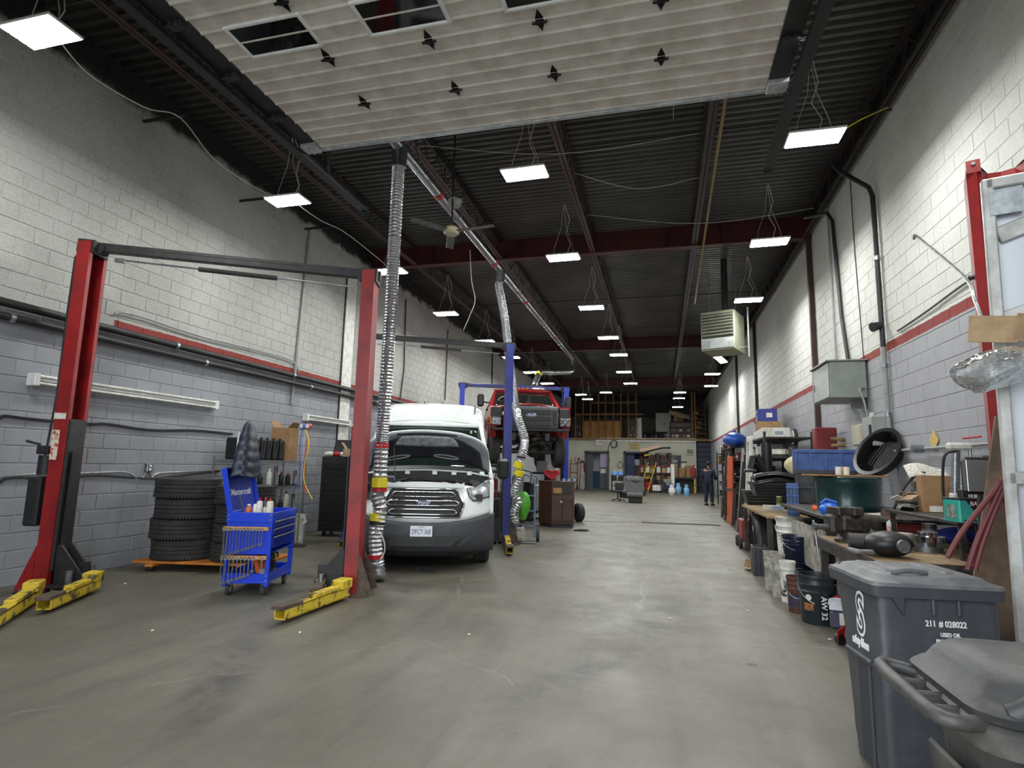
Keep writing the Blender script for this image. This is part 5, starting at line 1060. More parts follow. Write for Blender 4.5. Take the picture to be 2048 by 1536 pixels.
obj('post', MB().box((0, 0, zb/2+.15), (.1, .12, zb+.35), b=.008), M_DRED, t); obj('frame', MB().box((.02, 0, zb+.2), (.36, .25, .5), b=.02), mat('dull red', (112, 34, 36), .5), t); obj('arm', MB().tube([(.1, -.1, zb+.25), (.45, -.3, zb+.2), (.5, -.3, zb+.15), (.1, -.1, zb+.12)], .035, 8), M_PLY, t, 50)
# ---- goods on the workbench and shelf
def S(x0, y0, x1, y1, z): b, w, h = rest(x0, y0, x1, y1, z); return b, w, h
b, w, h = S(1776, 1035, 1794, 1078, WBZ); bottle(b, w/2, h, M_WHITE, M_RTAPE, 'white bottle with red cap on the workbench', lab=mat('red white label', (196, 70, 70), .5, rgb2=(226, 222, 216), scale=30))
b, w, h = S(1848, 1048, 1874, 1083, WBZ); t = thing('paint_can', 'dented silver metal can on the brake discs at the bench', 'can', (b.x, b.y, WBZ)); obj('body', MB().lathe([(w/2, 0), (w/2, h*.05), (w*.48, h*.08), (w*.48, h*.92), (w/2, h*.95), (w/2, h)], 24), M_STEEL, t, 40); obj('label_band', MB().lathe([(w*.487, h*.3), (w*.487, h*.7)], 24, cap=False), M_GREY, t, 40)
b, w, h = S(1871, 1060, 1888, 1084, WBZ); spray_can(b, w/2, h, M_WHITE, M_RTAPE, 'small white can with red label beside the silver can', lab=M_RTAPE)
b, w, h = S(1726, 1056, 1754, 1084, WBZ); t = thing('metal_cup', 'steel cup with a white paper funnel on the workbench', 'cup', (b.x, b.y, WBZ)); obj('cup', MB().lathe([(w*.36, 0), (w*.42, h*.7), (w*.38, h*.7), (w*.33, .01)], 20), M_STEEL, t, 40); obj('funnel', MB().cyl((.02, 0, h*.5), (-.07, 0, h*1.35), .025, .06, n=12), M_WPL, t, 40)
b, w, h = S(1756, 1066, 1822, 1112, WBZ+.02); t = thing('angle_grinder', 'black disc grinder lying behind the lid of the lettered bin', 'grinder', (b.x, b.y+.1, WBZ), .3)
obj('disc_guard', MB().ell((0, 0, .1), (.18, .15, .1), 20, 10), M_BPLAST, t, 40); obj('motor', MB().cyl((.0, .1, .09), (-.2, .2, .09), .07, n=14), M_BLACK, t, 40); obj('hub', MB().cyl((0, -.15, .1), (0, -.17, .1), .05, n=14), M_STEEL, t, 40); obj('grip', MB().tube([(-.1, 0, .04), (-.3, -.08, .05), (-.3, .04, .05)], .014, 8), M_GREY, t)
for k in range(2):
    b, w, h = S(1834, 1080, 1892, 1106-0*k, WBZ); one('brake_disc', MB().lathe([(.03, 0), (w/2, 0), (w/2, .045), (w*.3, .045), (w*.3, .08), (.03, .08)], 28), M_CHROME if k else M_STEEL, 'bare brake disc on the bench, %s of two' % ('upper' if k else 'lower'), 'disc', smooth=40, loc=(b.x+.02*k, b.y+.1, WBZ+.001+.083*k))
b, w, h = S(1800, 1070, 1836, 1106, WBZ); one('bucket_lid_tub', MB().lathe([(w*.42, 0), (w/2, h*.8), (w*.53, h*.84), (w*.53, h)], 22), M_GPL, 'grimy white tub behind the grinder', 'tub', smooth=40, loc=(b.x, b.y+.12, WBZ))
b, w, h = S(1796, 1050, 1848, 1074, WBZ); t = thing('toolbox', 'red toolbox under the dark shelf', 'toolbox', (b.x, b.y+.1, WBZ), -.2); obj('body', MB().box((0, 0, h/2), (w, .24, h), b=.015), M_RED, t); obj('lid', MB().box((0, 0, h*.95), (w*1.02, .25, .04), b=.012), M_RED, t); obj('handle', MB().tube([(-w*.2, 0, h), (-w*.2, 0, h+.06), (w*.2, 0, h+.06), (w*.2, 0, h)], .01, 6), M_BLACK, t)
b, w, h = S(1890, 1055, 1962, 1090, WBZ); one('blue_rag', MB().ell((0, 0, h*.45), (w*.5, .14, h*.5), 18, 9), mat('blue cloth', (56, 68, 170), .8, rgb2=(40, 48, 128), scale=9, bump=.6, bscale=12), 'crumpled blue cloth under the dark shelf', 'cloth', smooth=60, loc=(b.x, b.y+.1, WBZ))
t = thing('muffler_pipe', 'pale wrapped pipe lying across the bench below the green tank', 'pipe', (0, 0, 0)); a, b = fl(1672, 1056, WBZ), fl(1775, 1066, WBZ); obj('wrap', MB().tube([a+Vector((0, 0, .07)), (a+b)/2+Vector((0, 0, .1)), b+Vector((0, .05, .12))], [.055, .085, .1], 14), mat('birch wrap', (190, 184, 170), .9, rgb2=(116, 108, 96), scale=18), t, 50); obj('torn_end', MB().ell(b+Vector((.03, .03, .14)), (.1, .09, .12), 12, 7), mat('brown rag', (86, 60, 46), .9, rgb2=(56, 40, 32), scale=12, bump=.8, bscale=10), t, 60)
b, w, h = S(1680, 1026, 1706, 1036, TKZ+.0); one('tube_pack', MB().cyl((-.1, 0, .035), (.1, 0, .035), .032, n=12), mat('green white wrap', (150, 190, 160), .5, rgb2=(226, 226, 220), scale=22), 'white and green sachet in front of the green tank', 'tube', smooth=40, loc=(b.x, b.y, TKZ), rot=(0, 0, -.2))
b, w, h = S(1620, 1010, 1662, 1033, TKZ); t = thing('oil_jug', 'blue plastic jug lying on its side before the black crates', 'jug', (b.x+.06, b.y, TKZ), -.2); obj('body', MB().ell((.03, 0, .075), (w*.45, .1, .075), 18, 9), mat('jug blue', (36, 96, 200), .35), t, 60); obj('cap', MB().cyl((-w*.42, 0, .08), (-w*.6, 0, .09), .03, n=12), mat('orange cap', (214, 92, 50), .4), t, 40); obj('handle', MB().tube([(-.05, 0, .13), (0, 0, .18), (.1, 0, .15)], .014, 8), mat('jug blue', (36, 96, 200)), t)
# battery, boxes, papers on the shelf
M_TEAL = mat('teal battery', (30, 150, 140), .35, rgb2=(60, 176, 160), scale=2)
b, w, h = S(1900, 985, 1962, 1046, SHZ); t = thing('car_battery', 'teal and black boxed battery on the dark shelf', 'battery', (b.x+.02, b.y+.08, SHZ), math.radians(14)); W_, D_, H_ = w*.72, .17, h*.82
obj('case', MB().box((0, 0, H_*.45), (W_, D_, H_*.9), b=.008), M_TEAL, t); obj('top', MB().box((0, 0, H_*.94), (W_, D_, H_*.1), b=.006), M_BLACK, t); obj('terminal', MB().box((-W_*.35, 0, H_*1.02), (.04, .04, .05), b=.006), M_WPL, t); obj('terminal', MB().box((W_*.1, 0, H_*1.05), (.05, .05, .1), b=.006), M_BLACK, t)
obj('front_label', MB().prism([(-W_*.2, H_*.9), (W_*.49, H_*.9), (W_*.49, H_*.62), (W_*.12, H_*.5)], -D_/2-.004, -D_/2-.001, 1), M_BLACK, t); text('battery_lettering', 'BATT', .045, M_WINK, t, (W_*.28, -D_/2-.006, H_*.76), (PI/2, 0, 0), .001, .15); text('battery_lettering', 'MAINTENANCE FREE', .018, M_INK, t, (W_*.15, -D_/2-.003, H_*.1), (PI/2, 0, 0), .001)
obj('side_label', MB().box((-W_/2-.002, 0, H_*.42), (.003, D_*.6, H_*.55)), mat('dim label', (70, 92, 84), .5, rgb2=(150, 160, 150), scale=24), t)
b = at(1880, 1012, 6.3); w, h = msz(45, b), b.z+msz(60, b)-SHZ; t = thing('cardboard_box', 'plain cardboard box standing behind the battery', 'box', (b.x, 6.4, SHZ), -.12); obj('body', MB().box((0, 0, h*.5), (w*1.1, .2, h), b=.004), M_CARD, t); obj('white_label', MB().box((-.02, -.102, h*.1), (w*.5, .004, h*.16)), M_PAPER, t)
b = at(1866, 1010, 6.55); w, h = msz(70, b), b.z+msz(78, b)-SHZ; t = thing('newspaper', 'old printed papers propped on a carton behind the cardboard box', 'papers', (b.x, 6.62, SHZ), -.1); obj('carton', MB().box((0, .05, h*.35), (w*.75, .16, h*.7), b=.004), mat('printed carton', (70, 66, 60), .7, rgb2=(200, 196, 184), scale=9, lo=.52, hi=.56), t); obj('sheet', MB().grid(lambda u, v: ((u-.5)*w*1.05, -.1+.2*v, h*.72+.12*v+.03*math.sin(u*5)), 12, 4), mat('newsprint', (214, 210, 198), .85, rgb2=(160, 156, 146), scale=60, lo=.48, hi=.56), t, 60, solid=.004)
b = at(1822, 1018, 6.5); t = thing('scrap_heap', 'jumble of torn papers and small parts at the shelf end', 'scraps', (b.x+.05, 6.5, SHZ)); 
for k in range(14): obj('scrap', MB().box((rnd.uniform(-.18, .18), rnd.uniform(-.1, .1), .02+.012*k), (rnd.uniform(.06, .16), rnd.uniform(.05, .12), .008), (rnd.uniform(-.4, .4), rnd.uniform(-.4, .4), rnd.uniform(0, 3))), rnd.choice((M_CARD2, M_PAPER, M_GREASE, M_PLY)), t)
t = thing('hand_pump', 'tall grey grease pump standing on the shelf by the battery', 'pump', (at(1912, 1000, 6.0).x, 6.0, SHZ)); hh = at(1912, 893, 6.0).z-SHZ
obj('cylinder', MB().cyl((-.02, 0, 0), (.03, 0, hh*.95), .035, n=14), M_STEEL, t, 40); obj('head', MB().box((.06, 0, hh), (.2, .07, .07), b=.02), M_WPL, t); obj('rod', MB().cyl((.12, 0, .1), (.14, 0, hh), .015, n=8), M_STEEL, t); obj('base', MB().box((0, 0, .02), (.12, .12, .04), b=.01), M_WPL, t)
cable([at(1912, 902, 5.95), at(1892, 908, 5.9), at(1886, 930, 5.9), at(1886, 980, 5.9), at(1890, 1015, 5.9)], 'black hose arching from the grease pump', .012, M_BLACK, 'hose', 'rubber_hose')
cable([at(1786, 1022, 6.6), at(1795, 1000, 6.6), at(1812, 970, 6.6), at(1835, 948, 6.6), at(1850, 945, 6.55)], 'black hose looping over the scrap heap', .012, M_BLACK, 'hose', 'rubber_hose')
q = at(1968, 952, 4.6); t = thing('wing_mirror', 'large black-framed truck mirror beside the red column', 'mirror', q, rot=(0, 0, .25)); obj('housing', MB().box((0, .03, 0), (.25, .06, .25), b=.025), M_BPLAST, t, 40); obj('glass', MB().box((0, -.003, 0), (.235, .006, .21), b=.002), mat('mirror glass', (176, 180, 180), .15, .7), t); obj('stem', MB().cyl((0, .04, -.1), (0, .06, -(q.z-SHZ)), .02, n=8), M_BLACK, t)
# dark red hose over the column, ends on the bench
for k, (e, e2) in enumerate((((1895, 1115), (1990, 962)), ((1935, 1140), (1998, 962)), ((1950, 1140), (2005, 965)))):
    a, b = at(e[0], e[1], 4.15), at(e2[0], e2[1], 4.18); cable([a, (a*2+b)/3+Vector((0, 0, .01)), b+Vector((0, 0, -.05)), b+Vector((.03, 0, 0)), b+Vector((.05, .0, -.2)), b+Vector((.05, .0, -.5))], 'dark red rubber hose draped by the red column, %s from the left' % ORD[k], .016, mat('red rubber', (96, 34, 38), .55), 'hose', 'rubber_hose', 8)
for k in range(6):
    b = fl(1915+k*16, 1085+(k % 3)*12, WBZ); one('machine_part', MB().cyl((-.09, 0, .05), (.09, 0, .05), .035+.01*(k % 2), .025, n=10).box((0, .03, .05), (.08, .1, .09), (0, 0, .4), .02), (M_GREASE, M_BLACK, M_DARK)[k % 3], 'greasy machine part piled at the bench end by the red hoses, %s from the left' % ORD[k], 'part', 'machine parts at the bench end', 40, loc=(b.x, b.y, WBZ), rot=(0, .2*(k % 3), k*.9))
# ================================================================== table with black plastic parts, buckets on the floor
TBZ = .85
t = thing('side_table', 'timber-topped table loaded with black plastic car parts', 'table', (0, 0, 0))
for k in range(4): obj('plank', MB().box((1.55+.15*k, 10.7, TBZ-.02), (.145, 2.8, .04), b=.004), M_PLY, t)
for x, y in ((1.53, 9.4), (2.0, 9.4), (1.53, 12.0), (2.0, 12.0)): obj('leg', MB().box((x, y, .4), (.07, .07, .8)), M_GREASE, t)
def bin_tub(x0, y0, x1, y1, z, label, m=M_BPLAST, dp=.4, name='plastic_part', cat='car part', tilt=0):
    b, w, h = rest(x0, y0, x1, y1, z); t = thing(name, label, cat, (b.x, b.y+dp/2, z), rot=(0, tilt, 0))
    R0 = [(-w/2, -dp/2), (w/2, -dp/2), (w/2, dp/2), (-w/2, dp/2)]
    obj('shell', MB().loft([[(x*.85, y*.85, 0) for x, y in R0], [(x, y, h*.8) for x, y in R0], [(x*1.04, y*1.04, h*.82) for x, y in R0], [(x*1.04, y*1.04, h) for x, y in R0]]), m, t)
    for k in range(3): obj('ridge', MB().box((0, -dp*.5-.0, h*(.25+.2*k)), (w*.96, .03, h*.06), b=.004), m, t)
    return t, b, w, h
bin_tub(1494, 982, 1566, 1011, TBZ, 'wide black plastic tub at the bottom of the table heap', dp=.5)
tt_, b, w, h = bin_tub(1498, 990, 1570, 1010, TBZ, 'flat black plastic tray on the wide black tub', dp=.5); tt_.location = (1.74, 10.25, TBZ+.26); tt_.scale = (.95, 1, 1.1)
for k, (dx, dz, rz_) in enumerate(((0, .42, .1), (.02, .52, -.06))):
    t = thing('plastic_part', 'black plastic car trim stacked on the flat tray, %s of two' % ('lower', 'upper')[k], 'car part', (1.74+dx, 10.25, TBZ+dz), rz_); obj('trim', MB().grid(lambda u, v: (-.3+.6*u, -.28+.56*v, .03+.05*math.sin(u*PI)+.03*math.cos(v*9)), 14, 10), M_BPLAST, t, 60, solid=.03); obj('edge', MB().tube([(-.3+.6*q/12, -.29, .03+.05*math.sin(q/12*PI)) for q in range(13)], .016, 6), M_BPLAST, t, 50)
b = at(1538, 970, 10.2); w, h = msz(20, b), .5; one('black_canister', MB().lathe([(w*.45, 0), (w/2, .02), (w/2, h), (w*.44, h), (w*.42, .03)], 20), M_BPLAST, 'tall open black canister on top of the black trays', 'canister', smooth=40, loc=(b.x, 10.3, TBZ+.62))
b = at(1514, 970, 10.2); w, h = msz(28, b), .34; t = thing('air_duct', 'bent black plastic air duct on the black trays', 'car part', (b.x, 10.25, TBZ+.62)); obj('duct', MB().tube([(-w*.4, 0, .06), (-w*.2, 0, h*.75), (w*.1, 0, h*.8), (w*.5, 0, .06)], .06, 4), M_BPLAST, t); obj('flange', MB().box((-w*.4, 0, .03), (.18, .16, .05), b=.01), M_BPLAST, t)
b, w, h = rest(1553, 982, 1565, 1012, TBZ); bottle(b, w/2, h, M_WPL, M_RTAPE, 'white oil bottle with red and green label on the table', lab=mat('dark label', (60, 60, 58), .5, rgb2=(150, 160, 60), scale=30))
b, w, h = rest(1530, 1009, 1566, 1020, TBZ); t = thing('carton', 'long white and blue carton lying at the table front', 'carton', (b.x, b.y+.05, TBZ), -.15); obj('body', MB().box((0, 0, h*.4), (w*1.1, .1, h*.8), b=.003), M_PAPER, t); obj('blue_band', MB().box((w*.2, 0, h*.4), (w*.5, .104, h*.6)), mat('pale blue print', (150, 170, 210), .6), t)
b = at(1588, 1014, 9.5); w, h = msz(22, b), msz(64, b); b.x = min(b.x, 2.0); stackb = 'blue bottle crate standing on end at the near end of the table'; t = thing('crate', stackb, 'crate', (b.x, 9.55, TBZ), -.2); obj('wall', MB().box((0, 0, h/2), (w, .2, h), b=.008), M_CRB, t)
for k in range(4): obj('rib', MB().box((0, -.1, h*(.12+.25*k)), (w*1.06, .03, .03), b=.004), M_CRB, t)
for k in range(3): obj('slot', MB().box((-w*.3+w*.3*k, -.102, h*.5), (.02, .01, h*.8)), M_CRK, t)
# cream seat shell, vacuum, shelf box further back on the wall
t = thing('wall_shelf', 'small wall shelf carrying cardboard boxes above the black parts', 'shelf', (2.75, 16.2, at(1540, 873, 16.2).z)); zz = t.location.z
obj('board', MB().box((0, 0, -.015), (.8, 1.6, .03)), M_WOOD, t)
for y in (-.6, 0, .6): obj('bracket', MB().tube([(-.35, y, -.03), (.38, y, -.5), (.38, y, -.03)], .018, 5), M_GREY, t)
def carton(loc, w, d, h, label, m=M_CARD, rz=0, flaps=True, name='cardboard_box', cat='box', lab=None):
    t = thing(name, label, cat, loc, rz); obj('body', MB().box((0, 0, h/2), (w, d, h), b=.004), m, t); obj('tape_seam', MB().box((0, 0, h+.001), (.05, d, .004)), M_CARD2, t)
    if flaps: obj('flap', MB().box((-w*.5, 0, h+.06), (.008, d, .16), (0, -.6, 0)), m, t); obj('flap', MB().box((w*.5, 0, h+.05), (.008, d, .14), (0, .8, 0)), m, t)
    if lab: obj('label', MB().box((w*.1, -d/2-.003, h*.5), (w*.3, .004, h*.35)), lab, t)
    return t
carton((2.62, 15.75, zz), .55, .5, .34, 'brown cardboard box on the wall shelf, right of two', M_CARD, -.1, False)
carton((2.68, 16.5, zz), .5, .6, .32, 'open brown cardboard box on the wall shelf, left of two', M_CARD, -.1)
carton((2.6, 15.8, zz+.346), .46, .4, .32, 'dark blue box with white label on the cardboard boxes', mat('blue box', (28, 40, 120), .5), -.1, False, lab=M_PAPER)
carton((2.7, 16.55, zz+.33), .36, .5, .26, 'white open box beside the dark blue box', M_WPL, .1)
# buckets
def pail(x0, y0, x1, y1, z, label, m, stripe=None, bail=True, lid=None, stacked=0, name='bucket'):
    b, w, h = rest(x0, y0, x1, y1, z); r = w/2; t = thing(name, label, 'bucket', (b.x, b.y+r*.8, z), random.uniform(-.4, .4))
    prof = [(r*.84, 0), (r*.86, .01), (r*.93, h*.62), (r*.99, h*.66), (r*.93, h*.69), (r*.95, h*.78), (r*1.0, h*.8), (r*.95, h*.83), (r*.96, h*.92), (r*1.02, h*.94), (r*1.02, h), (r*.95, h)]
    if lid is None: prof += [(r*.9, h*.8), (r*.8, .03), (.01, .03)]
    obj('shell', MB().lathe(prof, 28), m, t, 40)
    if lid: obj('lid', MB().lathe([(r*1.05, h*.95), (r*1.05, h*1.02), (r*.95, h*1.03), (r*.4, h*1.02)], 28), lid, t, 40)
    if bail: obj('bail', MB().tube([(-r*1.03, 0, h*.8)]+[(-r*1.05*math.cos(a), -r*.75*math.sin(a)-.02, h*.8-h*.38*math.sin(a)) for a in [PI*k/10 for k in range(11)]]+[(r*1.03, 0, h*.8)], .0045, 5), M_STEEL, t)
    if stripe: obj('print_band', MB().lathe([(r*.877, h*.14), (r*.925, h*.52)], 28, cap=False), stripe, t, 40)
    return t, b, r, h
M_PAILK = mat('black green pail', (26, 36, 40), .4, rgb2=(36, 44, 48), scale=6); M_PAILB = mat('navy pail', (18, 28, 52), .3, rgb2=(14, 22, 40), scale=6)
pail(1532, 1106, 1560, 1182, 0, 'grimy grey-white bucket, farthest of the floor row', M_GPL, bail=False)
pail(1547, 1112, 1575, 1196, 0, 'drip-stained pale bucket, second in the floor row', M_GPL)
pail(1565, 1126, 1596, 1206, 0, 'white bucket with dark print, low in the floor row', M_WPL, mat('black print', (40, 40, 44), .6, rgb2=(214, 212, 206), scale=18, lo=.5, hi=.54))
q, b, r, h = pail(1572, 1126, 1636, 1190, 0, 'navy bucket under its twin, behind the rusty bucket', M_PAILB, bail=False)
t2, b2_, r2, h2 = pail(1574, 1082, 1634, 1133, h*1.0, 'navy bucket stacked on top of another navy bucket', M_PAILB); t2.location = (q.location.x, q.location.y, h+.002)
drm = one('drum_stand', MB().lathe([(.2, 0), (.2, .46), (.17, .46), (.01, .47)], 24), M_BPLAST, 'black drum supporting the tall white bucket', 'drum', smooth=40, loc=(fl(1580, 1150).x+.22, fl(1580, 1150).y+.3, 0))
bq = at(1588, 1118, 8.75); q3, b3, r3, h3 = pail(1560, 1040, 1616, 1118, .47, 'tall white lidded bucket with black print standing on a black drum', M_WPL, mat('white print', (216, 214, 208), .6, rgb2=(60, 66, 76), scale=26, lo=.56, hi=.6), lid=M_GPL)
k_ = msz(56, bq)/(2*r3); q3.location = (bq.x, 8.9, bq.z); q3.scale = (k_, k_, k_); drm.location = (bq.x, 8.9, 0); drm.scale = (1, 1, bq.z/.472)
pail(1580, 1158, 1622, 1228, 0, 'rusty brown bucket left of the dark green pail', mat('rust bucket', (96, 58, 44), .7, rgb2=(64, 40, 34), scale=12), mat('navy label', (30, 40, 70), .6, rgb2=(110, 66, 48), scale=7))
pk, b, r, h = pail(1608, 1156, 1678, 1252, 0, 'dark green oil pail with white AW 32 lettering', M_PAILK); pk.rotation_euler = (0, 0, 0)
ang = math.radians(-80); text('pail_lettering', 'AW 32', .075, M_WINK, pk, (r*.93*math.cos(ang), r*.93*math.sin(ang), h*.36), (PI/2, PI/2, ang+PI/2), .004, 0, 1, .001)
ang = math.radians(-130); obj('label_patch', MB().box((r*.9*math.cos(ang), r*.9*math.sin(ang), h*.36), (.09, .01, .07), (0, 0, ang+PI/2)), mat('orange print', (170, 100, 56), .6, rgb2=(60, 50, 44), scale=30), pk); obj('label_flower', MB().cyl((r*.88*math.cos(ang), r*.88*math.sin(ang), h*.55), (r*.93*math.cos(ang), r*.93*math.sin(ang), h*.55), .03, n=8), M_PAPER, pk)
b, w, h = rest(1666, 1198, 1704, 1262, 0); t = thing('fluid_jug', 'clear jug half full of violet fluid beside the lettered bin', 'jug', (b.x, b.y+.1, 0), -.2)
M_JUG = mat('jug translucent', (206, 208, 216), .3); M_VIO = mat('violet fluid', (78, 76, 98), .25)
obj('lower_body', MB().box((0, 0, h*.3), (w*.9, .2, h*.6), b=.03), M_VIO, t, 40); obj('upper_body', MB().loft([[(x*.45*w*s, y*.1*s, z) for x, y in ((-1,-1),(1,-1),(1,1),(-1,1))] for s, z in ((1, h*.6), (1, h*.68), (.8, h*.82), (.3, h*.9), (.3, h*.94))]), M_JUG, t, 40); obj('cap', MB().cyl((0, 0, h*.93), (0, 0, h), .03, n=14), M_RTAPE, t); obj('handle', MB().tube([(-w*.1, 0, h*.9), (-w*.38, 0, h*.85), (-w*.42, 0, h*.68)], .016, 7), M_JUG, t, 50); obj('label', MB().box((w*.2, -.103, h*.35), (w*.4, .004, h*.36)), M_PAPER, t)
b = fl(1690, 1300); t = thing('floor_jack', 'red trolley jack poking out beside the lettered bin', 'jack', (b.x+.06, b.y+.08, 0), -1.0)
obj('side_plate', MB().prism([(-.05, .03), (.45, .03), (.45, .12), (.1, .2), (-.05, .12)], -.08, -.07, 0), M_RED, t); obj('side_plate', MB().prism([(-.05, .03), (.45, .03), (.45, .12), (.1, .2), (-.05, .12)], .07, .08, 0), M_RED, t); obj('lift_arm', MB().box((0, .2, .2), (.08, .5, .05), (.5, 0, 0), b=.01), M_RED, t)
for x in (-.09, .09): obj('wheel', MB().cyl((x-.02, 0, .05), (x+.02, 0, .05), .05, n=14), M_DARK, t); obj('wheel', MB().cyl((x-.02, .4, .05), (x+.02, .4, .05), .05, n=14), M_DARK, t)
# under the table
b, w, h = rest(1508, 1030, 1552, 1118, 0); t = thing('fender_liner', 'curved black wheel-arch liner stored under the table', 'car part', (b.x+.1, b.y+.35, 0)); obj('liner', MB().grid(lambda u, v: (-.25+.5*v, -.28*math.cos(u*PI)*1.2, .05+.68*math.sin(u*PI)**.8), 18, 4), M_BPLAST, t, 50, solid=.01); obj('edge_lip', MB().tube([(-.25, -.28*math.cos(u*PI)*1.2, .05+.68*math.sin(u*PI)**.8) for u in [k/16 for k in range(17)]], .012, 5), M_DARK, t, 50); obj('sticker', MB().box((-.262, -.25, .5), (.004, .05, .09)), M_PAPER, t)
b, w, h = rest(1486, 1048, 1512, 1098, 0); t = thing('shop_cart', 'red box on wheels under the far end of the table', 'cart', (b.x+.05, b.y+.3, 0)); obj('box', MB().box((0, 0, .33), (.34, .6, .42), b=.015), M_RED, t); obj('handle', MB().tube([(.19, -.2, .5), (.24, -.2, .5), (.24, .2, .5), (.19, .2, .5)], .012, 6), M_DARK, t)
for x in (-.2, .2):
    for y in (-.25, .25): obj('wheel', MB().cyl((x-.03, y, .1), (x+.03, y, .1), .1, n=16), M_RUB, t, 40)
crate(1508, 1096, 1536, 1152, 0, 'black ribbed crate on the floor before the grimy buckets', M_CRK, .35, 3)
b = fl(1505, 1140); t = thing('cardboard_scrap', 'torn cardboard scrap on the floor by the black crate', 'cardboard', (b.x, b.y, 0)); mb = MB(); mb.box((0, 0, .02), (.22, .16, .008), (.05, .1, .4)); mb.box((-.06, .04, .08), (.1, .01, .14), (.2, .2, .3)); obj('scrap', mb, M_CARD2, t)

# ================================================================== storage racks and clutter toward the back on the right
LV = [.02, .45, .9, 1.35, 1.8, 2.2]
for j, y0 in enumerate((12.6, 15.6, 18.6, 21.6, 24.6)):
    xo = .35 if j > 2 else 0; t = thing('storage_rack', 'dark steel storage rack on the right, %s from the table' % ORD[j], 'rack', (0, y0, 0)); ht = 2.3 if j not in (1,) else 1.9
    for x in (2.02+xo, 2.9+xo*.5):
        for y in (.04, 2.76): obj('upright', MB().box((x, y, ht/2), (.05, .05, ht)), M_BLACK, t)
    for z in LV[1:]:
        if z < ht: obj('shelf_board', MB().box((2.46+xo*.75, 1.4, z-.02), (.92-xo*.5, 2.8, .03)), M_GREASE, t)
kinds = [M_GREASE, M_BPLAST, M_CARD, M_DARK, M_CARD2, M_GREY, M_BLACK, M_RUST, M_DRED, M_WPL]
KN = {M_GREASE: 'greasy', M_BPLAST: 'black plastic', M_CARD: 'brown cardboard', M_DARK: 'dark steel', M_CARD2: 'pale cardboard', M_GREY: 'grey', M_BLACK: 'black', M_RUST: 'rusty', M_DRED: 'dark red', M_WPL: 'white'}
LN = ['floor', 'lowest', 'second', 'third', 'fourth', 'top']
rk = random.Random(11)
for j, y0 in enumerate((12.6, 15.6, 18.6, 21.6, 24.6)):
    for i, z in enumerate(LV):
        if (i == 5 and j < 2) or (i == 3 and j == 0): continue
        y = y0+.1; k = 0
        while y < y0+2.5 and k < 4:
            L = rk.uniform(.35, .8); m = rk.choice(kinds); h = rk.uniform(.16, .36); d = rk.uniform(.4, .62 if j > 2 else .75); x = 2.06+(.35 if j > 2 else 0)+d/2
            kd = rk.random(); lab = '%s %%s, %s from near end, %s level of %s rack' % (KN[m], ORD[k], LN[i], ORD[j]); c = (x, y+L/2, z if i else 0.0)
            g = 'stock on the %s right-hand rack' % ORD[j]
            if kd < .34:
                t = thing('storage_box', lab % 'box', 'box', c, rk.uniform(-.12, .12), g); obj('body', MB().box((0, 0, h/2), (d, L*.85, h), b=.006), m, t); obj('lid', MB().box((0, 0, h+.01), (d*1.03, L*.88, .03), b=.004), m, t); obj('label', MB().box((-d/2-.003, 0, h*.5), (.004, L*.3, h*.4)), M_PAPER, t)
            elif kd < .6:
                t = thing('machine_part', lab % 'machine part', 'part', c, rk.uniform(-.5, .5), g); obj('housing', MB().box((0, 0, h*.4), (d*.7, L*.6, h*.8), b=.04), m, t, 40); obj('shaft', MB().cyl((-d*.5, 0, h*.45), (d*.4, 0, h*.45), .04, n=10), M_DARK, t, 40); obj('flange', MB().cyl((-d*.36, 0, h*.45), (-d*.32, 0, h*.45), h*.42, n=14), m, t, 40)
            elif kd < .8:
                t = thing('drum_can', lab % 'round can', 'can', c, 0, g); r = min(L*.42, .2); obj('body', MB().lathe([(r, 0), (r, h*.9), (r*.9, h), (.02, h)], 16), m, t, 40); obj('band', MB().lathe([(r*1.01, h*.2), (r*1.01, h*.6)], 16, cap=False), M_PAPER if rk.random() < .4 else M_DARK, t, 40)
            else:
                t = thing('hose_coil', lab % 'coiled hose', 'hose', (x, y+L/2, c[2]+.04), 0, g); P = [(min(L*.4, .25)*math.cos(a)*1.0, min(L*.4, .25)*math.sin(a), .02+.006*q) for q, a in enumerate([PI*q/7 for q in range(44)])]; obj('coil', MB().tube(P, .022, 5), M_BLACK if m in (M_WPL, M_CARD, M_CARD2) else m, t, 50); obj('tie', MB().box((min(L*.4, .25), 0, .12), (.06, .03, .24)), M_CABLE, t)
            y += L+.06; k += 1
# long bars and boards leaning on the rack fronts
for k in range(8):
    y = 12.9+k*.93+.2*(k % 3); m = [M_DRED, M_RUST, M_BLACK, M_ALU, M_DARK, M_WOOD][k % 6]; h = 1.0+.35*((k*5) % 4)
    one('leaning_bar', MB().box((1.86+.04*(k % 2), y, h/2+.02), (.06+.02*(k % 3), .05+.04*(k % 2), h), (.06*((k % 3)-1), .1, 0), b=.006), m, '%s bar leaning against the racks, %s from the table' % (['dark red', 'rusty', 'black', 'aluminium', 'dark steel', 'timber'][k % 6], NTH[k]), 'bar', 'bars leaning on the right-hand racks')
for (x0, y0, x1, y1, nm, lb, ct, m) in ((1486, 930, 1500, 955, 'bottle', 'teal jug with blue top on the racks above the black parts', 'bottle', mat('teal jug', (96, 168, 156), .35)),):
    b = wl(1493, 955, 2.2); t = thing(nm, lb, ct, (2.2, b.y, 1.37)); hh = .42; obj('body', bottle_mb(.14, hh, .4, .7), m, t, 40); obj('cap', MB().cyl((0, 0, hh*.9), (0, 0, hh*1.1), .09, n=14), mat('blue cap', (40, 70, 190), .4), t, 40)
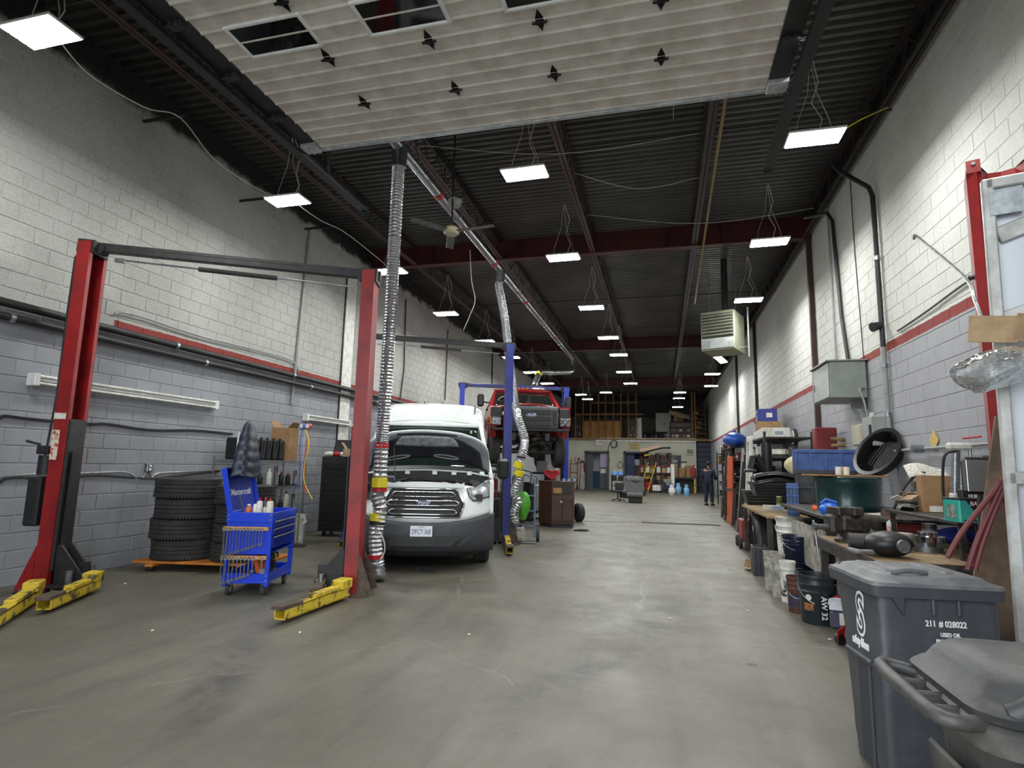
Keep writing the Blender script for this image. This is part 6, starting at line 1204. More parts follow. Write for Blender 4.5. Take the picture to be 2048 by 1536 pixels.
b = wl(1470, 915, 2.1); t = thing('plastic_bag', 'bulging bright blue plastic bag on the racks', 'bag', (2.1, b.y, 2.21)); obj('bag', MB().ell((0, 0, .2), (.34, .42, .22), 18, 10), mat('blue film', (52, 96, 190), .35, rgb2=(34, 70, 160), scale=7, bump=.8, bscale=7), t, 60); obj('knot', MB().ell((.0, .1, .42), (.08, .08, .07), 10, 6), mat('blue film', (52, 96, 190)), t, 60)
b = wl(1468, 942, 2.0); t = thing('orange_board', 'tall orange panel standing before the racks', 'panel', (1.88, b.y, 0), .1); obj('panel', MB().box((0, 0, .95), (.05, .6, 1.9), (0, .03, 0), b=.01), mat('orange paint', (196, 84, 40), .5), t); obj('edge', MB().box((-.03, 0, .95), (.02, .62, .08), (0, .03, 0)), M_RUST, t)
t = thing('white_trestle', 'white upright trestle leaning by the long white carton', 'frame', (1.93, 14.2, 0)); 
for y in (0, .45): obj('upright', MB().box((0, y, 1.15), (.08, .09, 2.3), (0, .05, 0), b=.008), M_WPL, t)
obj('crosspiece', MB().box((.05, .22, 2.2), (.08, .55, .1)), M_WPL, t)
zc = at(1500, 890, 14.4).z
carton((2.4, 14.2, 2.202), .55, 1.9, .22, 'long white printed carton lying on top of the rack', M_WPL, -.05, False, lab=mat('grey print', (150, 154, 166), .6))
t = thing('seat_shell', 'cream moulded seat shell hung on its stand behind the black canister', 'seat', (2.45, 11.2, 0)); zs = at(1563, 930, 11.2).z
obj('shell', MB().ell((0, 0, zs), (.36, .22, .2), 20, 10), mat('cream foam', (206, 200, 166), .7, rgb2=(168, 160, 122), scale=7), t, 60); obj('stand', MB().box((0, 0, (zs-.15)/2), (.5, .3, zs-.15), b=.01), M_GREASE, t); obj('tray', MB().box((-.02, -.05, zs-.2), (.66, .5, .03)), M_WPL, t)
t = thing('hand_lamp', 'black and silver hand lamp leaning on the cream seat', 'lamp', (2.36, 10.9, zs-.18), rot=(0, -.4, 0)); obj('tube', MB().cyl((0, 0, 0), (0, 0, .3), .03, n=12), M_STEEL, t, 40); obj('head', MB().cyl((0, 0, .28), (0, 0, .42), .045, .03, n=12), M_BLACK, t, 40); obj('hook', MB().tube([(0, 0, .42), (-.03, 0, .5), (-.1, 0, .5), (-.12, 0, .44)], .008, 6), M_BLACK, t)

# ================================================================== left: wire shelf, tool chest, gauges
t = thing('wire_shelf', 'chrome wire shelving against the left wall behind the blue cart', 'shelf', (0, 0, 0)); SX0, SX1, SY0, SY1 = -7.1, -6.62, 7.95, 9.75; SL = [.12, .6, 1.05, 1.5]
for x in (SX0, SX1):
    for y in (SY0, SY1): obj('post', MB().cyl((x, y, 0), (x, y, 1.55), .014, n=8), M_STEEL, t)
for z in SL:
    mb = MB()
    for x in (SX0, SX1): mb.cyl((x, SY0, z-.02), (x, SY1, z-.02), .006, n=5); mb.cyl((x, SY0, z-.05), (x, SY1, z-.05), .006, n=5)
    for k in range(46): y = SY0+k*(SY1-SY0)/45; mb.cyl((SX0, y, z-.014), (SX1, y, z-.014), .0035, n=4)
    for k in range(24): y = SY0+k*(SY1-SY0)/24; mb.cyl((SX1, y, z-.05), (SX1, y+.07, z-.02), .0035, n=4)
    obj('wire_deck', mb, M_STEEL, t)
rk2 = random.Random(5); lvn = ['bottom', 'second', 'third', 'top']
for i, z in enumerate(SL):
    for k in range(7 if i == 3 else 9):
        y = SY0+.14+k*(.19 if i < 3 else .165); x = SX1-.1-.03*rk2.random(); h = rk2.uniform(.2, .34) if i < 3 else .36
        lab = '%s, %s from the near end on the %s wire shelf'
        if i == 3:
            tt = thing('wiper_box', lab % ('tall black jug with ridged side', ORD[k], lvn[i]), 'jug', (x-.08, y, z), .1, 'jugs on the wire shelf'); obj('body', MB().box((0, 0, h/2), (.3, .13, h), b=.025), M_BPLAST, tt, 40); obj('cap', MB().cyl((.08, 0, h), (.08, 0, h+.03), .025, n=10), M_BLACK, tt); obj('ridge', MB().tube([(.152, -.03, .04), (.156, 0, h*.5), (.152, .03, h*.9)], .01, 5), M_DARK, tt, 50)
        elif rk2.random() < .55:
            m = rk2.choice((M_BPLAST, M_BLACK, M_WPL, M_GREY, M_BPLAST)); bottle((x, y, z), .045, h, m, rk2.choice((M_RTAPE, M_WPL, M_BLACK)), lab % ('small bottle', ORD[k] if k < 8 else 'ninth', lvn[i]), lab=M_PAPER if rk2.random() < .4 else None, group='bottles on the wire shelf')
        else:
            tt = thing('clamp', lab % ('dark hand clamp', ORD[k] if k < 8 else 'ninth', lvn[i]), 'clamp', (x, y, z), .3, 'clamps on the wire shelf'); obj('frame', MB().tube([(0, -.05, .01), (0, -.05, h), (0, .05, h), (0, .05, h*.7)], .012, 5), M_DARK, tt); obj('screw', MB().cyl((0, .05, h*.72), (0, .05, h*.4), .008, n=6), M_STEEL, tt); obj('foot', MB().box((0, -.03, .01), (.08, .07, .02)), M_DARK, tt)
carton((SX1-.2, 9.35, SL[3]+.0), .36, .34, .6, 'tall open cardboard box on top of the wire shelf', M_CARD, .15)
tc = fl(660, 1074); t = thing('tool_chest', 'tall black roller tool chest with many drawers behind the red post', 'chest', (-6.35, 10.6, 0), .15)
obj('case', MB().box((0, .3, .85), (.85, .6, 1.5), b=.012), M_BLACK, t)
for k in range(9): d = obj('drawer', MB().box((0, -.01, .22+.15*k), (.78, .02, .135), b=.004), M_BPLAST, t); obj('drawer_pull', MB().box((0, -.025, .27+.15*k), (.7, .015, .012)), M_DARK, d)
obj('lid', MB().box((0, .58, 1.78), (.85, .03, .4), (-.35, 0, 0), b=.006), M_BLACK, t)
for x in (-.35, .35): obj('caster', MB().cyl((x, .1, .05), (x+.04, .1, .05), .05, n=12), M_RUB, t); obj('caster', MB().cyl((x, .5, .05), (x+.04, .5, .05), .05, n=12), M_RUB, t)
carton((-6.15, 10.62, 1.602), .3, .2, .16, 'small printed carton on the black tool chest', M_CARD2, .3)
for k in range(4): one('rag', MB().ell((0, 0, .05), (.12, .09, .055), 12, 7), (M_WPL, M_RTAPE, M_WPL, M_PAPER)[k], '%s crumpled rag on the black tool chest, %s from the left' % (('white', 'red', 'white', 'pale')[k], ORD[k]), 'rag', 'rags on the tool chest', 60, loc=(-6.68+.14*k, 10.65+.05*k, 1.602))
g = fl(601, 1068); t = thing('gauge_stand', 'manifold gauge set with red, blue and yellow hoses on a thin stand', 'gauge', (-6.3, 9.2, 0)); gz = at(601, 852, 9.2).z
obj('pole', MB().cyl((0, 0, 0), (0, 0, gz), .015, n=8), M_ALU, t); obj('foot', MB().lathe([(.16, 0), (.16, .02), (.03, .05)], 16), M_DARK, t); obj('manifold', MB().box((0, 0, gz-.05), (.2, .04, .04), b=.006), M_STEEL, t)
for s, m in ((-1, mat('gauge blue', (70, 100, 200), .4)), (1, mat('gauge red', (206, 60, 80), .4))):
    gg = obj('gauge', MB().cyl((s*.065, -.03, gz+.0), (s*.065, .03, gz+.0), .05, n=18), m, t, 40); obj('dial', MB().cyl((s*.065, -.034, gz+.0), (s*.065, -.03, gz+.0), .04, n=18), M_WHITE, gg)
    obj('hose', MB().tube(smooth_path([(s*.06, 0, gz-.07), (s*.07, -.02, gz-.4), (s*.05, 0, gz-.9), (s*.12, -.05, gz-1.2)]), .009, 6), m, t, 60)
obj('hose', MB().tube(smooth_path([(.03, -.02, gz-.07), (.12, -.03, gz-.35), (.06, -.03, gz-.7), (.08, -.03, gz-1.0), (.3, -.08, gz-1.3)]), .009, 6), M_YTAPE, t, 60)
b, w, h = rest(583, 1030, 600, 1090, 0); pail(583, 1030, 602, 1090, 0, 'white plastic pail with a tag behind the blue cart', M_WPL, bail=False); t = thing('number_card', 'white card reading 30 tilted on the white pail', 'card', at(605, 1040, b.y-.02), rot=(0, -.4, .1)); obj('card', MB().box((0, 0, 0), (.13, .004, .14)), M_PAPER, t); text('card_number', '30', .08, M_INK, t, (0, -.004, 0), (PI/2, 0, 0), .001)
q = at(492, 1000, 9.5)
# wall items left
q = wl(706, 866, XL); t = thing('pricing_board', 'white card rack with rows of slips on the left wall beside the blue post', 'board', (XL+.02, q.y, q.z)); obj('back', MB().box((0, 0, 0), (.02, .35, .5)), M_GREY, t)
for k in range(4): obj('slip', MB().box((.015, 0, .18-.12*k), (.006, .3, .09)), M_PAPER, t)
# ================================================================== back of the shop: block office wall, doors, mezzanine
YW = 40.6
def bk(px, py): return at(px, py, YW)
MZ = bk(1300, 882).z; WX1 = bk(1393, 930).x          # mezzanine floor height, right end of the office wall
d1a, d1b = bk(1170, 980).x, bk(1218, 980).x; d2a, d2b = bk(1248, 980).x, bk(1287, 980).x; DH = bk(1194, 902).z
root = tag(obj('wall_back', MB().box(((XL+d1a)/2, YW+.1, MZ/2), (d1a-XL, .2, MZ)).box(((d1b+d2a)/2, YW+.1, MZ/2), (d2a-d1b, .2, MZ)).box(((d2b+WX1)/2, YW+.1, MZ/2), (WX1-d2b, .2, MZ)).box(((d1a+d1b)/2, YW+.1, (MZ+DH)/2), (d1b-d1a, .2, MZ-DH)).box(((d2a+d2b)/2, YW+.1, (MZ+DH)/2), (d2b-d2a, .2, MZ-DH)), WB), 'pale painted block wall of the office under the mezzanine', kind='structure')
mb = MB(); 
for r in range(int(MZ/.2)):
    z = .1+.2*r; x = XL+.2+(.2 if r % 2 else 0)
    while x < WX1-.1:
        if not ((d1a-.2 < x < d1b+.2 or d2a-.2 < x < d2b+.2) and z < DH): mb.box((x, YW, z), (.385, .02, .186))
        x += .4
tag(obj('wall_blocks', mb, WB, root), kind='stuff')
M_DFR = mat('door frame grey', (66, 68, 76), .5); M_BLUP = mat('office blue', (40, 78, 118), .6); M_OFW = mat('office white', (196, 198, 204), .7)
for n, a, b in (('door_1', d1a, d1b), ('door_2', d2a, d2b)):
    t = tag(thing(n, 'grey framed doorway into the office, %s' % ('left' if n == 'door_1' else 'right'), None, ((a+b)/2, YW, 0)), kind='structure'); w = b-a
    for s in (-1, 1): obj('door_frame', MB().box((s*(w/2-.05), -.02, DH/2), (.12, .28, DH)), M_DFR, t)
    obj('door_frame', MB().box((0, -.02, DH-.06), (w, .28, .12)), M_DFR, t)
    if n == 'door_1':
        obj('door_leaf', MB().box((-w*.33, .2, DH/2-.08), (w*.3, .05, DH-.16), (0, 0, .3)), M_DFR, t); obj('corridor_wall', MB().box((-.05, 1.3, DH*.74), (w*1.1, .1, DH*.55)), M_OFW, t); obj('corridor_dado', MB().box((-.05, 1.28, DH*.23), (w*1.1, .1, DH*.46)), M_BLUP, t)
        lf = obj('glazed_leaf', MB().box((w*.28, .15, DH*.3), (w*.34, .05, DH*.55)), M_DFR, t); obj('pane', MB().box((w*.28, .15, DH*.76), (w*.3, .02, DH*.36)), mat('lilac glass', (176, 164, 196), .2), lf); obj('notice', MB().box((w*.26, .11, DH*.48), (w*.24, .01, .3)), M_PAPER, lf); obj('knob', MB().ell((w*.14, .08, DH*.38), .05), M_STEEL, lf)
    else:
        obj('door_leaf', MB().box((-w*.2, .3, DH/2-.08), (w*.5, .05, DH-.16)), mat('office door blue', (32, 56, 92), .5), t); obj('inner_wall', MB().box((0, 1.3, DH*.6), (w*1.2, .1, DH*1.1)), M_BLUP, t); obj('window_pane', MB().box((w*.2, .5, DH*.62), (w*.34, .03, DH*.36)), mat('lilac glass', (176, 164, 196)), t); obj('board', MB().box((w*.2, .46, DH*.45), (w*.3, .04, DH*.4)), mat('brown board', (110, 84, 76), .7), t)
tag(obj('office_floor', MB().box(((XL+XR)/2, YW+2, .005), (XR-XL, 4, .01)), M_GREY), kind='structure')
a, b = bk(1339, 938), bk(1361, 912); t = tag(thing('window_1', 'small dark office window in the back wall', None, ((a.x+b.x)/2, YW, a.z)), kind='structure'); w, h = b.x-a.x, b.z-a.z
for c, d in (((0, -.03, 0), (w+.1, .1, .08)), ((0, -.03, h), (w+.1, .1, .08)), ((-w/2, -.03, h/2), (.08, .1, h)), ((w/2, -.03, h/2), (.08, .1, h))): obj('window_frame', MB().box(c, d), M_DFR, t)
obj('pane', MB().box((0, -.01, h/2), (w, .03, h)), mat('blue glass', (34, 48, 66), .1), t); obj('paper', MB().box((.0, -.04, h*.6), (w*.4, .01, h*.16)), M_PAPER, t)
# mezzanine
tag(obj('mezzanine_floor', MB().box(((XL+XR)/2, YW+3.2, MZ+.09), (XR-XL, 6.6, .14)), M_PLY), 'plywood mezzanine floor over the office', kind='structure')
tag(obj('trim_1', MB().box(((bk(1200, 880).x+WX1)/2, YW-.06, MZ-.02), (WX1-bk(1200, 880).x, .1, .12)).box(((bk(1200, 880).x+WX1)/2, YW-.03, MZ+.14), (WX1-bk(1200, 880).x, .06, .1)), M_WPL), 'white ledge strip along the mezzanine edge', kind='structure')
tag(obj('wall_rear', MB().box(((XL+XR)/2, 47.1, ZD/2), (XR-XL+.4, .2, ZD)), mat('rear wall block', (150, 146, 132), .85, rgb2=(110, 108, 98), scale=2)), 'block wall behind the mezzanine', kind='structure')
tag(obj('bulkhead', MB().box(((XL+XR)/2, 46.9, 6.3), (XR-XL, .12, 1.5)), M_BLACK), 'black painted upper rear wall', kind='structure')
FZ = MZ+.16
def mz(px, py, Y=YW+.6): return at(px, py, Y)
tag(obj('stair_wall', MB().box(((WX1+XR)/2, YW+.4, MZ/2), (XR-WX1, .2, MZ)), mat('stair blue black', (28, 38, 54), .6)), 'dark blue stair enclosure at the right of the office', kind='structure')
t = thing('stair_cladding', 'dark blue panelled stair enclosure face', 'panel', (WX1+.05, YW+.25, 0))
for k in range(10): obj('plank', MB().box(((XR-WX1)/2, 0, .2+.33*k), (XR-WX1-.1, .05, .31), b=.01), mat('stair blue', (34, 46, 66), .55), t)
M_STUD = mat('stud timber', (150, 108, 62), .7, rgb2=(112, 78, 44), scale=5)
for k, px in enumerate((1151, 1166, 1181, 1197, 1211, 1227, 1242, 1257, 1273)):
    x = mz(px, 870).x; one('wall_stud', MB().box((x, YW+.6, (FZ+6.75)/2), (.09, .14, 6.75-FZ), b=.005), M_STUD, 'bare timber stud on the mezzanine, %s from the left' % NTH[k], 'stud', 'mezzanine studs')
for k, px in enumerate((1385, 1391)): one('wall_stud', MB().box((mz(px, 870).x, YW+.6, (FZ+6.75)/2), (.1, .14, 6.75-FZ), b=.005), M_STUD, 'timber post at the right mezzanine edge, %s of the pair' % ('left', 'right')[k], 'stud', 'right mezzanine posts')
for z0, x0, x1 in ((829, 1150, 1287), (806, 1182, 1275)): a = mz(x0, z0); b = mz(x1, z0); one('stud_rail', MB().box(((a.x+b.x)/2, YW+.52, a.z), (b.x-a.x, .05, .11), b=.004), M_STUD, 'horizontal timber rail across the mezzanine studs, %s' % ('lower' if z0 > 815 else 'upper'), 'rail')
M_PP = mat('golden plywood', (176, 124, 44), .55, rgb2=(150, 100, 34), scale=2)
for k in range(5):
    a = mz(1167+15.2*k, 873, YW+.8); b = mz(1167+15.2*(k+1)-.8, 842, YW+.8); one('plywood_sheet', MB().box(((a.x+b.x)/2, YW+.78, (FZ+b.z)/2), (b.x-a.x, .03, b.z-FZ), b=.004), M_PP, 'golden plywood sheet behind the mezzanine studs, %s from the left' % ORD[k], 'panel', 'plywood sheets on the mezzanine')
def mbox(x0, y0, x1, y1, Y, dp, m, name, label, cat, extra=None):
    a, b = at(x0, y1, Y), at(x1, y0, Y); w, h = b.x-a.x, max(.1, b.z-FZ); t = thing(name, label, cat, ((a.x+b.x)/2, Y+dp/2, FZ)); obj('body', MB().box((0, 0, h/2), (w, dp, h), b=.01), m, t)
    if extra: extra(t, w, h, dp)
    return t
mbox(1273, 836, 1283, 877, YW+.9, .3, M_WPL, 'door_slab', 'white door slab on end on the mezzanine', 'door', lambda t, w, h, d: obj('edge', MB().box((w/2, -d/2, h/2), (.03, .03, h)), M_GREY, t))
def cab(t, w, h, d):
    for s in (-1, 1): dd = obj('door', MB().box((s*w*.245, -d/2-.01, h*.62), (w*.46, .03, h*.7), b=.006), M_WPL, t); obj('handle', MB().box((s*w*.06, -d/2-.04, h*.6), (.03, .03, .3)), M_DARK, dd)
mbox(1312, 826, 1342, 874, YW+3.5, .6, M_WHITE, 'locker', 'white double-door cabinet at the mezzanine back', 'cabinet', cab)
def rackx(t, w, h, d):
    for k in range(3): obj('shelf_gap', MB().box((0, -d/2, h*(.2+.3*k)), (w*.9, .04, h*.2)), M_BPLAST, t)
    for k in range(5): obj('stored_part', MB().box((-w*.35+w*.17*k, -d/2-.03, h*.2), (w*.12, .1, h*.14), b=.01), (M_GREY, M_PAPER, M_GREASE, M_CARD, M_WPL)[k], t); obj('stored_part', MB().box((-w*.38+w*.18*k, -d/2-.03, h*.52), (w*.1, .1, h*.12), b=.01), (M_CARD, M_GREASE, M_WPL, M_BLACK, M_CARD2)[k], t)
mbox(1340, 843, 1384, 877, YW+1.0, .7, M_DRED, 'parts_rack', 'low dark red rack full of parts at the mezzanine edge', 'rack', rackx)
mbox(1258, 838, 1272, 875, YW+1.2, .5, M_DARK, 'drawer_rack', 'narrow dark rack beside the white door slab', 'rack', rackx)
mbox(1148, 830, 1163, 875, YW+1.5, .6, M_BPLAST, 'parts_rack', 'dark rack of small parts at the left mezzanine edge', 'rack', rackx)
a, b = at(1338, 822, YW+1.2), at(1370, 834, YW+1.2); zt = at(1360, 843, YW+1.0).z
for k, (dx, m, l) in enumerate(((0, M_CARD2, 'long cream carton tilted on top of the dark red rack'), (.35, M_GREY, 'grey long carton behind the cream one on the dark red rack'))): t = thing('long_carton', l, 'carton', ((a.x+b.x)/2+dx, YW+1.3+.45*k, zt+.5), rot=(0, .35, 0)); obj('body', MB().box((0, 0, 0), (1.15, .35, .28), b=.006), m, t); obj('tape', MB().box((0, 0, .0), (.08, .36, .285)), M_CARD, t); obj('prop', MB().box((0, 0, -.3), (.3, .3, .4), (0, -.35, 0)), M_CARD, t)
for k in range(9):
    x = mz(1290+5*k, 870, YW+1.2).x; one('scrap_part', MB().box((x, YW+1.2+.1*(k % 3), FZ+.18), (.22, .3, .36), (.2*k, 0, .4*k), .04).cyl((x-.2, YW+1.1, FZ+.4), (x+.15, YW+1.2, FZ+.5), .07, n=8), (M_GREASE, M_BPLAST, M_DARK)[k % 3], 'dark machine part heaped on the mezzanine, %s from the left' % NTH[k], 'part', 'machine parts on the mezzanine')
t = thing('display_rack', 'tall open steel rack with goods at the right mezzanine end', 'rack', (mz(1412, 870).x-.5, YW+1.2, FZ)); hr = mz(1416, 812).z-FZ
for s in (-1, 1): obj('upright', MB().box((s*.5, 0, hr/2), (.06, .4, hr)), M_RUST, t)
for k in range(7): obj('tier', MB().box((0, 0, .1+k*hr/7), (1.0, .45, .04)), M_WOOD, t); obj('goods', MB().box((-.2+.1*(k % 4), -.05, .22+k*hr/7), (.35, .3, .2), b=.01), kinds[k], t)
t = thing('wire_cart', 'yellow framed rack with a curved top rail behind the studs', 'rack', (mz(1215, 870, YW+3).x, YW+3, FZ)); obj('curved_rail', MB().tube(smooth_path([(-1.0, 0, 0), (-1.0, 0, 1.6), (-.7, 0, 1.95), (.6, 0, 2.0), (1.0, 0, 1.9), (1.0, 0, 0)]), .04, 6), M_YEL, t, 50); obj('shelf', MB().box((0, 0, 1.3), (2.0, .5, .05)), M_RUST, t); obj('sheet', MB().box((.3, .05, 1.6), (1.1, .04, .5)), M_DARK, t)
# wall-mounted things on the office front
def onwall(x0, y0, x1, y1): a, b = bk(x0, y1), bk(x1, y0); return Vector(((a.x+b.x)/2, YW-.02, (a.z+b.z)/2)), b.x-a.x, b.z-a.z
p, w, h = onwall(1191, 880, 1204, 890); t = thing('exit_sign', 'small white EXIT sign above the left office door', 'sign', p); obj('case', MB().box((0, -.06, 0), (w, .12, h), b=.01), M_WHITE, t); text('sign_lettering', 'EXIT', h*.72, mat('sign red', (150, 40, 40), .5), t, (0, -.125, 0), (PI/2, 0, 0), .003, 0, .95)
p, w, h = onwall(1257, 886, 1279, 900); t = thing('notice_board', 'faded yellow-brown notice above the right office door', 'notice', p); obj('board', MB().box((0, -.02, 0), (w, .04, h)), mat('faded notice', (196, 184, 140), .8), t)
for i, (s, wd) in enumerate((('SHOP', .5), ('NOTICE', .5))): pass
for k in range(4): obj('print_line', MB().box((0, -.043, h*(.32-.2*k)), (w*(.8-.1*(k % 2)), .006, h*.1)), mat('ochre print', (150, 118, 60), .7, rgb2=(190, 170, 120), scale=26, lo=.5, hi=.56), t)
p, w, h = onwall(1374, 899, 1386, 908); t = thing('notice_sheet', 'grey printed sheet on the back wall right of the window', 'notice', p); obj('sheet', MB().box((0, -.01, 0), (w, .02, h)), mat('printed sheet', (150, 150, 136), .8, rgb2=(110, 110, 100), scale=30), t); obj('rail', MB().box((0, -.02, -h*.8), (w*1.5, .04, .05)), M_GREY, t)
p, w, h = onwall(1362, 920, 1373, 938); t = thing('towel_dispenser', 'white dispenser on the back wall right of the window', 'dispenser', p); obj('case', MB().box((0, -.1, -h*.2), (w, .2, h*.6), b=.03), M_WHITE, t); obj('bracket', MB().box((0, -.08, h*.3), (w, .1, .06)), M_GREASE, t)
p, w, h = onwall(1152, 914, 1165, 924); t = thing('time_clock', 'beige time clock box left of the left office door', 'clock', p); obj('case', MB().box((0, -.1, 0), (w, .2, h), b=.02), mat('beige enamel', (182, 176, 156)), t); obj('dial', MB().cyl((0, -.2, .02), (0, -.21, .02), h*.22, n=16), M_INK, t); obj('shelf', MB().box((.2, -.1, -h*.62), (w*.6, .2, .04)), M_BLACK, t)
p, w, h = onwall(1164, 930, 1171, 942); t = thing('fire_extinguisher', 'red fire extinguisher beside the left office door', 'extinguisher', p); obj('cylinder', MB().lathe([(.1, -.3), (.11, -.25), (.11, .15), (.05, .25), (.04, .3)], 14, (0, -.13, 0)), M_RED, t, 40); obj('valve', MB().box((0, -.13, .34), (.14, .06, .08)), M_BLACK, t); obj('hose', MB().tube([(.06, -.15, .34), (.16, -.16, .1), (.12, -.15, -.2)], .018, 5), M_BLACK, t)
p, w, h = onwall(1222, 881, 1234, 895); t = thing('cable_reel', 'coiled black cable hung on the back wall above the doors', 'cable', p); obj('coil', MB().tube([((.2+.01*(k % 5))*math.cos(k*.5), -.05-.002*k, (.24+.01*(k % 5))*math.sin(k*.5)) for k in range(52)], .02, 5), M_BLACK, t, 50); obj('lead', MB().tube(smooth_path([(-.2, -.05, .1), (-.4, -.04, -.3), (-.3, -.04, -1.2)]), .018, 5), M_BLACK, t)
p, w, h = onwall(1236, 922, 1246, 936); t = thing('hose_ring', 'pale coiled hose on the back wall between the doors', 'hose', p); obj('coil', MB().tube([(.16*math.cos(k*.5), -.05-.002*k, .22*math.sin(k*.5)) for k in range(40)], .025, 5), M_GPL, t, 50); obj('hook', MB().box((0, -.04, .22), (.08, .08, .05)), M_STEEL, t)
# floor things along the office front
def fthing(px0, py0, px1, py1, name, label, cat, builder, rz=0):
    b, w, h = rest(px0, py0, px1, py1, 0); t = thing(name, label, cat, (b.x, b.y+.2, 0), rz); builder(t, w, h); return t, w, h
def tankb(m):
    def f(t, w, h):
        r = w/2; obj('shell', MB().lathe([(r*.75, 0), (r*.8, .08), (r*.98, .12), (r, h*.45), (r*.9, h*.62), (r*.4, h*.72)], 20), m, t, 40); obj('collar', MB().lathe([(r*.62, h*.66), (r*.62, h*.98), (r*.55, h*.98)], 16, cap=False), m, t); obj('valve', MB().cyl((0, 0, h*.7), (0, 0, h*.9), r*.18, n=8), M_YEL, t)
    return f
fthing(1337, 969, 1351, 990, 'gas_cylinder', 'white squat gas cylinder, left of three before the bench', 'cylinder', tankb(M_WPL)); fthing(1351, 966, 1363, 988, 'gas_cylinder', 'pale blue gas cylinder, middle of three before the bench', 'cylinder', tankb(mat('cylinder blue', (120, 176, 214), .4))); fthing(1368, 969, 1379, 992, 'gas_cylinder', 'light blue gas cylinder, right of three before the bench', 'cylinder', tankb(mat('cylinder blue', (120, 176, 214))))
def seatb(t, w, h):
    mg = mat('grey seat fabric', (104, 104, 106), .85, rgb2=(88, 88, 90), scale=9)
    obj('backrest', MB().grid(lambda u, v: (w*.5*(1-.28*v**3)*math.sin((u-.5)*PI)*(1-.1*(1-v)), .12*math.cos((u-.5)*PI)-.28*v*0+.16*v, h*.3+h*.7*v*(1-.12*(2*u-1)**4)), 16, 10), mg, t, 60, solid=.12)
    obj('headrest_bulge', MB().ell((0, .18, h*.86), (w*.3, .1, h*.1), 14, 8), mg, t, 60); obj('seat_base', MB().box((0, -.1, h*.3), (w*.98, .6, h*.16), b=.05), mg, t, 40); obj('pedestal', MB().box((0, 0, h*.12), (w*.8, .5, h*.22), b=.02), M_BLACK, t); obj('armrest', MB().box((w*.56, -.05, h*.38), (.08, .4, h*.2), b=.03), M_BPLAST, t)
fthing(1254, 953, 1287, 1006, 'salvaged_chair', 'grey fabric vehicle seat facing the camera on the floor', 'seat', seatb); t_, w_, h_ = fthing(1240, 952, 1263, 996, 'salvaged_chair', 'second grey vehicle seat turned sideways behind the first', 'seat', seatb, -.7)
def chairb(t, w, h):
    obj('seat', MB().box((0, 0, h*.55), (w*.9, .5, .09), b=.03), M_BPLAST, t, 40); obj('gas_lift', MB().cyl((0, 0, .08), (0, 0, h*.55), .03, n=8), M_DARK, t); obj('backrest', MB().box((w*.1, .25, h*.8), (w*.8, .07, h*.4), b=.03), M_BPLAST, t, 40)
    for k in range(5): a = k*2*PI/5; obj('base_leg', MB().cyl((0, 0, .1), (.3*math.cos(a), .3*math.sin(a), .06), .02, n=6), M_BLACK, t); obj('caster', MB().ell((.3*math.cos(a), .3*math.sin(a), .03), .03, 8, 5), M_BLACK, t)
fthing(1224, 966, 1246, 1003, 'office_chair', 'black office chair left of the grey seats', 'chair', chairb)
def jugrack(t, w, h):
    for x in (-w*.45, w*.45): obj('upright', MB().box((x, 0, h*.35), (.05, .4, h*.7)), M_BLACK, t)
    for k in range(4): obj('tier', MB().box((0, 0, .1+k*h*.2), (w, .45, .04)), M_BLACK, t)
tr, wr, hr = fthing(1222, 935, 1247, 985, 'bottle_rack', 'black rack for water bottles between the office doors', 'rack', jugrack)
for k, (x, z, m) in enumerate(((-.22, hr*.7, 1), (.22, hr*.7, 1), (-.22, hr*.5, 0), (.22, hr*.5, 0))):
    q = tr.location+Vector((x*wr/.9, 0, .125+(3 if m else 2)*hr*.2)); bottle(q, wr*.2, hr*.19, mat('water jug blue', (96, 150, 220), .2) if m else M_BPLAST, M_WPL, '%s water bottle on the black rack, %s side' % ('clear blue' if m else 'dark', ('left', 'right')[k % 2]), 'water_bottle', 'bottle', sh=.7)
t = thing('tool_rack', 'crowded red shelf rack with tools and boxes at the back wall', 'rack', (bk(1312, 985).x, YW-1.2, 0)); W_ = bk(1342, 985).x-bk(1282, 985).x; Hh = bk(1312, 916).z
for s in (-1, 1): obj('upright', MB().box((s*W_/2, 0, Hh/2), (.08, .5, Hh)), M_DRED, t)
for k in range(5): obj('shelf_board', MB().box((0, 0, .3+k*(Hh-.3)/4.2), (W_, .55, .06)), M_RED if k % 2 else M_DRED, t)
TL = t.location
for k in range(30):
    i = k % 5; z = .33+i*(Hh-.3)/4.2; x = -W_*.43+W_*.86*((k//5)/5)+rk.uniform(-.05, .05); m = kinds[(k*7) % 10]; h = rk.uniform(.2, .42)
    tt = thing('shelf_item', '%s container, %s from the left on shelf %s of the red rack' % (KN[m], ORD[k//5], ORD[i]), 'container', TL+Vector((x, 0, z)), rk.uniform(-.3, .3), 'containers on the red back rack'); obj('body', MB().box((0, 0, h/2), (rk.uniform(.16, .34), .4, h), b=.015), m, tt); obj('lid', MB().box((0, 0, h), (.2, .36, .04), b=.01), M_DARK if k % 3 else M_RTAPE, tt)
q = bk(1310, 905); t = thing('vehicle_hood', 'black vehicle hood with a pale box on it atop the red rack', 'car part', (q.x, YW-1.4, Hh+.3), rot=(0, -.22, 0)); obj('panel', MB().grid(lambda u, v: (-.95+2.0*u, -.5+v, .1+.12*math.sin(u*2.6)-.25*max(0, u-.8)), 14, 5), M_BPLAST, t, 60, solid=.08); obj('pale_box', MB().box((-.25, -.2, .34), (1.3, .3, .22), b=.02), mat('salmon foam', (206, 176, 150), .8), t); obj('stand', MB().box((-.5, 0, -.02), (.4, .5, .12)), M_YEL, t)
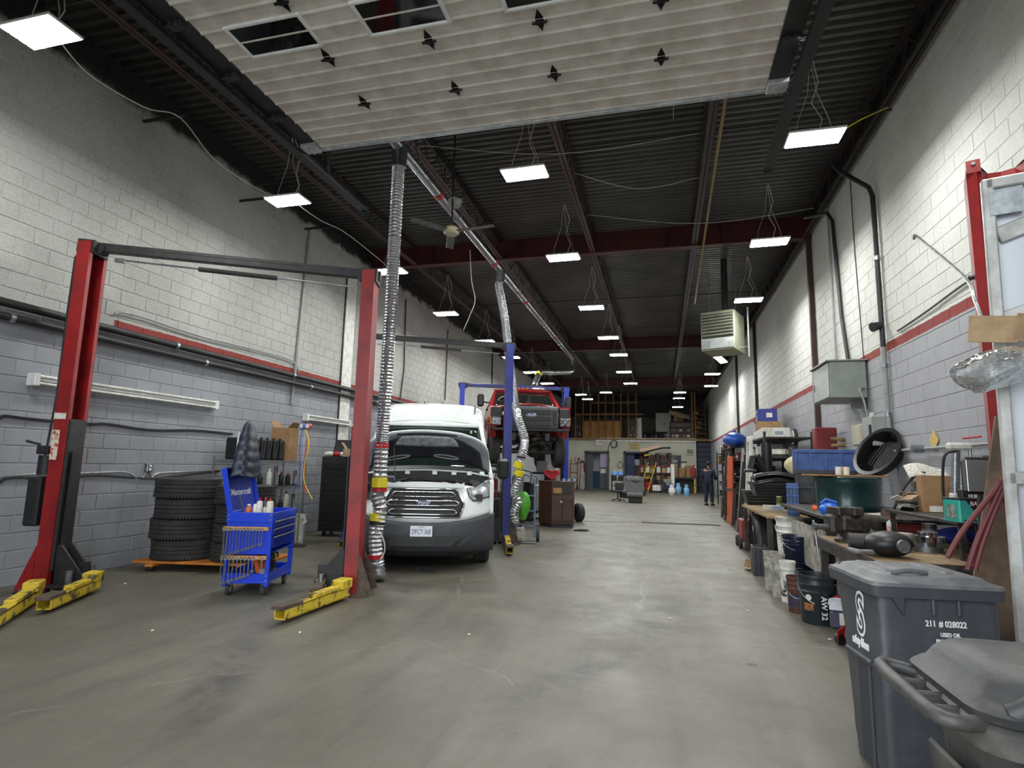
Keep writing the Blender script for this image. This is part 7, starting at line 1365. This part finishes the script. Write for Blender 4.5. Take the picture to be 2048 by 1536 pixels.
t = thing('step_ladder', 'yellow step ladder leaning beside the red rack', 'ladder', (bk(1303, 985).x, YW-2.2, 0))
for x in (-.25, .25): obj('rail', MB().cyl((x-.45, -.4, 0), (x+.1, .3, 1.9), .035, n=8), M_YEL, t)
for k in range(5): f_ = .12+.18*k; obj('rung', MB().cyl((-.25-.45+.55*f_, -.4+.7*f_, 1.9*f_), (.25-.45+.55*f_, -.4+.7*f_, 1.9*f_), .025, n=6), M_YEL, t)
t = thing('back_bench', 'dark bench with cardboard boxes along the back wall', 'bench', (bk(1366, 985).x, YW-.9, 0)); Wb = bk(1392, 985).x-bk(1345, 985).x; hb = bk(1366, 955).z
obj('top', MB().box((0, 0, hb), (Wb, .8, .08)), M_GREASE, t)
for s in (-1, 1): obj('leg', MB().box((s*Wb*.47, 0, hb/2), (.1, .7, hb)), M_YEL if s > 0 else M_BLACK, t)
obj('back_board', MB().box((0, .3, hb*.5), (Wb*.9, .1, hb*.8)), M_BLACK, t)
for k in range(3): carton((t.location.x-Wb*.36+Wb*.3*k, YW-.9, hb+.042), Wb*.26, .5, (.85, .6, .75)[k], 'cardboard box on the back bench, %s from the left' % ORD[k], M_CARD, .05, k == 1)
t = thing('gas_can', 'red plastic fuel can on the floor end of the back bench', 'can', (bk(1384, 950).x, YW-1.0, hb+.042)); obj('body', MB().box((0, 0, .3), (.4, .35, .6), b=.06), M_RED, t, 40); obj('spout', MB().cyl((0, 0, .6), (.1, 0, .8), .05, n=8), M_RTAPE, t)
for k in range(7):
    m = [M_DRED, M_RED, M_DARK, M_WPL, M_BPLAST, M_GREY, M_BLUE][k]; t = thing('floor_machine', '%s shop machine on the floor before the red rack, %s from the left' % (['dark red', 'red', 'dark steel', 'white', 'black', 'grey', 'blue'][k], ORD[k]), 'machine', (bk(1288+9*k, 985).x, YW-2.4+.2*(k % 3), 0), .4*k); h = .5+.2*(k % 3); obj('housing', MB().box((0, 0, h*.55), (.45, .5, h*.8), b=.05), m, t, 40); obj('base', MB().box((0, 0, .06), (.6, .6, .12), b=.02), M_DARK, t); obj('handle', MB().tube([(-.15, 0, h*.9), (-.15, 0, h*1.15), (.15, 0, h*1.15), (.15, 0, h*.9)], .025, 6), M_BLACK, t)
t = thing('white_board', 'bright white narrow panel standing before the red rack', 'panel', (bk(1345, 985).x, YW-2.0, 0)); obj('panel', MB().box((0, 0, .9), (.22, .05, 1.8)), M_WHITE, t); obj('foot', MB().box((0, 0, .03), (.3, .3, .06)), M_DARK, t)
# left of the left door
t = thing('hand_truck', 'red hand truck leaning by the left office door', 'hand truck', (bk(1152, 985).x, YW-1.2, 0))
for x in (-.25, .25): obj('rail', MB().cyl((x, -.1, .1), (x, .35, 2.0), .035, n=8), M_RED, t); obj('wheel', MB().cyl((x-.04, 0, .15), (x+.04, 0, .15), .15, n=14), M_RUB, t)
for k in range(3): obj('cross_bar', MB().cyl((-.25, 0+.14*k, .5+.6*k), (.25, .14*k, .5+.6*k), .03, n=6), M_RED, t)
obj('toe_plate', MB().box((0, -.25, .03), (.55, .3, .03)), M_RED, t)
t = thing('paint_drum', 'pale narrow canister beside the left office door', 'canister', (bk(1167, 985).x, YW-.8, 0)); obj('body', MB().lathe([(.2, 0), (.2, 1.0), (.12, 1.2), (.1, 1.8)], 14), M_GPL, t, 40); obj('cap', MB().cyl((0, 0, 1.8), (0, 0, 1.95), .12, n=10), M_DARK, t)

# ================================================================== mid floor
g0, g1 = fl(1284, 1045), fl(1440, 1051); L = (g1-g0).length; yw = math.atan2(g1.y-g0.y, g1.x-g0.x)
t = thing('floor_grate', 'dark steel trench grate set across the floor', 'grate', (g0.x, g0.y, .004), yw)
for s in (-1, 1): obj('edge_bar', MB().box((L/2, s*.11, .004), (L, .02, .012)), M_BLACK, t)
mb = MB()
for k in range(44): obj('grate_bar', MB().box((.03+k*(L-.06)/43, 0, .004), (.024, .2, .012)), M_GREASE, t)
b0 = fl(1150, 1042); one('floor_joint', MB().box(((b0.x+g0.x)/2, (b0.y+g0.y)/2, .002), ((g0-b0).length, .03, .006), (0, 0, math.atan2(g0.y-b0.y, g0.x-b0.x))), M_BLACK, 'dark saw-cut joint in the floor left of the grate', 'joint')
c0 = fl(1112, 1056); t = thing('cabinet', 'dark brown angled wooden cabinet standing on the open floor', 'cabinet', (c0.x, c0.y+.05, 0), math.radians(10)); ch = msz(92, c0)
M_CAB = mat('dark walnut', (70, 44, 34), .45, rgb2=(54, 34, 27), scale=4); cw = msz(72, c0)
foot = [(-cw*.52, .5), (-cw*.14, 0), (cw*.48, .08), (cw*.52, .75), (-cw*.4, .85)]
obj('plinth', MB().prism([(x*.94, y*.94+.03) for x, y in foot], 0, .09, 2), M_BLACK, t); obj('carcass', MB().prism(foot, .09, ch-.03, 2), M_CAB, t); obj('top', MB().prism([(x*1.04, y*1.03-.015) for x, y in foot], ch-.03, ch, 2), M_CAB, t)
obj('open_cubby', MB().box((cw*.14, .03, ch*.84), (cw*.52, .03, ch*.2), (0, 0, .13)), M_BLACK, t); obj('cubby_shelf', MB().box((cw*.02, .015, ch*.8), (cw*.24, .03, ch*.12), (0, 0, .13)), M_WOOD, t)
for s in (0, 1): obj('door', MB().box((cw*(.0+.3*s), .012+.04*s, ch*.4), (cw*.28, .03, ch*.52), (0, 0, .13), b=.006), M_CAB, t)
obj('lock_knob', MB().cyl((cw*.13, -.03, ch*.56), (cw*.13, .02, ch*.56), .03, n=12), M_STEEL, t)
q = fl(1160, 1044); t = thing('tire', 'small black tire on its rim behind the brown cabinet', 'tire', (q.x-.05, q.y+.1, .25), rot=(0, PI/2, .6)); obj('tread', MB().lathe([(.13, -.09), (.2, -.1), (.25, -.06), (.25, .06), (.2, .1), (.13, .09)], 24, cap=False), M_RUB, t, 40); obj('rim', MB().lathe([(.02, -.05), (.13, -.07), (.13, .07), (.02, .05)], 18), M_DARK, t)
q = fl(1163, 1062); one('glove', MB().ell((0, 0, .025), (.16, .07, .03), 12, 6).ell((.13, .05, .02), (.06, .04, .02), 8, 5).ell((-.14, -.03, .02), (.07, .03, .02), 8, 5), M_BLACK, 'dark dropped glove on the floor right of the brown cabinet', 'glove', smooth=60, loc=q, rot=(0, 0, .3))
cz = ch+.002; q = fl(1097, 1058)
t = thing('funnel_frame', 'red heart-shaped wire frame standing on the brown cabinet', 'frame', (c0.x-cw*.22, c0.y+.4, cz)); hs = msz(36, c0)
P = [(.3*math.sin(a)**3*.62, 0, .11+(.21*math.cos(a)-.08*math.cos(2*a)-.03*math.cos(3*a))*.5+.06) for a in [2*PI*k/30 for k in range(30)]]
obj('rim', MB().tube(P, .018, 6, closed=True), mat('bright red paint', (206, 50, 54), .4), t, 60); obj('cloth', MB().loft([[(x*.94, y+.02, .17+(z-.17)*.92) for x, y, z in P], [(x*.5, .12, .17+(z-.17)*.4) for x, y, z in P]]), mat('crimson cloth', (150, 20, 34), .7), t, 60); obj('stem', MB().cyl((0, 0, 0), (0, 0, .06), .02, n=8), M_RED, t)
for k in range(10): one('socket', MB().lathe([(.02, 0), (.02, .06), (.014, .06), (.014, .01)], 10), M_CHROME if k % 3 else mat('blue socket', (60, 70, 160), .3, .6), 'shiny socket standing on the back of the brown cabinet, %s from the left' % NTH[k], 'socket', 'sockets on the brown cabinet', 40, loc=(c0.x+.02+.045*k, c0.y+.62+.02*(k % 2), cz))
t = thing('hand_truck', 'grey-blue hand truck holding a green bag beside the blue lift post', 'hand truck', (at(1047, 1040, 11.4).x, 11.5, 0), .25)
mhb = mat('slate blue paint', (88, 104, 128), .45)
for x in (-.2, .2): obj('rail', MB().tube([(x, -.05, .08), (x, .05, .9), (x*.9, .1, 1.25), (0, .1, 1.32)], .018, 7), mhb, t, 50); obj('wheel', MB().cyl((x*1.35-.03, .08, .13), (x*1.35+.03, .08, .13), .13, n=18), M_RUB, t, 40)
for z in (.3, .6, .9): obj('cross_bar', MB().cyl((-.2, .03, z), (.2, .03, z), .014, n=6), mhb, t)
obj('toe_plate', MB().box((0, -.2, .02), (.44, .3, .012)), M_STEEL, t)
def gb(u, v): a = 2*PI*u; r = (.05+.1*math.sin(PI*(1-v)**.7))*(1+.12*math.sin(4*a+5*v)); return (r*math.cos(a), r*.7*math.sin(a), .02+.55*v)
one('green_bag', MB().grid(gb, 22, 14), mat('lime plastic bag', (84, 160, 56), .3, rgb2=(70, 160, 44), scale=6, bump=.7, bscale=12), 'lime green plastic bag hanging on the slate hand truck', 'bag', smooth=60, loc=(at(1044, 1040, 11.4).x+.02, 11.38, .42))
t = thing('white_canister', 'pale fluid canister at the foot of the slate hand truck', 'canister', (at(1043, 1045, 11.3).x, 11.2, .03)); obj('body', MB().box((0, 0, .14), (.16, .14, .28), b=.02), M_GPL, t, 40); obj('cap', MB().cyl((0, 0, .28), (0, 0, .32), .03, n=10), M_BLUE, t)
# transmission jack and clutter under the raised truck
q = at(1093, 1000, 16.0); t = thing('transmission_jack', 'black transmission jack carrying a grey box under the red truck', 'jack', (q.x, 16.0, 0)); zt = at(1093, 922, 16.0).z
obj('column', MB().cyl((0, 0, .1), (0, 0, zt-.35), .07, n=12), M_BLACK, t, 40)
for k in range(4): a = k*PI/2+.4; obj('foot', MB().box((.3*math.cos(a), .3*math.sin(a), .07), (.6, .07, .06), (0, 0, a)), M_BLACK, t); obj('wheel', MB().cyl((.56*math.cos(a), .56*math.sin(a)-.02, .04), (.56*math.cos(a), .56*math.sin(a)+.02, .04), .04, n=10), M_DARK, t)
obj('grey_case', MB().box((-.12, 0, zt-.15), (.3, .3, .3), b=.02), M_GREY, t); obj('white_case', MB().box((.16, 0, zt-.15), (.26, .28, .32), b=.02), M_WPL, t); obj('cradle', MB().box((0, 0, zt-.34), (.75, .4, .06), b=.01), M_BPLAST, t); obj('yellow_strap', MB().box((.26, -.1, zt+.02), (.16, .2, .04), (0, .4, 0)), M_YTAPE, t)
rk3 = random.Random(9)
for k in range(12):
    x = -5.35+.52*(k % 4)+.1*(k//4); Y = (15.2, 15.9, 18.7)[k//4]+.08*(k % 2); h = (.8, 1.1, .65, 1.3, .95, 1.2)[k % 6]; m = [M_BLACK, M_GREASE, M_DARK, M_GREY, M_BPLAST, M_RED, M_RUST][k % 7]; kd = ['black', 'greasy', 'dark steel', 'grey', 'black plastic', 'red', 'rusty'][k % 7]
    t = thing('shop_equipment', '%s shop equipment under the raised truck, %s row, %s from the left' % (kd, ('near', 'middle', 'far')[k//4], ORD[k % 4]), 'equipment', (x, Y, 0), rk3.uniform(-.2, .2), 'equipment under the raised truck'); obj('frame', MB().box((0, 0, h*.5), (.3, .3, h*.9), b=.03), m, t, 40); obj('base', MB().box((0, 0, .04), (.42, .42, .08), b=.01), M_BLACK, t); obj('rod', MB().tube([(.1, 0, h*.9), (.12, 0, h*1.2), (-.12, 0, h*1.25)], .02, 6), M_STEEL, t)
for j in range(3):  # added racks with black backs, blocking the bright wall from view
    y0 = 13.2+2.4*j; t = thing('storage_rack', 'dark loaded rack added along the left wall behind the van, %s from the door' % ORD[j], 'rack', (-6.95, y0, 0))
    for x in (-.22, .3):
        for y in (0, 2.2): obj('upright', MB().box((x, y, 1.0), (.05, .05, 2.0)), M_BLACK, t)
    obj('blackout_sheet', MB().box((-.22, 1.1, 1.0), (.02, 2.2, 1.9)), M_BLACK, t)
    for z in (.1, .7, 1.3, 1.95): obj('shelf_board', MB().box((.04, 1.1, z), (.55, 2.25, .04)), M_GREASE, t)
    for i_, z in enumerate((.12, .72, 1.32)):
        for k in range(4):
            m = kinds[rk3.randrange(10)]; h = rk3.uniform(.22, .45); tt = thing('storage_box', '%s bin, %s along shelf %s of the %s left rack' % (KN[m], ORD[k], ORD[i_], ORD[j]), 'box', (-6.9, y0+.3+.5*k, z+.002), 0, 'bins on the left-wall racks'); obj('body', MB().box((0, 0, h/2), (.42, .4, h), b=.015), m, tt); obj('label', MB().box((.212, 0, h*.5), (.004, .16, .08)), M_PAPER, tt); obj('lip', MB().box((.2, 0, h-.02), (.04, .42, .04), b=.006), M_DARK, tt)
for k, (px, py) in enumerate(((838, 1140), (862, 1143))):
    q = fl(px, py); one('floor_scrap', MB().tube([(-.08, 0, .01), (0, .03, .015), (.09, .0, .01)], .012, 5) if k == 0 else MB().tube([(-.03, .03, .01), (-.03, -.03, .012), (.03, -.03, .012), (.03, .03, .01)], .012, 5), M_BLACK, ('curved black rubber scrap on the floor before the van', 'small black U-shaped clip on the floor before the van')[k], 'scrap', loc=q)
for k, (px, py) in enumerate(((250, 1168), (938, 1270), (305, 1262), (1340, 1238), (1330, 1160), (600, 1266), (1495, 1222), (1660, 1280))): one('paper_bit', MB().box((0, 0, .006), (.028, .02, .01), (0, 0, k), .003), M_PAPER, 'tiny white paper bit on the floor, %s' % ('right of the left lift post', 'in front of the van', 'at lower left', 'in the open aisle, nearer', 'in the open aisle, farther', 'near the yellow arm tip', 'before the floor buckets', 'before the red jack')[k], 'litter', loc=fl(px, py))

# ================================================================== the person at the back
def skin(name, V_, E_, R_, m, parent, root=0, sub=2):
    me = bpy.data.meshes.new(name); me.from_pydata(V_, E_, []); me.update(); o = bpy.data.objects.new(name, me); COL.objects.link(o); o.parent = parent
    o.modifiers.new('skin', 'SKIN'); sl_ = me.skin_vertices[0].data
    for i, r in enumerate(R_): sl_[i].radius = (r, r) if not isinstance(r, tuple) else r; sl_[i].use_root = (i == root)
    md = o.modifiers.new('sub', 'SUBSURF'); md.levels = sub; md.render_levels = sub
    o.modifiers['skin'].use_smooth_shade = True
    dg = bpy.context.evaluated_depsgraph_get(); nm = bpy.data.meshes.new_from_object(o.evaluated_get(dg)); o.modifiers.clear(); o.data = nm; nm.materials.clear(); nm.materials.append(m); return o
pf = fl(1418, 1011); phh = (pf.y*.957+.0)*87/1148*1.04
PP = thing('person', 'person in dark navy coveralls standing seen from behind at the racks', 'person', (pf.x, pf.y, 0), math.radians(-25)); s_ = 1.84/1.8; PP.scale = (s_,)*3
M_SKIN = mat('skin', (150, 110, 90), .6); M_NAVY = mat('navy coveralls', (30, 36, 58), .8, rgb2=(24, 29, 48), scale=6, bump=.3, bscale=10)
Vb = [(0, 0, .98), (0, .0, 1.2), (0, .0, 1.42), (0, .02, 1.52), (0, .04, 1.6), (0, .05, 1.69), (0, .04, 1.76),
      (-.1, 0, .92), (-.11, .02, .5), (-.12, -.01, .1), (-.13, .12, .04), (.1, 0, .92), (.12, .04, .5), (.13, .02, .1), (.14, .15, .04),
      (-.2, .0, 1.43), (-.27, .02, 1.15), (-.2, .24, 1.06), (-.17, .33, 1.06), (.2, 0, 1.43), (.28, .04, 1.15), (.2, .28, 1.1), (.17, .37, 1.11)]
Eb = [(0,1),(1,2),(2,3),(3,4),(4,5),(5,6),(0,7),(7,8),(8,9),(9,10),(0,11),(11,12),(12,13),(13,14),(2,15),(15,16),(16,17),(17,18),(2,19),(19,20),(20,21),(21,22)]
Rb = [(.15,.11),(.15,.11),(.16,.1),.055,.06,(.078,.095),(.06,.075),.085,.06,.045,.04,.085,.06,.045,.04,.06,.045,.035,.035,.06,.045,.035,.035]
obj_ = skin('body', Vb, Eb, Rb, M_SKIN, PP)
cut = [0,1,2,7,8,9,11,12,13,15,16,17,19,20,21]; mp = {v: i for i, v in enumerate(cut)}
Vc = [Vb[i] for i in cut]; Ec = [(mp[a], mp[b]) for a, b in Eb if a in mp and b in mp]; Rc = [tuple(q+.028 for q in Rb[i]) if isinstance(Rb[i], tuple) else Rb[i]+.03 for i in cut]
cv = skin('coveralls', Vc, Ec, Rc, M_NAVY, PP); obj('collar', MB().lathe([(.09, 1.46), (.075, 1.53), (.07, 1.53)], 14, cap=False), M_NAVY, PP, 50, solid=.012); obj('belt_seam', MB().lathe([(.185, 1.0), (.185, 1.03)], 18, cap=False).xf(Matrix.Diagonal((1, .8, 1, 1))), M_NAVY, PP, 50)
obj('hair', MB().ell((0, .025, 1.73), (.092, .105, .095), 16, 9), mat('dark hair', (26, 22, 20), .7), PP, 60)
mb = MB().ell((0, .16, 1.68), (.016, .028, .022), 8, 6); obj('nose', mb, M_SKIN, PP, 60)
for sx in (-1, 1):
    obj('ear', MB().ell((sx*.088, .05, 1.68), (.014, .025, .034), 8, 6), M_SKIN, PP, 60); obj('eye', MB().ell((sx*.034, .135, 1.7), (.014, .01, .009), 8, 5), M_INK, PP)
    h0 = Vector(Vb[18 if sx < 0 else 22]); obj('shoe', MB().box((sx*.13, .07, .04), (.1, .29, .085), b=.03), M_BLACK, PP, 40)
    for k in range(4): obj('finger', MB().tube([h0+Vector((-.03+.02*k, .0, 0)), h0+Vector((-.032+.021*k, .05, -.005)), h0+Vector((-.03+.02*k, .085-.008*abs(k-1.5), -.03)), h0+Vector((-.03+.02*k, .085, -.055))], [.01, .0095, .009, .007], 6), M_SKIN, PP, 60)
    obj('thumb', MB().tube([h0+Vector((-sx*.03, -.01, .0)), h0+Vector((-sx*.055, .03, .01)), h0+Vector((-sx*.05, .06, 0))], [.012, .011, .008], 6), M_SKIN, PP, 60)
obj('mouth', MB().box((0, .142, 1.635), (.045, .006, .008)), mat('lips', (120, 70, 64), .6), PP)
